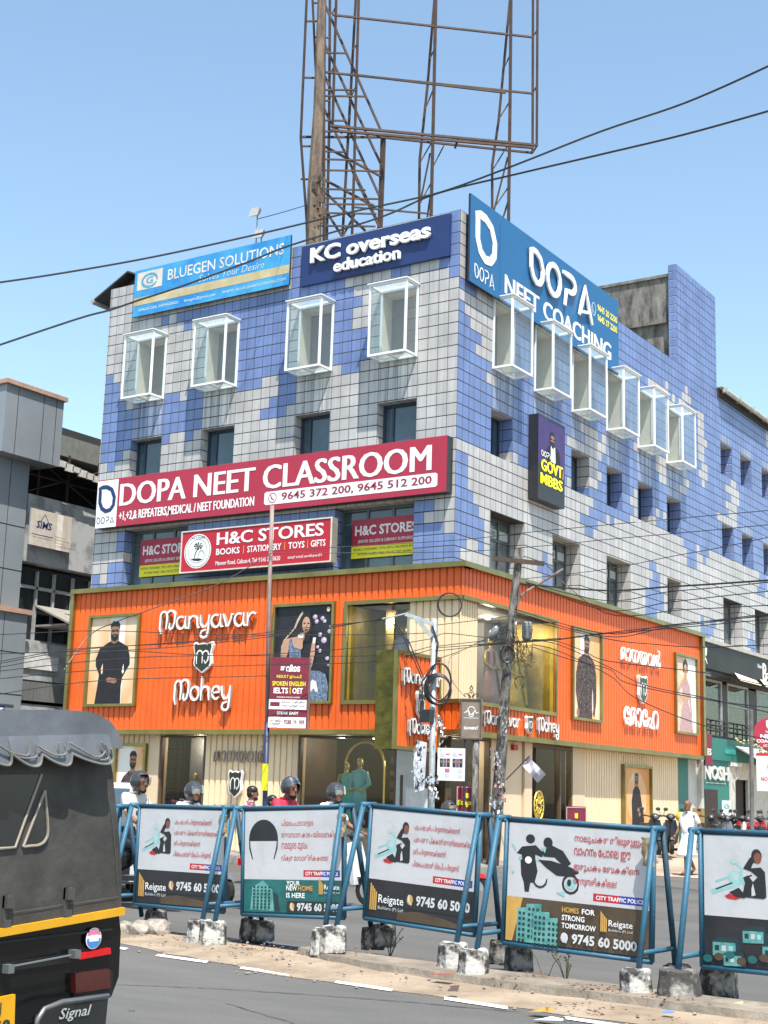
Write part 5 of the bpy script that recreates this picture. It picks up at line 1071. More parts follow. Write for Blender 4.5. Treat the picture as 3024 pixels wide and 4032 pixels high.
        for k,(s,x1) in enumerate(zip(['പ്രിയപ്പെട്ടവരുടെ','അവസാന കാഴ്ചയിലെങ്കിലും','നമ്മുടെ മുഖം','വികൃതമാവാതിരിക്കട്ടെ!'],(.72,.99,.66,.87))): T(mal(s),.39,.09+.115*k,x1,.168+.115*k,4,.004)
        P([(.07,.98),(.09,.76),(.2,.69),(.3,.78),(.32,.99)],9); P([(.33,.99),(.31,.8),(.36,.83),(.38,.99)],10)
        for r_ in range(7): 
            for c_ in range(5): P([(.1+.04*c_,.75+.033*r_),(.12+.04*c_,.745+.033*r_),(.12+.04*c_,.765+.033*r_),(.1+.04*c_,.77+.033*r_)],10)
        T('YOUR',.45,.69,.59,.735,8,.02); T('NEW',.45,.735,.56,.785,8,.02); T('HOME',.57,.735,.72,.785,7,.02); T('IS HERE',.45,.805,.64,.855,8,.02); logo(.78,.66,.62); P([(.46,.885),(1,.885),(1,.99),(.46,.99)],2); phone(.48,.9,.985,.98)
    elif kind == 'bikes':
        E(.16,.13,.034,.04,2); P([(.06,.26),(.1,.2),(.2,.18),(.26,.24),(.25,.28),(.2,.26),(.2,.34),(.1,.34),(.1,.27)],2); P([(.09,.3),(.2,.29),(.22,.4),(.2,.5),(.17,.5),(.16,.58),(.13,.58),(.12,.5),(.1,.44)],2); E(.15,.31,.025,.03,8); E(.09,.3,.014,.018,3); E(.22,.3,.014,.018,3)
        E(.29,.15,.034,.045,2); P([(.25,.22),(.32,.17),(.4,.21),(.46,.31),(.42,.35),(.34,.27),(.26,.27)],2); P([(.22,.3),(.32,.3),(.46,.34),(.52,.38),(.46,.42),(.36,.42),(.28,.36)],2)
        Rb([(.46+.055*math.cos(a*.524),.48+.075*math.sin(a*.524)) for a in range(13)],.022,2); E(.46,.48,.035,.045,3); E(.45,.47,.015,.03,2); Rb([(.24+.05*math.cos(a*.524),.46+.07*math.sin(a*.524)) for a in range(0,8)],.018,2); P([(.02,.18),(.05,.2),(.06,.25)],3); P([(.24,.2),(.28,.19),(.27,.24)],3); P([(.36,.56),(.42,.54),(.42,.59)],3); P([(.03,.4),(.05,.42),(.035,.44)],3)
        for k,(s,x1) in enumerate(zip(['നാലുചക്രത്തിലുരുളും','വാഹനം പോലെ ഈ','ഇരുചക്രം ബ്രേക്കിനെ','അനുസരിക്കില്ല!'],(.95,.87,.93,.78))): T(mal(s),.48,.055+.118*k,x1,.135+.118*k,4,.008)
        P([(0,split),(.12,split),(.05,1),(0,1)],7)
        for x0,x1,y0 in ((.08,.16,.72),(.15,.26,.68),(.2,.32,.74),(.3,.38,.78)):
            P([(x0,y0),(x1,y0-.012),(x1,1),(x0,1)],9)
            for r_ in range(6):
                for c_ in range(3): P([(x0+.012+.03*c_,y0+.03+.045*r_),(x0+.03+.03*c_,y0+.03+.045*r_),(x0+.03+.03*c_,y0+.055+.045*r_),(x0+.012+.03*c_,y0+.055+.045*r_)],10)
        T('HOMES',.41,.67,.53,.715,7,.02); T('FOR',.55,.67,.64,.715,8,.02); T('STRONG',.41,.735,.57,.78,8,.02); T('TOMORROW',.41,.8,.65,.845,8,.02); logo(.68,.67,.66); phone(.4,.88,.93,.965,14)
    return b
def barricade(p0, p1, kind, label, tattered=(), z0=0., z1=0.):
    p0 = Vector(p0); p1 = Vector(p1); d = p1-p0; W = d.length; rz = math.atan2(d.y,d.x)
    t = thing('barricade', label, 'barricade', (p0.x,p0.y,z0), 'barricades along the median', rz); t.rotation_euler = (0,-math.atan2(z1-z0,W),rz)
    b = MB(); r = .021
    for z in (PZ0,PZ1): b.tube([(0,0,z),(W,0,z)], r, 8)
    for x in (0,W): b.tube([(x,0,PZ0),(x,0,PZ1)], r, 8)
    b.build('frame', BB, t, smooth=True)
    panel_art(kind, W).build('panel', VM, t)
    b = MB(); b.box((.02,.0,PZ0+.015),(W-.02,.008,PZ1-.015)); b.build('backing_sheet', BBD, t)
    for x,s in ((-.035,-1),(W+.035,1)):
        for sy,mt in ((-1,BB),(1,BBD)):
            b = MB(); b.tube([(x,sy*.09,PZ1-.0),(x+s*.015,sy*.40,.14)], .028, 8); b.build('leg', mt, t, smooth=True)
        b = MB(); b.tube([(x,-.115,PZ1+.0),(x,.115,PZ1+.0)], .03, 8); b.tube([(x,-.33,.40),(x,.33,.40)], .022, 8)
        for y in (-.03,.03): b.tube([(x,y,PZ1-.02),(x-s*.04,0,PZ1-.02)], .02, 6)
        build_each(b, 'cross_tube', BB, t, smooth=True)
    for x in tattered:
        b = MB(); rnd = random.Random(int(x*100))
        M_ = [[(x+(.05+rnd.uniform(-.02,.025))*math.cos(a*.785)*(.8+.3*rnd.random()), -.09+.05*math.sin(a*.785)*(.8+.4*rnd.random()), z) for a in range(8)] for z in (1.12,1.17,1.22,1.28,1.33,1.36)]
        b.loft(M_); b.build('tape_wrap', mat('old_packing_tape',(.13,.09,.045),.5,scale=14,col2=(.34,.26,.15)), t)
    return t
raw = dict(P5L=(12.82,-17.341),P4R=(12.36,-17.37),P4L=(10.804,-17.301),P3R=(10.344,-17.03),P3L=(8.935,-16.908),P2R=(8.68,-16.86),P2L=(7.21,-16.765),P1R=(6.886,-16.70),P1L=(5.372,-16.557))
PP = {k:(CP.x+(x-CP.x)*.974, CP.y+(y-CP.y)*.974) for k,(x,y) in raw.items()}
barricade(PP['P1L'],PP['P1R'],'crash','blue barricade with grieving figure poster standing nearest the covered three wheeler',(1.50,),.022,.035)
barricade(PP['P2L'],PP['P2R'],'helmet','blue barricade with large black helmet poster and teal strip',(1.46,),.035,.10)
barricade(PP['P3L'],PP['P3R'],'crash','blue barricade with grieving figure poster between the helmet poster and the colliding bikes poster',(),.12,.06)
barricade(PP['P4L'],PP['P4R'],'bikes','blue barricade with colliding motorbikes poster and brown strip',(1.5,),.043,.0)
e = (PP['P5L'][0]+1.5, PP['P5L'][1]-.1); barricade(PP['P5L'],e,'villas','blue barricade cut by the right edge, poster strip with teal houses')
e = (PP['P1L'][0]-.36, PP['P1L'][1]+.05); barricade((e[0]-1.5,e[1]+.12),e,'crash','blue barricade mostly hidden behind the covered three wheeler',(1.5,))
# ---- concrete feet the legs stand in
FOOT = mat('painted_footing', (.045,.042,.04), .9, scale=5, bump=.6, bscale=22, col2=(.52,.50,.46), lo=.44, hi=.56); FOOTD = mat('dirty_footing', (.03,.028,.026), .9, scale=6, bump=.6, bscale=22, col2=(.30,.28,.25), lo=.46, hi=.6)
def footing(x, y, r, h, seed, m, label, z=.03):
    rnd = random.Random(seed); b = MB(); n = 12; rr = [r*rnd.uniform(.86,1.12) for _ in range(n)]; R_ = []
    for zz,k in ((-.05,1.05),(h*.3,1.04),(h*.7,1.0),(h*.93,.97),(h,.86),(h*1.0,.3)):
        R_.append([(rr[j]*k*math.cos(2*math.pi*j/n)*rnd.uniform(.95,1.05), rr[j]*k*math.sin(2*math.pi*j/n)*rnd.uniform(.95,1.05), zz+rnd.uniform(-.012,.012)) for j in range(n)])
    b.loft(R_); o = b.build('concrete_footing', m); o.location = (x,y,z); return tag(o, label, 'concrete block', 'concrete feet of the barricades')
def feet(a, c):
    a = Vector(a); c = Vector(c); d = (c-a).normalized(); n = Vector((-d.y,d.x)); out = []
    for p,s in ((a,-1),(c,1)):
        for sy in (-1,1): out.append(p+d*s*.05+n*sy*.41)
    return out
spec = [('P1L','P1R'),('P2L','P2R'),('P3L','P3R'),('P4L','P4R')]
names = {0:'barricade nearest the three wheeler',1:'black helmet barricade',2:'middle barricade with grieving figure',3:'colliding bikes barricade'}
pos = {0:('front left','rear left','front right','rear right')}
sd = 1
for i,(a,c) in enumerate(spec):
    for k,p in enumerate(feet(PP[a],PP[c])):
        f = k in (0,2); sd += 1
        footing(p.x,p.y,.135 if f else .13,.20 if f else .17,sd, FOOT if f else FOOTD, '%s concrete foot, %s of the %s' % ('whitewashed' if f else 'sooty', pos[0][k], names[i]), (.05 if i<2 else .08)+(((.01,.03),(.03,.07),(.08,.04),(.03,0))[i][k//2]))
for k,p in enumerate(feet(PP['P5L'],(PP['P5L'][0]+1.5, PP['P5L'][1]-.1))[:2]): footing(p.x+.02,p.y,.17,.25-.05*k,40+k,FOOTD if k else mat('half_painted_footing',(.06,.055,.05),.9,scale=4,bump=.6,bscale=22,col2=(.4,.38,.34),lo=.5,hi=.66), ('large grey' if k==0 else 'black')+' concrete foot at the left end of the rightmost barricade',.06)
# ---- rocks, weeds and litter on the median
def rock(x, y, s, seed, label):
    rnd = random.Random(seed); bm = bmesh.new(); bmesh.ops.create_icosphere(bm, subdivisions=2, radius=s)
    for v in bm.verts: v.co *= rnd.uniform(.8,1.15); v.co.z *= .72
    me = bpy.data.meshes.new('rock'); bm.to_mesh(me); bm.free(); me.materials.append(mat('rock_grey',(.13,.11,.09),.9,scale=9,bump=.5,bscale=20,col2=(.36,.32,.27)))
    o = bpy.data.objects.new('rock', me); COL.objects.link(o); o.location = (x,y,s*.5); tag(o,label,'rock','broken rocks beside the three wheeler')
p = on_z('Q6',150,1090); rock(p.x,p.y,.155,1,'left one of the two broken rocks at the foot of the nearest barricade')
p = on_z('Q6',262,1090); rock(p.x,p.y,.17,2,'larger right one of the two broken rocks, on the sand')
p = on_z('Q6',62,1075); rock(p.x,p.y,.13,3,'pale lump of rock partly behind the three wheeler')
WEED = mat('dry_weed', (.09,.085,.045), .9, var=.3); 
def weed(c, x, y, h, n, seed, label, m=WEED):
    p = on_z(c,x,y,.05); rnd = random.Random(seed); b = MB()
    for k in range(n):
        a = rnd.uniform(0,6.28); l = rnd.uniform(.05,.2)*h/.4; top = Vector((l*math.cos(a),l*math.sin(a),h*rnd.uniform(.6,1))); mid = top*.5+Vector((0,0,h*.1)); b.tube([(0,0,-.03),mid,top],.004,4)
        for q in range(7):
            f = rnd.uniform(.4,1); c_ = mid.lerp(top,f); v1 = Vector((rnd.uniform(-1,1),rnd.uniform(-1,1),rnd.uniform(-.4,.8)))*.03; v2 = Vector((rnd.uniform(-1,1),rnd.uniform(-1,1),rnd.uniform(-.4,.8)))*.012; b.poly([c_,c_+v1*.5+v2,c_+v1,c_+v1*.5-v2])
    o = b.build('weed', m); o.location = p; tag(o,label,'weed','dry weeds on the median')
weed('Q7',225,1095,.30,7,1,'leafy grey weed behind the kerb right of the middle barricade foot'); weed('Q7',1240,1270,.4,2,2,'thin tall dry weed under the colliding bikes poster'); weed('Q7',1375,1285,.22,3,3,'single short dry stalk right of the thin tall weed'); weed('Q6',1265,1190,.2,6,4,'low dry weed under the black helmet poster'); weed('Q8',60,1745,.3,4,5,'bare dry stalk below the brown poster strip')
LEAF = mat('dry_leaves', (.16,.075,.035), .9, var=.4, scale=30)
b = MB(); rnd = random.Random(12)
for c,x,y,sx_,n in (('Q7',1200,1255,.16,60),('Q7',1590,1330,.3,50),('Q8',330,1830,.3,60),('Q6',800,1165,.2,40),('Q6',1100,1195,.4,50),('Q6',1510,1205,.2,30),('Q8',870,1900,.3,60),('Q7',960,1270,.2,30),('Q6',400,1110,.8,50),('Q8',200,1990,.7,50)):
    p = on_z(c,x,y,.08)
    for k in range(n):
        q = p+Vector((rnd.gauss(0,sx_*.5),rnd.gauss(0,.07),rnd.uniform(.0,.05))); v1 = Vector((rnd.uniform(-1,1),rnd.uniform(-1,1),rnd.uniform(-.4,.4)))*.035; v2 = Vector((rnd.uniform(-1,1),rnd.uniform(-1,1),rnd.uniform(-.4,.4)))*.018
        b.poly([q,q+v1*.5+v2,q+v1,q+v1*.5-v2])
tag(b.build('leaf_litter', LEAF), 'dry brown leaf litter along the sandy median', 'leaf litter', kind='stuff')
b = MB(); rnd = random.Random(15)
for k in range(420):
    x = rnd.uniform(3,15); f = interp(front,x); r_ = interp(rear,x); y = rnd.uniform(f-.25,r_); s = rnd.choice((.006,.008,.012,.02)); b.ell((x,y,.045 if y>f+.1 else .01),(s,s*.8,s*.6),6,4)
tag(b.build('gravel', mat('gravel_grey',(.25,.21,.17),.9,var=.4,scale=40)), 'loose gravel and grit scattered on the sandy median', 'gravel', kind='stuff')
def litter(c, x, y, pts, m, label, z=.1, name='litter'):
    p = on_z(c,x,y,z); b = MB(); b.loft([[(u,v,w_) for u,v,w_ in pts],[(u,v,w_+.004) for u,v,w_ in pts]]); o = b.build(name, m); o.location = p; tag(o,label,'litter')
litter('Q7',575,1228,[(-.1,-.04,0),(.1,-.05,.02),(.11,.03,.02),(-.08,.05,0)],mat('red_packet',(.45,.05,.03),.4),'crushed red packet on the kerb slab')
litter('Q7',1215,1475,[(-.1,-.04,0),(.04,-.06,.02),(.12,.0,.03),(.02,.05,.04),(-.08,.04,0)],mat('orange_wrapper',(.65,.30,.03),.4),'crumpled orange wrapper at the sand edge',.03)
litter('Q7',1270,1528,[(-.12,-.03,0),(-.02,-.05,.01),(.12,-.03,.02),(.1,.03,.02),(0,.02,.03),(-.1,.04,0)],WHITE,'torn white paper lying on the road',.02)
litter('Q8',870,1992,[(-.05,-.02,0),(.05,-.03,.01),(.05,.02,.01),(-.04,.03,.02)],mat('blue_wrapper',(.12,.22,.45),.4),'small blue wrapper on the sand at the right',.05)
litter('Q8',1370,1950,[(-.07,-.06,0),(.1,-.02,.04),(.08,.05,.05),(-.06,.0,.02)],mat('pale_yellow_bag',(.7,.62,.25),.4),'pale yellow scrap beside the black concrete foot',.06)
litter('Q7',640,1335,[(-.05,-.02,0),(.05,-.02,.01),(.04,.03,.05),(-.03,.03,.04)],mat('brown_scrap',(.08,.05,.04),.8),'small dark brown scrap on the sand',.05)

# ================================================================ poles, hanging signs and wires
def athd(c, x, y, dh):
    r = ray(c,x,y); return CP + r*(dh/math.hypot(r.x,r.y))
DIRT = mat('grimy_pole', (.028,.026,.024), .9, scale=4, bump=.9, bscale=14, col2=(.27,.255,.23), stretch=(3,3,.8), lo=.4, hi=.66, detail=9)
def ground_under(p): return Vector((p.x,p.y,.16))
# --- iron pole with the language school board
d = 34.0; a = athd('V',572,1740,d); g0 = ground_under(a); top = athd('V',588,1092,d)
t = thing('sign_pole', 'tall thin rusty iron pole carrying a maroon language school board', 'pole', g0); m1 = athd('V',577,1560,d)
b = MB(); b.tube([Vector((0,0,-.1)), a-g0, m1-g0], .06, 10); b.build('lower_pole', mat('pole_blue',(.02,.03,.09),.5,var=.3), t, smooth=True)
b = MB(); b.tube([m1-g0+Vector((0,0,-.05)), athd('V',581,1300,d)-g0, top-g0], .05, 10); b.build('upper_pole', mat('pole_rust',(.16,.10,.085),.7,scale=2,col2=(.30,.23,.21),stretch=(2,2,.5)), t, smooth=True)
b = MB(); s0 = athd('Q1',1056,1005,d)-g0; b.box(s0+Vector((-.02,-.1,-.62)),s0+Vector((.14,-.065,0))); b.build('sticker', YEL, t)
rgt = Vector((CR_.x,CR_.y,0)).normalized(); fwd = Vector((-rgt.y,rgt.x,0))
def facing(c, x, y, dh, yaw=0.):
    """frame of a hanging board whose lower left corner is seen at that spot"""
    o_ = athd(c,x,y,dh); q = Matrix.Rotation(yaw,3,'Z'); r_ = q @ rgt; f_ = q @ fwd
    return o_, lambda u,v,w_: r_*u + Vector((0,0,v)) - f_*w_
def hang_board(name, c, x0, y0, dh, W, H, yaw, thick, face, draw, label, side=GREY, cat='sign', legs=()):
    o_, F = facing(c,x0,y0,dh,yaw); t = thing(name, label, cat, o_)
    b = MB(); b.fbox(F,0,0,-thick,W,H,-.004); b.build('box', side, t)
    b = MB(); b.frect(F,0,0,W,H,0); b.build('panel', face, t); draw(F,t)
    if legs:
        b = MB()
        for u,r_ in legs: b.tube([F(u,0.02,-thick/2), F(u,-(o_.z-.16),-thick/2)], r_, 8)
        b.build('leg', DIRT, t)
    return t
MAR = mat('maroon_board', (.17,.012,.03))
def school(F, t):
    b = MB(); b.frect(F,0,.0,.9,.25,.003); b.frect(F,0,.43,.9,.66,.003); b.build('white_panel', WHITE, t)
    b = MB(); text(b,mal('ഇവിടെ'),F,.24,1.28,.72,1.5,.006,.006,0,bold=.04); text(b,'IELTS',F,.1,.8,.45,.94,.006,.006,0,bold=.03); text(b,'OET',F,.55,.8,.8,.94,.006,.006,0,bold=.03); text(b,'SPEAK EASY',F,.2,.31,.72,.38,.006,.006,0,bold=.03); text(b,'ONLINE & OFFLINE CLASSES',F,.18,.7,.74,.73,.006,.006,0); b.build('lettering', WHITE, t)
    b = MB(); text(b,'RESULT '+mal('ഉറപ്പ്')+'!',F,.16,1.15,.76,1.25,.006,.006,0,bold=.02); text(b,'SPOKEN ENGLISH',F,.06,.98,.86,1.09,.006,.006,0,bold=.03); b.frect(F,.49,.79,.505,.95,.005); b.build('lettering', YEL, t)
    b = MB(); b.frect(F,.03,.5,.26,.6,.006); text(b,'MORNING | 10 DAY CRASH',F,.3,.57,.87,.62,.006,.006,0,bold=.01); text(b,'AFTERNOON | NIGHT | SUNDAY',F,.3,.48,.87,.53,.006,.006,0,bold=.01); text(b,'9288 191 909',F,.38,.08,.87,.19,.006,.006,0,bold=.03); text(b,'1ST SKILL',F,.05,.14,.3,.18,.006,.006,0); text(b,'CALICUT',F,.05,.07,.3,.11,.006,.006,0); b.build('lettering', MAR, t)
hang_board('hanging_sign','Q1',1068,815,33.9,.93,1.66,-.12,.28,MAR,school,'maroon and white language school board on the iron pole',side=mat('sign_case',(.30,.33,.36),.4,.3))
# --- grey street lamp pole at the corner
d = 32.5; a = athd('V',932,1745,d); g0 = ground_under(a); top = athd('V',938,1338,d)
t = thing('lamp_post', 'galvanised grey pole with bent arm and big black cable coil at the corner', 'pole', g0)
b = MB(); b.tube([Vector((0,0,-.1)), a-g0, top-g0], .072, 12); b.build('post', STEEL, t, smooth=True)
b = MB(); P_ = lambda c,x,y: athd(c,x,y,d-.1)-g0
b.bar(P_('Q2',490,278),P_('Q2',675,345),.05,.09); b.bar(P_('Q2',560,305),P_('Q2',665,425),.05,.09); b.tube([P_('Q2',495,275),P_('Q2',430,292),P_('Q2',340,310)],.02,6); b.build('arm', STEEL, t)
b = MB(); rnd = random.Random(2)
for z0,z1 in ((.0,.1),): pass
for q in range(3):
    c0 = athd('Q2',700+6*q,768+4*q,d-.12-.03*q)-g0; rr = .33-.015*q
    b.tube([c0+rgt*(rr*.9*math.cos(k*.3307))+Vector((0,0,rr*1.06*math.sin(k*.3307))) for k in range(19)], .024, 6, closed=True)
c0 = athd('Q2',712,720,d-.2)-g0; b.tube([c0+rgt*(.27*math.cos(k*.3307))+Vector((0,0,.42*math.sin(k*.3307))) for k in range(19)], .024, 6, closed=True)
b.build('cable_coil', BLACK, t, smooth=True)
b = MB(); b.tube([P_('Q2',670,360),P_('Q2',705,470),P_('Q2',690,600),P_('Q2',600,720),P_('Q2',605,900)],.02,6); b.tube([P_('Q2',400,330),P_('Q2',490,450),P_('Q2',600,700)],.014,5); b.tube([P_('Q2',420,330),P_('Q2',520,470),P_('Q2',610,690)],.014,5); b.build('loose_cable', BLACK, t)
b = MB(); b.box(P_('Q2',632,950)-Vector((.13,.1,.12)),P_('Q2',632,950)+Vector((.13,.1,.16))); b.build('junction_box', BLACK, t)
# torn tape, foil and paper stuck round the post
b = MB(); rnd = random.Random(21)
def scraps(b, c, x0, y0, x1, y1, n, d, s, mats):
    for k in range(n):
        f = rnd.random(); q = athd(c, x0+(x1-x0)*f+rnd.gauss(0,16), y0+(y1-y0)*f+rnd.gauss(0,10), d+rnd.uniform(-.25,.1))-g0
        v1 = rgt*(s*rnd.uniform(.5,1.4))+Vector((0,0,rnd.gauss(0,.4)*s))-fwd*rnd.uniform(-.6,.6)*s; v2 = Vector((rnd.gauss(0,.4),rnd.gauss(0,.4),-rnd.uniform(.8,2.6)))*s; mt = rnd.choice(mats); b.poly([q,q+v1,q+v1*.9+v2*.5,q+v2*.5+fwd*rnd.uniform(-.3,.3)*s], mt); b.poly([q+v2*.5,q+v1*.9+v2*.5,q+v1*rnd.uniform(.3,1.1)+v2,q+v2], mt)
scraps(b,'Q2',700,900,745,1130,26,d-.1,.03,(0,0,2)); scraps(b,'Q2',570,1080,575,1400,60,d-.1,.035,(0,1,1,2)); scraps(b,'Q2',660,1330,680,1480,90,d-.1,.035,(0,1,2,2)); scraps(b,'Q2',600,1040,660,1050,10,d-.1,.045,(0,)); scraps(b,'Q2',690,960,705,1010,16,d-.1,.03,(0,3)); scraps(b,'Q2',560,1390,640,1340,24,d-.1,.035,(1,2))
tag(b.build('torn_wrapping', [WHITE, BLACK, mat('foil',(.6,.6,.62),.2,.8), mat('pale_blue_scrap',(.35,.5,.6))], t), kind='stuff')
b = MB(); b.fpoly(lambda u,v,w_: P_('Q2',600,1280)+rgt*u+Vector((0,0,v))-fwd*w_,[(-.16,-.55),(.06,-.5),(.1,.55),(-.12,.6),(-.2,.1)],.02); b.build('banner_scrap', mat('grey_banner',(.35,.37,.42),.5,scale=4,col2=(.6,.6,.62)), t)
def leaflet(F0, t):
    b = MB(); F = lambda u,v,w_: F0(u*.57,v*.58,w_)
    for k in (0,1):
        o2 = .1+.5*k
        for i in range(3): b.frect(F,o2+.135*i,.52,o2+.12+.135*i,.84,.004,1 if i%2 else 0)
        for i in range(3): b.disc(F,o2+.06+.135*i,.72,.035,.05,.006,3,12)
        b.frect(F,o2+.22,.98,o2+.38,1.03,.004,2); b.frect(F,o2,.92,o2+.18,1.06,.004,4); b.frect(F,o2+.2,.32,o2+.38,.46,.004,2 if k==0 else 4); b.frect(F,o2+.2,.14,o2+.38,.27,.004,4)
    b.build('print', [ICON, mat('plum_print',(.12,.07,.12)), mat('faded_red_print',(.45,.12,.2)), SK, mat('pale_grey_print',(.5,.5,.55))], t)
hang_board('notice_sheet','Q2',698,1365,32.3,.62,.72,-.15,.02,mat('white_cloth_sheet',(.66,.65,.67),.6,scale=3,bump=.4,bscale=5),leaflet,'white printed cloth with two rows of portraits tied beside the grey lamp pole',side=WHITE,cat='notice')
# --- brown board with scroll top
def brown(F0, t):
    F = lambda u,v,w_: F0(u*.61,v*.62,w_*.8)
    b = MB(); b.fframe(F,0,0,.8,1.5,.05,-.08,.03); b.build('frame', mat('dark_bronze',(.09,.07,.055),.4), t)
    b = MB(); script(b,'arya',F,.16,.93,.68,.14,.004,.012,0,None,.22) if False else b.ribbon(F,[(.14,.98),(.24,1.02),(.28,1.1),(.34,.96),(.42,.9),(.5,1.0),(.56,1.08),(.6,.96),(.68,1.0)],.035,.003,.005)
    b.ribbon(F,arc(.41,1.08,.14,.13,10,170,8),.025,.003,.005); b.ribbon(F,arc(.41,.95,.09,.12,180,360,8),.025,.003,.005); b.frect(F,.12,.78,.68,.795,.004); text(b,mal('ആര്യഭവന്'),F,.14,.33,.68,.5,.004,.004,0,bold=.03); b.build('lettering', WHITE, t)
    b = MB()
    for s in (-1,1): b.tube([F(.4+s*u,v,-.03) for u,v in ((.06,1.52),(.1,1.62),(.18,1.7),(.27,1.66),(.25,1.58),(.2,1.6))],.012,5); b.tube([F(.4+s*u,v,-.03) for u,v in ((.0,1.8),(.06,1.88),(.0,2.0))],.012,5); b.tube([F(.4+s*u,v,-.03) for u,v in ((.02,1.55),(.1,1.7),(.05,1.78),(.0,1.7))],.012,5)
    b.build('scroll', BLACK, t)
    b = MB(); b.tube([F(.2,0,-.05),F(.2,-4.6,-.05)],.03,6); b.build('strut', BLACK, t); b = MB(); b.tube([F(.62,0.0,-.1),F(.6,-2.0,-.1),F(.58,-4.6,-.1)],.075,10); b.build('pole', DIRT, t, smooth=True)
hang_board('standing_sign','Q2',848,1095,33.1,.51,.93,.02,.08,mat('brown_board',(.20,.155,.12),.5),brown,'brown board with white script and iron scroll top on a grimy pole',side=mat('dark_bronze',(.09,.07,.055)))
# --- old leaning pole with cross arm and cable junk
d = 34.2; g0 = athd('V',1062,1885,d); g0.z = .1
t = thing('utility_pole', 'old grimy leaning pole with cross arm and tangled cables near the corner', 'pole', g0)
Q_ = lambda x,y,dd=0.: athd('N',x,y,d+dd)-g0
b = MB(); b.tube([Vector((0,0,-.1)),Q_(112,2100),Q_(140,1750),Q_(170,1300),Q_(200,900),Q_(240,500),Q_(275,200),Q_(298,20)],[.16,.155,.145,.125,.112,.105,.1,.095],12)
b.build('post', DIRT, t, smooth=True)
b = MB(); b.bar(Q_(75,97,-.15),Q_(490,140,-.15),.05,.11); b.build('cross_arm', RUST, t)
b = MB(); b.tube([Q_(275,480,-.1),Q_(290,415,-.12),Q_(330,370,-.15),Q_(640,182,-.2)],.03,8); b.build('strut', mat('pole_rust',(.16,.10,.085)), t)
b = MB(); b.bar(Q_(-40,785,-.15),Q_(620,735,-.15),.04,.05); b.build('lower_arm', RUST, t)
b = MB(); c0 = Q_(352,672,-.1); b.tube([c0+Vector((0,0,-.23)),c0+Vector((0,0,-.18)),c0+Vector((0,0,.18)),c0+Vector((0,0,.22))],[.08,.12,.12,.09],12); 
for k in range(5): b.tube([c0+Vector((0,0,-.14+.06*k)),c0+Vector((0,0,-.12+.06*k))],.13,12)
b.build('cable_joint', mat('weathered_grey',(.10,.10,.10),.6,col2=(.26,.26,.25),scale=5), t, smooth=False)
b = MB(); b.ell(Q_(88,690,-.3),(.1,.1,.2),12,8,0,Matrix.Rotation(.5,3,'Y')); b.build('lamp_head', mat('lamp_lens',(.22,.24,.23),.2,.3,var=.4), t, smooth=True)
b = MB()
for (x,y,rx,ry,w_) in ((195,855,.16,.19,.018),(197,852,.145,.18,.014),(295,1075,.11,.13,.007),(300,1080,.13,.12,.006),(290,1085,.1,.13,.006)):
    c0 = Q_(x,y,-.25); b.tube([c0+rgt*(rx*1.1*math.cos(k*.3307))+Vector((0,0,ry*1.1*math.sin(k*.3307))) for k in range(19)], w_, 6, closed=True)
rnd = random.Random(31)
for k in range(22):
    a_ = Q_(rnd.uniform(200,400),rnd.uniform(640,800),-.2); c_ = Q_(rnd.uniform(230,420),rnd.uniform(780,960),-.2); md = (a_+c_)/2+Vector((rnd.uniform(-.2,.2),0,-.2)); b.tube([a_,md,c_],.007,4)
for k in range(14): a_ = Q_(rnd.uniform(60,190),rnd.uniform(600,800),-.2); c_ = Q_(rnd.uniform(60,210),rnd.uniform(560,820),-.2); b.tube([a_,(a_+c_)/2+Vector((0,0,.12)),c_],.007,4)
b.build('tangled_cable', BLACK, t)
b = MB(); rnd = random.Random(33)
scraps(b,'N',150,1250,170,1500,60,d-.12,.035,(0,1,1,2)); scraps(b,'N',100,1600,150,2050,110,d-.14,.04,(0,1,1,2,3)); scraps(b,'N',80,2000,130,2120,60,d-.14,.04,(1,2,2))
tag(b.build('torn_poster', [mat('old_paper',(.42,.40,.36),.8,var=.3), mat('sooty_paper',(.09,.085,.08),.8,var=.4), mat('foil',(.6,.6,.62)), mat('faded_pink',(.45,.22,.2))], t), kind='stuff')
fl = thing('flag', 'small greyish white flag hanging from a thin staff on the leaning pole', 'flag', g0); 
b = MB(); b.tube([Q_(186,1850,-.2),Q_(372,1662,-.3)],.014,6); b.build('staff', BLACK, fl)
b = MB(); A_,B_,C_,D_ = Q_(368,1668,-.3),Q_(305,1727,-.28),Q_(437,1875,-.25),Q_(502,1808,-.27); G_ = []
for i in range(7):
    f = i/6; G_.append([A_.lerp(D_,f)+fwd*(.05*math.sin(f*6)),(A_.lerp(D_,f)+B_.lerp(C_,f))/2+fwd*(.06*math.sin(f*6+1)),B_.lerp(C_,f)+fwd*(.05*math.sin(f*6+2))])
for i in range(6):
    for j in range(2): b.poly([G_[i][j],G_[i][j+1],G_[i+1][j+1],G_[i+1][j]])
b.build('cloth', mat('flag_cloth',(.46,.43,.46),.8,scale=4,var=.15), fl, smooth=True)
lo3 = thing('cable_loop', 'thin black cable loop hanging in front of the orange cladding by the corner window', 'cable', athd('Q2',780,217,33.)); c0 = Vector((0,0,0)); b = MB(); b.tube([rgt*(.28*math.cos(k*.2618))+Vector((0,0,.28*math.sin(k*.2618))) for k in range(24)],.017,6,closed=True); b.tube([rgt*(.27*math.cos(k*.2618)+.01)+Vector((0,0,.27*math.sin(k*.2618))) for k in range(24)],.012,5,closed=True); b.build('loop', BLACK, lo3)

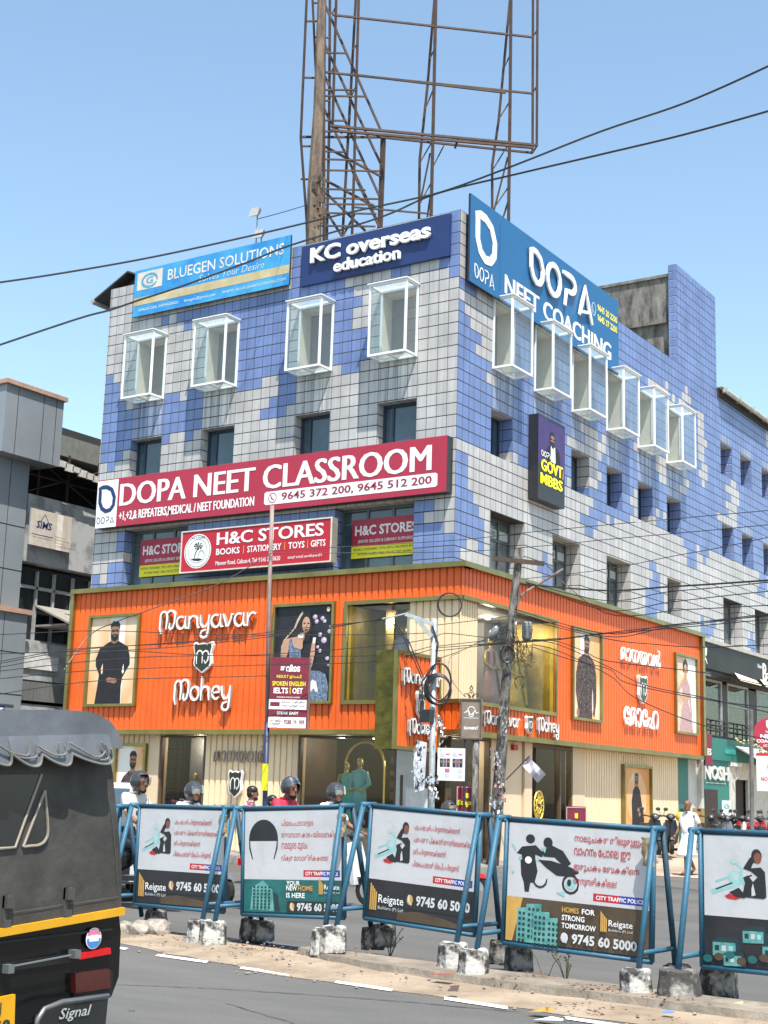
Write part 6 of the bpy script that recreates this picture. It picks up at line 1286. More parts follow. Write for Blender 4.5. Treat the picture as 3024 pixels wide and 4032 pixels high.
# --- overhead wires
def wire(label, pts, r=.011, group='thin overhead wires', m=BLACK):
    P = [athd(*p) for p in pts]; out = []
    for i in range(len(P)-1):
        p0 = P[max(i-1,0)]; p1 = P[i]; p2 = P[i+1]; p3 = P[min(i+2,len(P)-1)]
        for k in range(6):
            s = k/6; out.append(.5*((2*p1)+(p2-p0)*s+(2*p0-5*p1+4*p2-p3)*s*s+(3*p1-p0-3*p2+p3)*s**3))
    out.append(P[-1]); c = out[0].copy(); b = MB(); b.tube([q-c for q in out], r, 5); o = b.build('overhead_wire', m); o.location = c; return tag(o, label, 'wire', group)
HG = 'thick sagging cables above the roof edge'
wire('upper thick cable sweeping from left edge over the roof up to the right edge',[('V',-60,618,27),('V',120,592,27),('V',330,555,27),('V',560,505,27),('P1',490,1065,27),('P1',830,992,27),('P1',1000,945,27),('P1',1310,830,26),('V',1300,283,25.5),('V',1480,222,25),('V',1659,143,24),('V',1740,100,23)],.021,HG)
wire('lower thick cable rising from left across the faded blue board to the right edge',[('V',-60,765,27),('P2',0,592,27),('P2',220,532,27),('P2',400,470,27),('P2',700,372,27),('P2',1130,215,27),('P1',190,1230,27),('P1',640,1090,27),('P1',920,972,27),('P1',1330,872,26),('V',1300,333,25.5),('V',1480,290,25),('V',1659,240,24),('V',1740,215,23)],.021,HG)
wire('single cable from the high floodlight to the billboard mast',[('P1',20,1100,36.5),('P1',150,1065,37),('P1',265,1030,38)],.012,HG)
LR = 'one of the thin black service wires crossing the right tiled facade'
lr = [[('P5',790,590,33.9),('T4',0,1018,33),('T4',700,945,31),('T4',1659,853,29),('T6',700,368,29),('T6',1750,275,27)],
 [('P5',790,600,33.9),('T4',0,1122,33),('T4',900,1065,31),('T6',0,580,29),('T6',1000,490,28),('T6',1750,420,27)],
 [('N',330,260,34),('T6',0,882,31),('T6',690,748,29),('T6',1200,655,28),('T6',1750,535,27)],
 [('N',340,285,34),('T6',0,1197,31),('T6',640,1110,29),('T6',1200,1060,28),('T6',1750,1000,27)],
 [('N',345,290,34),('T6',0,1292,31),('T6',650,1215,29),('T6',1300,1140,28),('T6',1750,1095,27)],
 [('N',490,135,34),('T6',0,1320,31),('T6',800,1290,29),('T6',1750,1240,27)],
 [('N',250,500,34),('T6',0,1530,31),('T6',650,1445,29),('T6',1750,1345,27)],
 [('N',250,520,34),('T6',0,1560,31),('T6',620,1470,29),('T6',1050,1420,28),('T6',1750,1330,27)],
 [('N',250,560,34),('T6',0,1580,31),('T6',500,1640,30),('T6',1000,1670,28),('T6',1750,1640,27)],
 [('N',600,738,34),('Q3',640,300,32),('Q3',1000,260,30),('Q3',1659,180,27),('Q3',1750,168,27)],
 [('N',600,742,34),('Q3',640,305,32),('Q3',1000,275,30),('Q3',1659,215,27),('Q3',1750,205,27)],
 [('N',390,740,34),('N',580,752,33),('N',800,830,32),('N',1005,912,31),('Q3',1280,540,29),('Q3',1750,640,27)],
 [('N',390,745,34),('N',600,780,33),('N',1005,960,31),('Q3',900,610,29),('Q3',1270,690,28),('Q3',1750,800,27)],
 [('N',400,780,34),('N',600,830,33),('N',1005,1025,31),('Q3',850,690,29),('Q3',1270,860,28),('Q3',1750,960,27)],
 [('N',400,800,34),('N',700,900,33),('N',1005,975,31),('Q3',800,600,29),('Q3',1270,700,28),('Q3',1750,760,27)]]
for k,s in enumerate(lr): wire(LR, s, .008 if k<3 else .010)
wire('thick black wire from the leaning pole over the right facade, at cross arm height',[('N',300,300,34),('T6',0,1095,31),('T6',640,1058,29),('T6',1100,1030,28),('T6',1750,985,27)],.019,HG)
LL = 'one of the thin black wires strung across the orange wall at upper window height'
ll = [[('Q1',-330,470,30),('Q1',60,405,31),('Q1',600,375,32),('Q1',1080,330,33),('Q2',340,312,32.4)],
 [('Q1',-330,480,30),('Q1',100,408,31),('Q1',700,362,32),('Q1',1300,290,33),('Q2',340,318,32.4)],
 [('Q1',-330,500,30),('Q1',100,430,31),('Q1',700,385,32),('Q1',1300,310,33),('Q2',420,290,32.4)],
 [('Q1',-330,430,30),('Q1',300,415,31),('Q1',900,440,32),('Q1',1640,390,33),('Q2',660,440,32.4)],
 [('Q1',-330,520,30),('Q1',300,455,31),('Q1',800,440,32),('Q1',1640,440,33),('Q2',660,490,32.4)],
 [('Q1',-330,560,30),('Q1',200,515,31),('Q1',1000,490,32),('Q1',1640,470,33),('Q2',660,510,32.4)],
 [('Q1',-330,330,30),('Q1',200,310,31),('Q1',800,330,32),('Q1',1640,330,33),('Q2',660,400,32.4)],
 [('Q2',690,430,32.4),('Q2',760,405,32.5),('Q2',1000,430,33),('Q2',1150,450,34)],
 [('Q2',690,490,32.4),('Q2',900,465,33),('Q2',1150,440,34)],[('Q2',690,500,32.4),('Q2',950,480,33),('Q2',1150,470,34)],[('Q2',690,520,32.4),('Q2',950,490,33),('Q2',1150,455,34)],
 [('Q2',690,575,32.4),('Q2',850,520,33),('Q2',1000,450,33.5),('Q2',1150,400,34)],[('Q2',700,350,32.4),('Q2',950,320,33),('Q2',1180,290,34)],
 [('Q1',-330,640,30),('Q1',200,570,31),('Q1',900,550,32),('Q1',1060,545,33.9)]]
for s in ll: wire(LL, s, .009)
wire('thin wire rising from the man portrait to the iron pole top across the orange wall',[('F',0,1110,31) if 'F' in CRP else ('Q1',0,520,31),('Q1',130,340,31.5),('Q1',260,270,32),('Q1',450,200,32.5),('Q1',800,70,33),('P5',795,600,33.9)],.011)
wire('loose wire hanging from the cable loop bracket towards the brown board',[('Q2',850,530,33),('Q2',780,570,32.8),('Q2',790,700,32.6),('Q2',880,820,32.8)],.006)
b = None

# ================================================================ small signs at the shops
def standee(F, t):
    b = MB(); b.fframe(F,0,0,.52,.6,.015,0,.01); b.build('rim', mat('pale_rim',(.5,.4,.4)), t)
    b = MB(); script(b,'Manyavar',F,.04,.2,.5,.075,.004,.01,0,None,.3); b.prism(F,[(.22,.36),(.26,.34),(.3,.36),(.3,.46),(.22,.46)],.002,.01,0); b.build('lettering', YEL, t)
hang_board('standing_sign','Q7',1376,300,34.2,.52,1.05 if False else .62,.35,.03,MAR,standee,'maroon board with gold script standing right of the gold door ornament',side=MAR,legs=((.1,.015),(.42,.015)))
hang_board('standing_sign','O',985,1500,33.4,.52,.62,.3,.03,MAR,standee,'maroon board with gold script partly hidden behind the brown board pole',side=MAR,legs=((.1,.015),(.42,.015)))
q = on_x('N',445,2055,.06); t = thing('door_ornament', 'round golden sunburst ornament on the right glass door', 'ornament', (.06,q.y,q.z)); b = MB()
for k in range(14):
    a_ = k*.4488; b.bar((0,.06*math.cos(a_),.09*math.sin(a_)),(.0,.26*math.cos(a_),.37*math.sin(a_)),.03,.02)
b.tube([(0,.27*math.cos(k*.2618),.38*math.sin(k*.2618)) for k in range(24)],.022,6,closed=True); b.tube([(0,.15*math.cos(k*.2618),.2*math.sin(k*.2618)) for k in range(24)],.015,6,closed=True); b.build('sunburst', mat('polished_gold',(.75,.55,.10),.3,.6), t)
q = on_y('O',560,1250,.0); b = MB()
t = thing('poster_stand', 'white and dark poster stand leaning in the corner entrance', 'poster stand', (q.x,-.35,.17)); b.box((-.3,0,0),(.3,.05,1.7)); b.build('panel', mat('panel_white',(.6,.58,.56)), t); b = MB(); b.box((-.45,-.03,0),(-.38,.0,2.0)); b.box((-.3,-.012,.05),(.3,-.002,1.1)); b.build('edge', WOOD, t)
# round board and no parking sign on posts at the right edge
def ring(F,t):
    b = MB(); dopa_d(b,F,-.1,.12,.18,.42,.012,.016,0,None,.2); dopa_word(b,F,-.12,.02,.2,.09,.012,.016,0,.14); text(b,'NEET',F,-.3,-.16,.32,-.03,.014,.014,0,bold=.04); text(b,'COACHING',F,-.42,-.3,.44,-.19,.014,.014,0,bold=.03); text(b,'LIC ROAD',F,-.2,-.42,.22,-.35,.014,.014,0); b.build('lettering', WHITE, t)
o_, F = facing('E',1290,1662,34.5,0); t = thing('round_sign', 'round crimson coaching sign cut by the right edge', 'sign', o_)
b = MB(); b.prism(F,[(.36*1.0*math.cos(k*.1963),.36*math.sin(k*.1963)) for k in range(32)],-.04,.01,0); b.build('disc', RED, t)
F2 = lambda u,v,w_: F(u*.72,v*.72,w_); ring(F2,t); b = MB(); b.tube([F(.0,.3,-.08),F(.0,-(o_.z-.3),-.08)],.035,8); b.build('post', mat('post_blue',(.05,.12,.25)), t)
def nopark(F,t):
    b = MB(); b.frect(F,0,.72,.66,.78,.004); b.ribbon(F,arc(.4,.5,.16,.17,0,360,20),.04,.003,.006); b.ribbon(F,[(.29,.62),(.51,.38)],.035,.006,.008); text(b,'NO PARKING',F,.08,.2,.64,.29,.005,.005,0,bold=.035); b.build('lettering',[mat('sign_red',(.5,.02,.03))],t)
    b = MB(); text(b,'P',F,.33,.42,.47,.6,.003,.003,0,bold=.05); text(b,'Penalty',F,.28,.13,.5,.17,.005,.005,0); b.ribbon(F,arc(.38,.07,.05,.04,0,360,10),.012,.004,.006); b.build('lettering',[ICON],t)
hang_board('no_parking_sign','M',690,1508,31.,.66,.78,-.1,.02,WHITE,nopark,'white no parking sign with red circle at the right edge',side=GREY,legs=((.6,.03),))
d = 36.; a = athd('M',634,1700,d); t = thing('thin_post', 'thin grey post in front of the green fronted eatery', 'pole', (a.x,a.y,.3)); b = MB(); b.tube([(0,0,0),athd('M',632,712,d)-Vector((a.x,a.y,.3))],.055,8); b.build('post', mat('post_grey',(.13,.125,.12),.8,var=.3,scale=4), t)

# ================================================================ the covered three wheeler (seen from behind)
XR = 12.83
CANV = mat('black_canvas', (.036,.033,.030), .8, scale=2.2, bump=1., bscale=4, col2=(.078,.072,.064), detail=8, spec=.3); HOOD = mat('hood_canvas', (.085,.09,.10), .5, scale=2, bump=.4, bscale=5, col2=(.15,.158,.175), spec=.4); PIPE = mat('grey_piping', (.19,.18,.16), .6, var=.2); PIPC = mat('cream_piping', (.28,.24,.19), .6, var=.15)
BODYB = mat('glossy_black', (.005,.0055,.006), .2, var=.3, spec=.35); TAXY = mat('taxi_yellow', (.62,.30,.004), .4, var=.08); REDL = mat('reflector_red', (.55,.005,.01), .25); LAMP = mat('tail_lamp', (.055,.010,.008), .15, var=.3, spec=.7); CHR = mat('chrome', (.22,.22,.22), .35, .7)
rk = thing('auto_rickshaw', 'black canvas covered three wheeler with yellow belt seen from behind', 'auto rickshaw', (XR-1.2,-25.47,0)); ko = rk.location.copy()
def KF(u, v, w_): return Vector((XR+w_, u, v))-ko
def kq(x, y, w_=0.): 
    p = on_x('Q5',x,y,XR+w_); return (p.y,p.z)
tl = .07                                       # the road falls to the kerb, so the body leans with it
def K(du, z): return (-25.47+du, z+tl*du)
sec = [K(.715,1.06),K(.70,1.25),K(.655,1.45),K(.60,1.68),K(.565,1.78),K(.50,1.865),K(.40,1.92),K(.2,1.945),K(-.2,1.945),K(-.40,1.92),K(-.50,1.865),K(-.565,1.78),K(-.60,1.68),K(-.655,1.45),K(-.70,1.25),K(-.715,1.06)]
b = MB()
rings_ = []
for dx,sh in ((.0,1.),(-.06,1.01),(-1.2,1.02),(-2.0,.98),(-2.25,.9)): rings_.append([KF(-25.47+(u+25.47)*sh, 1.06+(v-1.06)*(.97 if sh<.95 else 1), dx) for u,v in sec])
b.loft(rings_, 0, cap=False); b.fpoly(KF, sec, 0., 0); b.build('canopy', CANV, rk)
# roof skin and scalloped flap
b = MB(); top_ = [K(.605,1.79),K(.592,1.83),K(.565,1.87),K(.52,1.91),K(.45,1.943),K(.36,1.962),K(.2,1.972),K(-.2,1.972),K(-.41,1.945),K(-.525,1.89),K(-.58,1.82),K(-.60,1.79)]
b.loft([[KF(u,v,dx) for u,v in top_+[(top_[-1][0]+.03,top_[-1][1]),(top_[0][0]-.03,top_[0][1])]] for dx in (.05,.0,-1.2,-2.2)], 0, cap=True); b.build('hood', HOOD, rk)
W_ = .075
def smooth2(P, n=5):
    out = []
    for i in range(len(P)-1):
        p0, p1, p2, p3 = (Vector(P[j]) for j in (max(i-1,0), i, i+1, min(i+2,len(P)-1)))
        for k in range(n):
            s = k/n; out.append(tuple(.5*((2*p1)+(p2-p0)*s+(2*p0-5*p1+4*p2-p3)*s*s+(3*p1-p0-3*p2+p3)*s**3)))
    return out+[tuple(P[-1])]
lowr = [kq(x,y,W_) for g_ in (((-330,415),(-250,462),(-130,440),(-125,380)),((-124,380),(-40,430),(40,457),(75,440),(80,376)),((81,376),(170,440),(235,462),(275,445),(287,378)),((288,378),(360,428),(440,457),(480,440),(490,375)),((491,375),(590,425),(690,450),(745,445),(768,410))) for x,y in smooth2(g_)]
lowr = [(-26.1,1.70)]+[p for p in lowr if p[0]>-26.05]; 
b = MB()
for (a,c) in zip(lowr,lowr[1:]):
    ta = 1.86+tl*(a[0]+25.47)-.03*max(0,(a[0]+25.0))*3; tc_ = 1.86+tl*(c[0]+25.47)-.03*max(0,(c[0]+25.0))*3
    b.poly([KF(a[0],a[1],W_),KF(c[0],c[1],W_),KF(c[0]-.01,max(tc_,c[1]+.02),.05),KF(a[0]-.01,max(ta,a[1]+.02),.05)])
e1 = lowr[-1]; b.poly([KF(e1[0],e1[1],W_),KF(e1[0]+.01,e1[1]-.02,-.3),KF(e1[0]-.01,1.87,-.3),KF(e1[0]-.03,1.87,.05)])
b.build('flap', HOOD, rk)
b = MB()
def pipe(pts, r=.006, w_=W_+.004): b.tube([KF(*kq(x,y,w_),w_) for x,y in smooth2(pts)], r, 6)
pipe([(-60,425),(40,455),(75,440),(80,376)]); pipe([(82,378),(170,440),(235,462),(275,445),(287,378)]); pipe([(289,380),(360,425),(440,455),(480,440),(490,375)]); pipe([(492,377),(590,418),(690,445),(750,440),(768,405),(755,340)])
pipe([(0,320),(60,360),(150,385),(195,380),(205,310)],.0045); pipe([(250,310),(252,360),(240,400),(160,405),(60,370)],.0045); pipe([(255,320),(330,365),(390,385),(445,375),(440,320)],.0045); pipe([(400,300),(408,360)],.0045); pipe([(470,300),(560,350),(640,395),(690,390),(715,350),(690,295)],.0045); pipe([(715,310),(735,370),(730,410),(680,420)],.0045)
b.build('piping', PIPE, rk)
b = MB()
b.fpoly(KF,[kq(*p) for p in ((-420,520),(285,515),(105,1012),(-250,1030))][::-1],.004); b.fpoly(KF,[kq(*p) for p in ((308,640),(326,950),(290,990),(165,1003))][::-1],.004); b.build('rear_window', mat('clear_vinyl_dark',(.02,.021,.023),.25,var=.3,scale=3,spec=.6), rk)
b = MB(); pp = lambda pts: b.tube([KF(*kq(x,y,.008),.006) for x,y in pts],.0065,6)
pp([(285,515),(195,760),(105,1012),(-20,1022),(-250,1030)]); pp([(308,625),(240,800),(160,1008)]); pp([(160,1008),(215,1002)]); pp(smooth2([(215,1002),(270,995),(312,960),(328,880),(308,625)])); b.build('window_piping', PIPC, rk)
b = MB()
for x,y0,y1 in ((447,1285,1480),(35,1340,1552)): 
    u0,v0 = kq(x,y0); u1,v1 = kq(x+10,y1); b.fbox(KF,u0-.012,v1,.0,u0+.012,v0,.012); b.fbox(KF,u0-.012,v0-.05,.0,u0+.028,v0,.03); b.fbox(KF,u0-.01,v1,.0,u0+.03,v1+.03,.02)
build_each(b, 'strap', mat('strap_grey',(.06,.055,.05),.7), rk)
b = MB(); b.ribbon(KF,[kq(470,1395),(kq(640,1370)[0],kq(640,1370)[1]),kq(800,1345)],.006,.003,.005); b.ribbon(KF,[kq(60,1455),kq(300,1420),kq(440,1395)],.006,.003,.005); b.ribbon(KF,[kq(745,700),kq(775,1000),kq(800,1330)],.005,.003,.005); b.build('seam', mat('seam_grey',(.085,.08,.075)), rk)
b = MB(); b.prism(KF,[K(-.72,1.028),K(.72,1.028),K(.72,1.062),K(-.72,1.062)],-2.2,.02); b.build('belt', TAXY, rk)
lowb = [K(.715,1.027),K(.735,.95),K(.74,.75),K(.70,.67),K(.62,.64),K(-.62,.64),K(-.70,.67),K(-.74,.75),K(-.735,.95),K(-.715,1.027)]
b = MB(); b.prism(KF,lowb,-1.5,-.012); b.prism(KF,[K(.62,.66),K(.60,.40),K(-.60,.40),K(-.62,.66)],-1.3,-.12); b.prism(KF,[K(.5,1.0),K(.42,.5),K(-.42,.5),K(-.5,1.0)],-2.5,-1.5); b.build('body', BODYB, rk)
b = MB()
b.prism(KF,[kq(-330,1690),kq(480,1590),kq(760,1560),kq(760,1575),kq(480,1606),kq(-330,1708)][::-1],-.012,.004); b.prism(KF,[kq(-330,1850),kq(500,1730),kq(500,1790),kq(-330,1910)][::-1],-.012,-.002); b.prism(KF,[kq(500,1900),kq(770,1850),kq(765,2010),kq(500,2040)][::-1],-.012,-.0); b.build('rear_panel', mat('worn_black',(.006,.007,.008),.35,scale=3,col2=(.016,.016,.016),spec=.3), rk)
b = MB(); b.tube([KF(*kq(60,1825,.03),.03),KF(*kq(480,1745,.03),.03)],.005,6); b.fbox(KF,kq(490,1730)[0]-.014,kq(490,1730)[1]-.02,-.01,kq(490,1730)[0]+.02,kq(490,1730)[1]+.015,.035); b.fbox(KF,kq(35,1830)[0]-.014,kq(35,1830)[1]-.02,-.01,kq(35,1830)[0]+.02,kq(35,1830)[1]+.015,.035); b.build('latch_rod', mat('dull_steel',(.14,.15,.15),.5,.3), rk)
b = MB(); b.prism(KF,[kq(x,y,.014) for x,y in ((535,1738),(752,1695),(755,1735),(537,1775))][::-1],-.01,.014); b.build('reflector', REDL, rk)
b = MB(); b.prism(KF,[kq(x,y,.02) for x,y in ((512,1870),(748,1838),(752,1965),(515,2005))][::-1],-.01,.02); b.build('tail_lamp', LAMP, rk)
c_ = kq(632,1630); c2 = kq(680,1690); b = MB(); ru = c2[0]-c_[0]; rv = (c_[1]-c2[1])
b.disc(KF,c_[0],c_[1],ru,rv*1.12,.004,0); b.disc(KF,c_[0],c_[1],ru*.93,rv*1.04,.005,1,20,20,160); b.fpoly(KF,[(c_[0]+ru*.9*math.cos(math.radians(a)),c_[1]+rv*1.0*math.sin(math.radians(a))) for a in range(180,361,15)],.006,2); b.frect(KF,c_[0]-ru*.6,c_[1]-rv*.3,c_[0]+ru*.6,c_[1]+rv*.05,.007,0); text(b,'IN-88',KF,c_[0]-ru*.45,c_[1]+rv*.2,c_[0]+ru*.45,c_[1]+rv*.42,.008,.008,0)
b.build('sticker', [WHITE, mat('sticker_pink',(.55,.17,.28)), mat('sticker_blue',(.05,.20,.50))], rk)
b = MB(); u1,v1 = kq(105,2010,.02); u0 = u1-.2; b.prism(KF,[(u0,v1-.165),(u1+.01,v1-.155),(u1,v1),(u0,v1-.012)],.0,.02); b.build('number_plate', TAXY, rk)
b = MB(); text(b,'KL 11',KF,u0+.02,v1-.075,u1-.06 if False else u1-.075,v1-.025,.023,.023,0,bold=.03); text(b,'K 69',KF,u0+.02,v1-.145,u1-.02,v1-.095,.023,.023,0,bold=.03); b.build('lettering', ICON, rk)
b = MB(); b.tube([KF(*kq(x,y,.08),.08) for x,y in ((240,2260),(255,2180),(300,2110),(420,2062),(735,2020))],.012,8); b.build('bumper', CHR, rk, smooth=True)
b = MB(); b.prism(KF,[kq(x,y,.0) for x,y in ((250,2160),(320,2095),(735,2035),(700,2400),(240,2420))][::-1],-.05,.0); b.build('mud_flap', mat('rubber_black',(.012,.012,.012),.6), rk)
b = MB(); u0,v0 = kq(385,2205); u1,v1 = kq(595,2095); text(b,'Signal',KF,u0,v0,u1,v1+.01,.005,.005,0,bold=.01,shear=.02); b.build('lettering', mat('worn_white',(.42,.42,.42)), rk)
def wheel(parent, c, r, w_, axis='y', rim=STEEL):
    b = MB(); c = Vector(c); ax = Vector((0,1,0)) if axis=='y' else Vector((1,0,0))
    b.tube([c-ax*w_/2,c-ax*w_*.35,c+ax*w_*.35,c+ax*w_/2],[r*.9,r,r,r*.9],18); o = b.build('wheel', mat('tyre_rubber',(.015,.015,.015),.85), parent)
    b = MB(); b.tube([c-ax*(w_/2+.004),c+ax*(w_/2+.004)],r*.6,14); b.build('rim', rim, o); return o
for du,dx in ((.56,-.45),(-.56,-.45)): wheel(rk, Vector((XR+dx,-25.47+du,.21))-ko, .21, .11)
wheel(rk, Vector((XR-2.25,-25.47,.21))-ko, .21, .1)
b = MB(); b.box(Vector((XR-2.2,-25.97,.32))-ko, Vector((XR-.2,-24.97,.42))-ko); b.build('chassis', BLACK, rk)

# ================================================================ motor scooters
def scooter(loc, rz, paint, label, group, dirt=0):
    t = thing('scooter', label, 'scooter', loc, group, rz)
    for x in (-.6,.62): wheel(t, (x,0,.22), .22, .10)
    b = MB(); b.rings([(.0,.02,.05,0,0),(.06,.14,.1,0,0),(.3,.21,.13,0,0),(.55,.23,.14,0,0),(.72,.16,.1,0,0),(.78,.03,.03,0,0)],12,0,Matrix.Translation((-.85,0,.6)) @ Matrix.Rotation(math.pi/2,4,'Y'))
    b.box((-.2,-.13,.26),(.42,.13,.33)); b.loft([[(.40,-.17,.3),(.46,-.17,.3),(.46,.17,.3),(.40,.17,.3)],[(.36,-.22,.6),(.44,-.2,.6),(.44,.2,.6),(.36,.22,.6)],[(.30,-.15,.9),(.38,-.13,.92),(.38,.13,.92),(.30,.15,.9)]]); b.tube([(.62,0,.22),(.46,0,.62),(.36,0,.95)],.035,8); b.loft([[(.42,-.09,.42),(.8,-.05,.4),(.8,.05,.4),(.42,.09,.42)],[(.48,-.06,.5),(.74,-.03,.47),(.74,.03,.47),(.48,.06,.5)]]); b.build('body', paint, t, smooth=False)
    b = MB(); b.loft([[(-.78,-.1,.74),(-.78,.1,.74),(-.74,.1,.82),(-.74,-.1,.82)],[(-.4,-.15,.72),(-.4,.15,.72),(-.4,.13,.82),(-.4,-.13,.82)],[(-.08,-.13,.7),(-.08,.13,.7),(-.1,.1,.79),(-.1,-.1,.79)]]); b.build('seat', mat('seat_black',(.02,.02,.02),.6), t)
    b = MB(); b.tube([(.22,-.33,1.03),(.30,-.2,1.02),(.36,0,.98),(.30,.2,1.02),(.22,.33,1.03)],.02,8); b.ell((.36,0,1.0),(.1,.13,.09),10,8); b.build('handlebar', mat('dark_plastic',(.025,.025,.027),.5), t, smooth=True)
    b = MB(); b.ell((.45,0,1.0),(.03,.07,.05),10,6); b.build('headlight', mat('lens',(.2,.21,.22),.1,.4), t, smooth=True)
    for s in (-1,1):
        b = MB(); b.tube([(.27,s*.26,1.03),(.25,s*.3,1.16)],.008,5); b.ell((.25,s*.33,1.2),(.015,.07,.05),10,6); b.build('mirror', mat('dark_plastic',(.025,.025,.027)), t)
    b = MB(); b.box((-.86,-.1,.52),(-.84,.1,.62)); b.build('tail_light', REDL, t)
    return t
PB = mat('scooter_black', (.015,.016,.02), .25); PG = mat('scooter_grey', (.16,.17,.18), .3, .3); PR = mat('scooter_red', (.40,.012,.02), .25); PW = mat('scooter_white', (.6,.6,.6), .3); PS = mat('scooter_lime', (.35,.42,.03), .35)

# ================================================================ people
def skin_geo(J, E_, sub=2):
    me = bpy.data.meshes.new('s'); names = list(J); me.from_pydata([J[n][:3] for n in names], [(names.index(a),names.index(c)) for a,c in E_], [])
    o = bpy.data.objects.new('s', me); COL.objects.link(o); md = o.modifiers.new('k','SKIN'); md.use_smooth_shade = True
    for i,n in enumerate(names): me.skin_vertices[0].data[i].radius = (J[n][3], J[n][4] if len(J[n])>4 else J[n][3])
    me.skin_vertices[0].data[0].use_root = True
    s = o.modifiers.new('b','SUBSURF'); s.levels = sub
    ev = bpy.data.meshes.new_from_object(o.evaluated_get(bpy.context.evaluated_depsgraph_get()))
    v = [tuple(p.co) for p in ev.vertices]; f = [tuple(p.vertices) for p in ev.polygons]
    bpy.data.objects.remove(o); bpy.data.meshes.remove(me); bpy.data.meshes.remove(ev); return v, f
def add_geo(b, geo, m=0):
    k = len(b.v); b.v += geo[0]; 
    for q in geo[1]: b.face([k+i for i in q], m)
SKIN = mat('brown_skin', (.19,.085,.045), .5, var=.1, scale=8, spec=.4)
def head(b, c, yaw=0., pitch=0., s=1., beard=True):
    """head facing +X with nose, ears, eyes and mouth; joined to the neck"""
    M = Matrix.Rotation(yaw,3,'Z') @ Matrix.Rotation(pitch,3,'Y'); c = Vector(c); n = 16; R_ = []
    for z,rx,ry,cx in ((-.125,.03,.03,.04),(-.115,.062,.045,.035),(-.09,.078,.056,.025),(-.05,.088,.066,.012),(.0,.095,.073,.0),(.05,.098,.076,-.005),(.09,.086,.068,-.008),(.115,.06,.048,-.01),(.128,.02,.016,-.01)):
        R_.append([c+M @ Vector(((cx+rx*math.cos(6.2832*j/n))*s, ry*math.sin(6.2832*j/n)*s, z*s)) for j in range(n)])
    b.loft(R_,0); T_ = lambda x,y,z: c+M @ Vector((x*s,y*s,z*s))
    b.loft([[T_(.09,-.012,.03),T_(.09,.012,.03),T_(.1,.008,.03),T_(.1,-.008,.03)],[T_(.085,-.02,-.03),T_(.085,.02,-.03),T_(.122,.012,-.026),T_(.122,-.012,-.026)]],0)
    for q in (-1,1):
        b.ell(T_(-.005,q*.078,-.01),(.02*s,.012*s,.032*s),8,6,0); b.ell(T_(.086,q*.032,.018),(.012*s,.017*s,.008*s),8,5,1); b.ell(T_(.088,q*.034,.04),(.01*s,.024*s,.005*s),8,4,1)
    b.ell(T_(.094,0,-.062),(.01*s,.026*s,.008*s),8,5,2)
    if beard: b.loft([[c+M @ Vector(((cx+rx*math.cos(a))*s, ry*math.sin(a)*s, z*s)) for a in [(-1.5+3.0*j/8) for j in range(9)]+[(1.5-3.0*j/8) for j in range(9)]] for z,rx,ry,cx in ((-.128,.05,.04,.035),(-.1,.082,.06,.026),(-.075,.089,.066,.018))],1)
def hand(b, w_, d, up, s=1., curl=.8):
    """palm with four fingers and a thumb, from wrist w_ along d"""
    w_ = Vector(w_); d = Vector(d).normalized(); up = Vector(up).normalized(); sd = d.cross(up).normalized()
    b.loft([[w_+sd*x*.026*s+up*y*.014*s for x,y in ((-1,-1),(1,-1),(1,1),(-1,1))],[w_+d*.05*s+sd*x*.038*s+up*y*.013*s for x,y in ((-1,-1),(1,-1),(1,1),(-1,1))],[w_+d*.09*s+sd*x*.038*s+up*y*.011*s for x,y in ((-1,-1),(1,-1),(1,1),(-1,1))]])
    for k,l in enumerate((.072,.082,.076,.058)):
        r_ = w_+d*.088*s+sd*(-.03+.02*k)*s; m_ = r_+d*l*.5*s-up*.012*curl*s; e_ = m_+d*l*.42*s*(1-.5*curl)-up*.035*curl*s; b.tube([r_-d*.01*s,m_,e_],[.0095*s,.009*s,.0075*s],6)
    r_ = w_+d*.03*s-sd*.03*s; b.tube([r_,r_+d*.03*s-sd*.022*s-up*.008*s,r_+d*.055*s-sd*.022*s-up*.02*s],[.012*s,.011*s,.009*s],6)
FM_ = [SKIN, HAIR, mat('lip_brown',(.16,.05,.04),.5)]
HELM = mat('helmet_grey', (.05,.05,.052), .25, .15, var=.1, spec=.6); VISOR = glassmat('visor', (.75,.78,.8), .22)
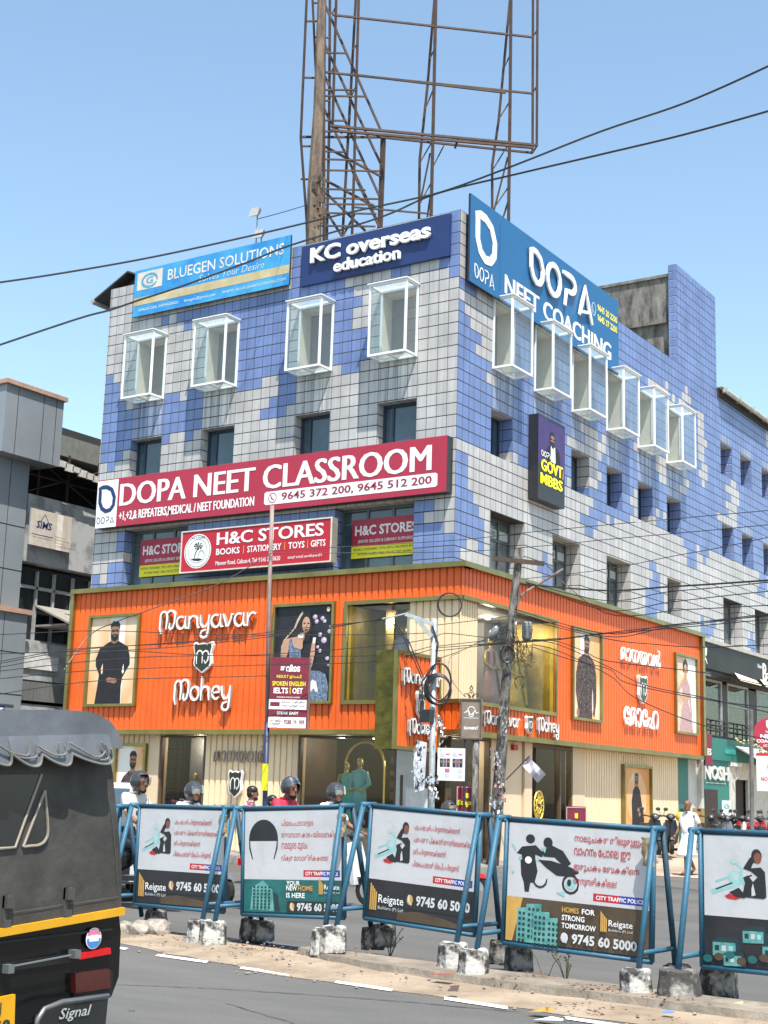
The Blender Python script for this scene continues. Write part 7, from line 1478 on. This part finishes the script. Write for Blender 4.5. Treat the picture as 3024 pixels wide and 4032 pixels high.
def helmet(t, c, yaw, s=1., m=HELM, up=.35):
    M = Matrix.Rotation(yaw,3,'Z'); c = Vector(c); b = MB(); n, k = 20, 10; V_ = {}
    for i in range(k+1):
        th = math.pi*.02+math.pi*.70*i/k
        for j in range(n):
            a = 6.2832*j/n; V_[i,j] = b.pt(c+M @ Vector((.155*s*math.sin(th)*math.cos(a)-.01, .13*s*math.sin(th)*math.sin(a), .15*s*math.cos(th)+.02)))
    for i in range(k):
        for j in range(n):
            a = (6.2832*(j+.5)/n+3.1416)%6.2832-3.1416
            if i >= 4 and abs(a) < 1.05: continue
            b.face([V_[i,j],V_[i,(j+1)%n],V_[i+1,(j+1)%n],V_[i+1,j]])
    b.face([V_[0,j] for j in range(n)]); o = b.build('helmet', m, t, smooth=True)
    b = MB(); R_ = []
    for ph in (0,.25,.5): 
        R_.append([c+M @ (Matrix.Rotation(-up,3,'Y') @ Vector((.165*s*math.cos(a)*math.cos(ph), .137*s*math.sin(a), .02+.12*s*(.45-ph*2)))) for a in [(-1.1+2.2*j/10) for j in range(11)]])
    for i in range(2):
        for j in range(10): b.poly([R_[i][j],R_[i][j+1],R_[i+1][j+1],R_[i+1][j]])
    b.build('visor', VISOR, o, smooth=True)
    b = MB(); b.tube([c+M @ Vector((.0,y*.125*s,-.06*s)) if abs(y)>.9 else c+M @ Vector((.05,y*.1*s,-.15*s)) for y in (-1,-.5,.5,1)],.008,5); b.build('chin_strap', BLACK, o)
def rider(loc, rz, shirt, label, bike, yaw=0., helm=True, s=1., m=HELM, up=.35, beard=True):
    t = thing('person', label, 'person', loc, 'riders on the far lane', rz)
    J = dict(pelvis=(-.22,0,.86,.14,.16), belly=(-.20,0,1.0,.13,.16), chest=(-.15,0,1.28,.13,.18), neckb=(-.11,0,1.45,.08), neck=(-.075,0,1.50,.06), skull=(-.04,0,1.58,.07), lsh=(-.13,.19,1.42,.062), lel=(.02,.28,1.15,.046), lwr=(.22,.30,1.06,.032), rsh=(-.13,-.19,1.42,.062), rel=(.02,-.28,1.15,.046), rwr=(.22,-.30,1.06,.032), lhip=(-.16,.12,.84,.1), lkn=(.22,.18,.74,.07), lan=(.16,.17,.40,.045), lto=(.30,.18,.36,.04), rhip=(-.16,-.12,.84,.1), rkn=(.22,-.18,.74,.07), ran=(.16,-.17,.40,.045), rto=(.30,-.18,.36,.04))
    E_ = [('pelvis','belly'),('belly','chest'),('chest','neckb'),('neckb','neck'),('neck','skull'),('chest','lsh'),('lsh','lel'),('lel','lwr'),('chest','rsh'),('rsh','rel'),('rel','rwr'),('pelvis','lhip'),('lhip','lkn'),('lkn','lan'),('lan','lto'),('pelvis','rhip'),('rhip','rkn'),('rkn','ran'),('ran','rto')]
    b = MB(); add_geo(b, skin_geo(J,E_)); hc = (-.03,0,1.60); head(b, hc, yaw, .05, 1., beard)
    for q in (-1,1): hand(b,(.21,q*.30,1.06),(1,0,-.1),(0,0,1),1.,1.)
    b.build('body', FM_, t, smooth=True)
    JS = {k:(*v[:3],*[r_+.012 for r_ in v[3:]]) for k,v in J.items()}; JS['neckb'] = (-.12,0,1.44,.09); JS['lel'] = (.0,.27,1.19,.06); JS['rel'] = (.0,-.27,1.19,.06)
    b = MB(); add_geo(b, skin_geo({k:JS[k] for k in ('pelvis','belly','chest','neckb','lsh','lel','rsh','rel')},[e_ for e_ in E_ if e_[0] in ('pelvis','belly','chest','lsh','rsh') and e_[1] in ('belly','chest','neckb','lsh','lel','rsh','rel')]))
    b.tube([(-.115+.075*math.cos(k*.6283),.075*math.sin(k*.6283),1.485) for k in range(10)],.016,6,closed=True); b.build('shirt', shirt, t, smooth=True)
    b = MB(); add_geo(b, skin_geo({k:JS[k] for k in ('pelvis','lhip','lkn','lan','rhip','rkn','ran')},[('pelvis','lhip'),('lhip','lkn'),('lkn','lan'),('pelvis','rhip'),('rhip','rkn'),('rkn','ran')])); b.build('trousers', mat('dark_trousers',(.03,.032,.045),.8), t, smooth=True)
    if helm: helmet(t, (-.035,0,1.625), yaw, 1., m, up)
    else:
        b = MB(); M = Matrix.Rotation(yaw,3,'Z'); b.ell(Vector((-.045,0,1.655)),(.108,.088,.088),14,8,0); b.ell(Vector(hc)+M @ Vector((-.035,0,.01)),(.085,.082,.1),14,8,0); b.build('hair', HAIR, t, smooth=True)
    return t
GRS = 'scooters ridden along the far lane'
def on_road(c, x, y, d, z=1.66):
    p = athd(c,x,y,d); return p
people = [('Q6',165,120,21.0,'CREAMS','rider in grey helmet and off white shirt leftmost behind the barricades',0.,.0),('Q6',497,183,22.0,'WHITES','rider in grey helmet and bright white shirt second from the left',0.,.25),
          ('Q6',1100,157,20.6,'REDS','rider in grey helmet with raised visor and red shirt',-.15,.75),('Q6',1382,190,22.2,'WHITES','rider in grey helmet and white shirt right of the red shirted rider',0.,.25),('Q7',612,140,27.5,'GREYS','rider with only the helmet top showing above the barricades',0.,.1)]
CL = dict(CREAMS=mat('offwhite_shirt',(.58,.53,.46),.85,var=.06), WHITES=mat('white_shirt',(.76,.77,.80),.85,var=.04), REDS=mat('red_shirt',(.50,.02,.05),.8), GREYS=mat('grey_shirt',(.25,.25,.27),.8))
for k,(c,x,y,d,cl,lab,yaw,up) in enumerate(people):
    p = athd(c,x,y,d); dz = p.z-1.64; loc = Vector((p.x+.03,p.y,max(0,dz)))
    rider((loc.x,loc.y,dz if abs(dz)<.2 else 0), .05-.08*k%.1, CL[cl], lab, None, yaw, True, 1., HELM, up, k!=4)
    scooter((loc.x,loc.y,dz if abs(dz)<.2 else 0), .05-.08*k%.1, (PB,PG,PB,PW,PR)[k], 'scooter under the '+lab.split(' leftmost')[0].replace('rider','rider') , GRS)
PLAID = mat('plaid_shirt', (.25,.05,.09), .8, scale=14, col2=(.62,.50,.52), stretch=(1,1,1), lo=.45, hi=.55, detail=1)
def walker(loc, rz, label, shirt, lower='trousers', yaw=0., hair_=HAIR, stride=.0, group=None, h=1., low_m=None, bald=False):
    t = thing('person', label, 'person', loc, group, rz); st = stride
    J = dict(pelvis=(0,0,.93,.125,.16), belly=(.01,0,1.08,.125,.155), chest=(.0,0,1.28,.125,.175), neckb=(.0,0,1.44,.07), neck=(.015,0,1.51,.056), skull=(.03,0,1.6,.07), lsh=(-.01,.195,1.40,.06), lel=(-.06-.4*st,.25,1.13,.045), lwr=(.03-.5*st,.27,.90,.03), rsh=(-.01,-.195,1.40,.06), rel=(-.02+.3*st,-.25,1.13,.045), rwr=(.12+.4*st,-.25,.92,.03), lhip=(0,.1,.88,.1), lkn=(.05+st*.9,.1,.50,.062), lan=(st*1.3,.1,.09,.04), lto=(st*1.3+.16,.12,.035,.035), rhip=(0,-.1,.88,.1), rkn=(.05-st*.5,-.1,.50,.062), ran=(-.06-st*1.4,-.1,.12,.04), rto=(.08-st*1.3,-.12,.035,.035))
    E_ = [('pelvis','belly'),('belly','chest'),('chest','neckb'),('neckb','neck'),('neck','skull'),('chest','lsh'),('lsh','lel'),('lel','lwr'),('chest','rsh'),('rsh','rel'),('rel','rwr'),('pelvis','lhip'),('lhip','lkn'),('lkn','lan'),('lan','lto'),('pelvis','rhip'),('rhip','rkn'),('rkn','ran'),('ran','rto')]
    b = MB(); add_geo(b, skin_geo(J,E_)); head(b,(.035,0,1.62),yaw,.05,1.,not bald)
    for q,nm in ((1,'l'),(-1,'r')): w_ = Vector(J[nm+'wr'][:3]); hand(b,w_,w_-Vector(J[nm+'el'][:3]),(0,q,0),1.,.5)
    b.build('body', FM_, t, smooth=True)
    JS = {k:(*v[:3],*[r_+.016 for r_ in v[3:]]) for k,v in J.items()}; JS['pelvis'] = (0,0,.88,.16,.19); JS['belly'] = (.01,0,1.08,.155,.185); JS['neckb'] = (-.005,0,1.425,.08)
    for q in 'lr': JS[q+'el'] = tuple(JS[q+'sh'][i]+(J[q+'el'][i]-JS[q+'sh'][i])*.8 for i in range(3))+(.066,)
    b = MB(); add_geo(b, skin_geo({k:JS[k] for k in ('pelvis','belly','chest','neckb','lsh','lel','rsh','rel')},[('pelvis','belly'),('belly','chest'),('chest','neckb'),('chest','lsh'),('lsh','lel'),('chest','rsh'),('rsh','rel')])); b.tube([(.0+.07*math.cos(k*.6283),.07*math.sin(k*.6283),1.475) for k in range(10)],.016,6,closed=True)
    b.build('shirt', shirt, t, smooth=True)
    b = MB()
    if lower == 'mundu':                      # white cloth folded up to the knee
        b.rings([(.98,.155,.185,.0,0),(.85,.17,.20,.0,0),(.68,.20,.21,.02+st*.2,0),(.50,.235,.22,.04+st*.3,0),(.44,.245,.225,.05+st*.3,0)],18); rnd = random.Random(4)
        b.v = [(x+.014*math.sin(9*math.atan2(y,x)+z*6),y+.014*math.cos(11*math.atan2(y,x)),z) for x,y,z in b.v]; b.build('mundu', low_m or WHITE, t, smooth=True)
        b = MB()
        for q in 'lr': a_ = Vector(J[q+'an'][:3]); b.box(a_+Vector((-.07,-.045,-a_.z)),a_+Vector((.2,.05,-a_.z+.022))); b.tube([a_+Vector((.12,-.05,-a_.z+.02)),a_+Vector((.1,0,-a_.z+.085)),a_+Vector((.12,.05,-a_.z+.02))],.012,5)
        b.build('sandal', mat('sandal_brown',(.05,.03,.02),.6), t)
    else:
        add_geo(b, skin_geo({k:JS[k] for k in ('pelvis','lhip','lkn','lan','rhip','rkn','ran')},[('pelvis','lhip'),('lhip','lkn'),('lkn','lan'),('pelvis','rhip'),('rhip','rkn'),('rkn','ran')])); b.build('trousers', mat('dark_trousers',(.03,.032,.045),.8), t, smooth=True)
    b = MB(); M = Matrix.Rotation(yaw,3,'Z')
    if bald: b.ell(Vector((.035,0,1.625))+M @ Vector((-.03,0,.03)),(.084,.082,.085),14,8); 
    else: b.ell(Vector((.035,0,1.625))+M @ Vector((-.012,0,.055)),(.108,.086,.088),14,8); b.ell(Vector((.035,0,1.625))+M @ Vector((-.035,0,.0)),(.08,.083,.1),14,8)
    b.build('hair', hair_, t, smooth=True); return t
p = athd('Q6',850,190,27.); walker((p.x,p.y,p.z-1.64 if p.z<1.9 else .16), .5, 'man with short black hair and plaid shirt walking behind the barricade gap', PLAID, yaw=.15)
p = athd('Q6',975,245,28.5); walker((p.x,p.y,p.z-1.64), .2, 'dark haired person of whom only the head shows right of the plaid shirt', mat('dusky_shirt',(.12,.08,.1),.8), yaw=0.)
p = on_z('Q8',960,893,.03); 
walker((p.x+.14,p.y+.25,.02), math.radians(-112), 'older man in white shirt and white folded mundu walking on the side street', CL['WHITES'], 'mundu', .15, mat('grey_hair',(.10,.095,.09),.6), .17, None, 1., mat('white_mundu',(.74,.75,.78),.85,var=.04), True)

# ================================================================ parked two wheelers on the right
PK = 'two wheelers parked along the side street'
def park(c, x, y, d, rz, paint, label, z=.33):
    p = athd(c,x,y,d); return scooter((p.x,p.y,z), rz, paint, label, PK)
park('Q8',735,640,40.0,-.9,PB,'black scooter parked before the amber portrait, behind the brown poster barricade'); park('Q8',880,665,41.0,-1.1,PB,'black scooter with lime front parked left of the walking man')
p = athd('Q8',850,600,40.6); 
for k,(x,dd,mm,lab) in enumerate(((1190,44,PB,'black scooter at the left end of the row by the green eatery'),(1290,42,PG,'grey scooter second from the left in the row by the green eatery'),(1400,43,PR,'red scooter in the middle of the row by the green eatery'),(1480,42,PW,'white scooter right of the red one in the row'),(1560,43,PR,'red scooter second from the right in the row by the thin grey post'),(1640,42,PB,'black scooter at the right edge of the row'))):
    park('Q8',x,640,dd,-1.0+.2*(k%3),mm,lab)
hm = [(1290,440,41.6,HELM,'dark helmet hanging on the grey scooter handlebar'),(1375,460,42,mat('helmet_black',(.02,.02,.022),.15),'glossy black helmet resting on the red scooter in the middle'),(1530,515,41.5,PR,'red helmet resting on the white scooter')]
for x,y,d,mm,lab in hm:
    p = athd('Q8',x,y,d); t = thing('helmet', lab, 'helmet', p); b = MB(); b.ell((0,0,0),(.15,.13,.14),14,8); b.build('shell', mm, t, smooth=True); b = MB(); b.ell((.05,-.06,-.02),(.12,.1,.06),12,6); b.build('visor', BODYB, t, smooth=True)
p = athd('Q8',965,435,40.5); t = thing('helmet','yellow helmet beside the walking man shoulder','helmet',p); b = MB(); b.ell((0,0,0),(.14,.13,.13),14,8); b.build('shell', mat('helmet_yellow',(.65,.42,.02),.3), t, smooth=True)
p = athd('Q8',840,600,40.4); 
p = on_x('M',75,1675,.9); t = thing('cardboard_sheet', 'brown board leaning by the white pillar behind the walking man', 'board', (.9,p.y,.34)); b = MB(); b.box((-.03,0,0),(0,.95,p.z-.34)); b.build('sheet', mat('mustard_board',(.30,.19,.05),.7), t)

# ================================================================ white car waiting behind the left barricade
car = thing('car', 'white hatchback car on the far lane between three wheeler and barricade', 'car', (0,0,0)); p = athd('Q5',610,1040,22); rz = math.radians(-45)
CARW = mat('car_white', (.62,.63,.65), .2, var=.03, spec=.6)
def sect(x, w0, z0, zb, w1, z1): return [(x,-w0,z0),(x,-w0-.02,(z0+zb)/2),(x,-w0+.02,zb),(x,-w1,z1),(x,w1,z1),(x,w0-.02,zb),(x,w0+.02,(z0+zb)/2),(x,w0,z0)]
b = MB(); b.loft([sect(-3.6,.62,.35,.75,.6,.85),sect(-3.5,.76,.25,.88,.62,1.3),sect(-3.2,.8,.22,.92,.62,1.48),sect(-2.2,.82,.22,.93,.63,1.52),sect(-1.55,.82,.22,.93,.6,1.46),sect(-.85,.82,.22,.92,.66,.98),sect(-.25,.78,.22,.84,.6,.88),sect(-.03,.70,.26,.7,.55,.74)]); b.build('body', CARW, car, smooth=False)
b = MB(); b.poly([(-1.5,-.57,1.43),(-1.5,.57,1.43),(-.87,.63,1.0),(-.87,-.63,1.0)]); 
for s in (-1,1): b.poly([(-3.2,s*.77,.98),(-1.1,s*.77,.98),(-1.55,s*.625,1.42),(-3.1,s*.64,1.42)])
b.v = [(x,y*1.012,z+.012) for x,y,z in b.v]; b.build('windscreen', GLASSD, car)
b = MB(); b.box((-.06,-.6,.28),(.02,.6,.48)); b.box((-.05,-.45,.55),(.01,.45,.68)); b.build('grille', BLACK, car)
for s in (-1,1):
    b = MB(); b.ell((-.12,s*.58,.68),(.12,.15,.08),10,6); b.build('headlight', mat('lens',(.55,.57,.58)), car, smooth=True)
    for x in (-.75,-2.95): wheel(car,(x,s*.74,.29),.29,.17)
    b = MB(); b.ell((-1.15,s*.93,.98),(.06,.1,.07),8,6); b.build('mirror', CARW, car, smooth=True)
b = MB(); b.box((.02,-.24,.44),(.03,.24,.55)); b.build('number_plate', WHITE, car); b = MB(); text(b,'KL 11 BK 4',lambda u,v,w_: Vector((.032+w_,u,v)),-.22,.46,.22,.53,0,0,0,bold=.03); b.build('lettering', ICON, car)
car.scale = (1,1,1.15); car.location = (p.x,p.y,0); car.rotation_euler = (0,0,rz)
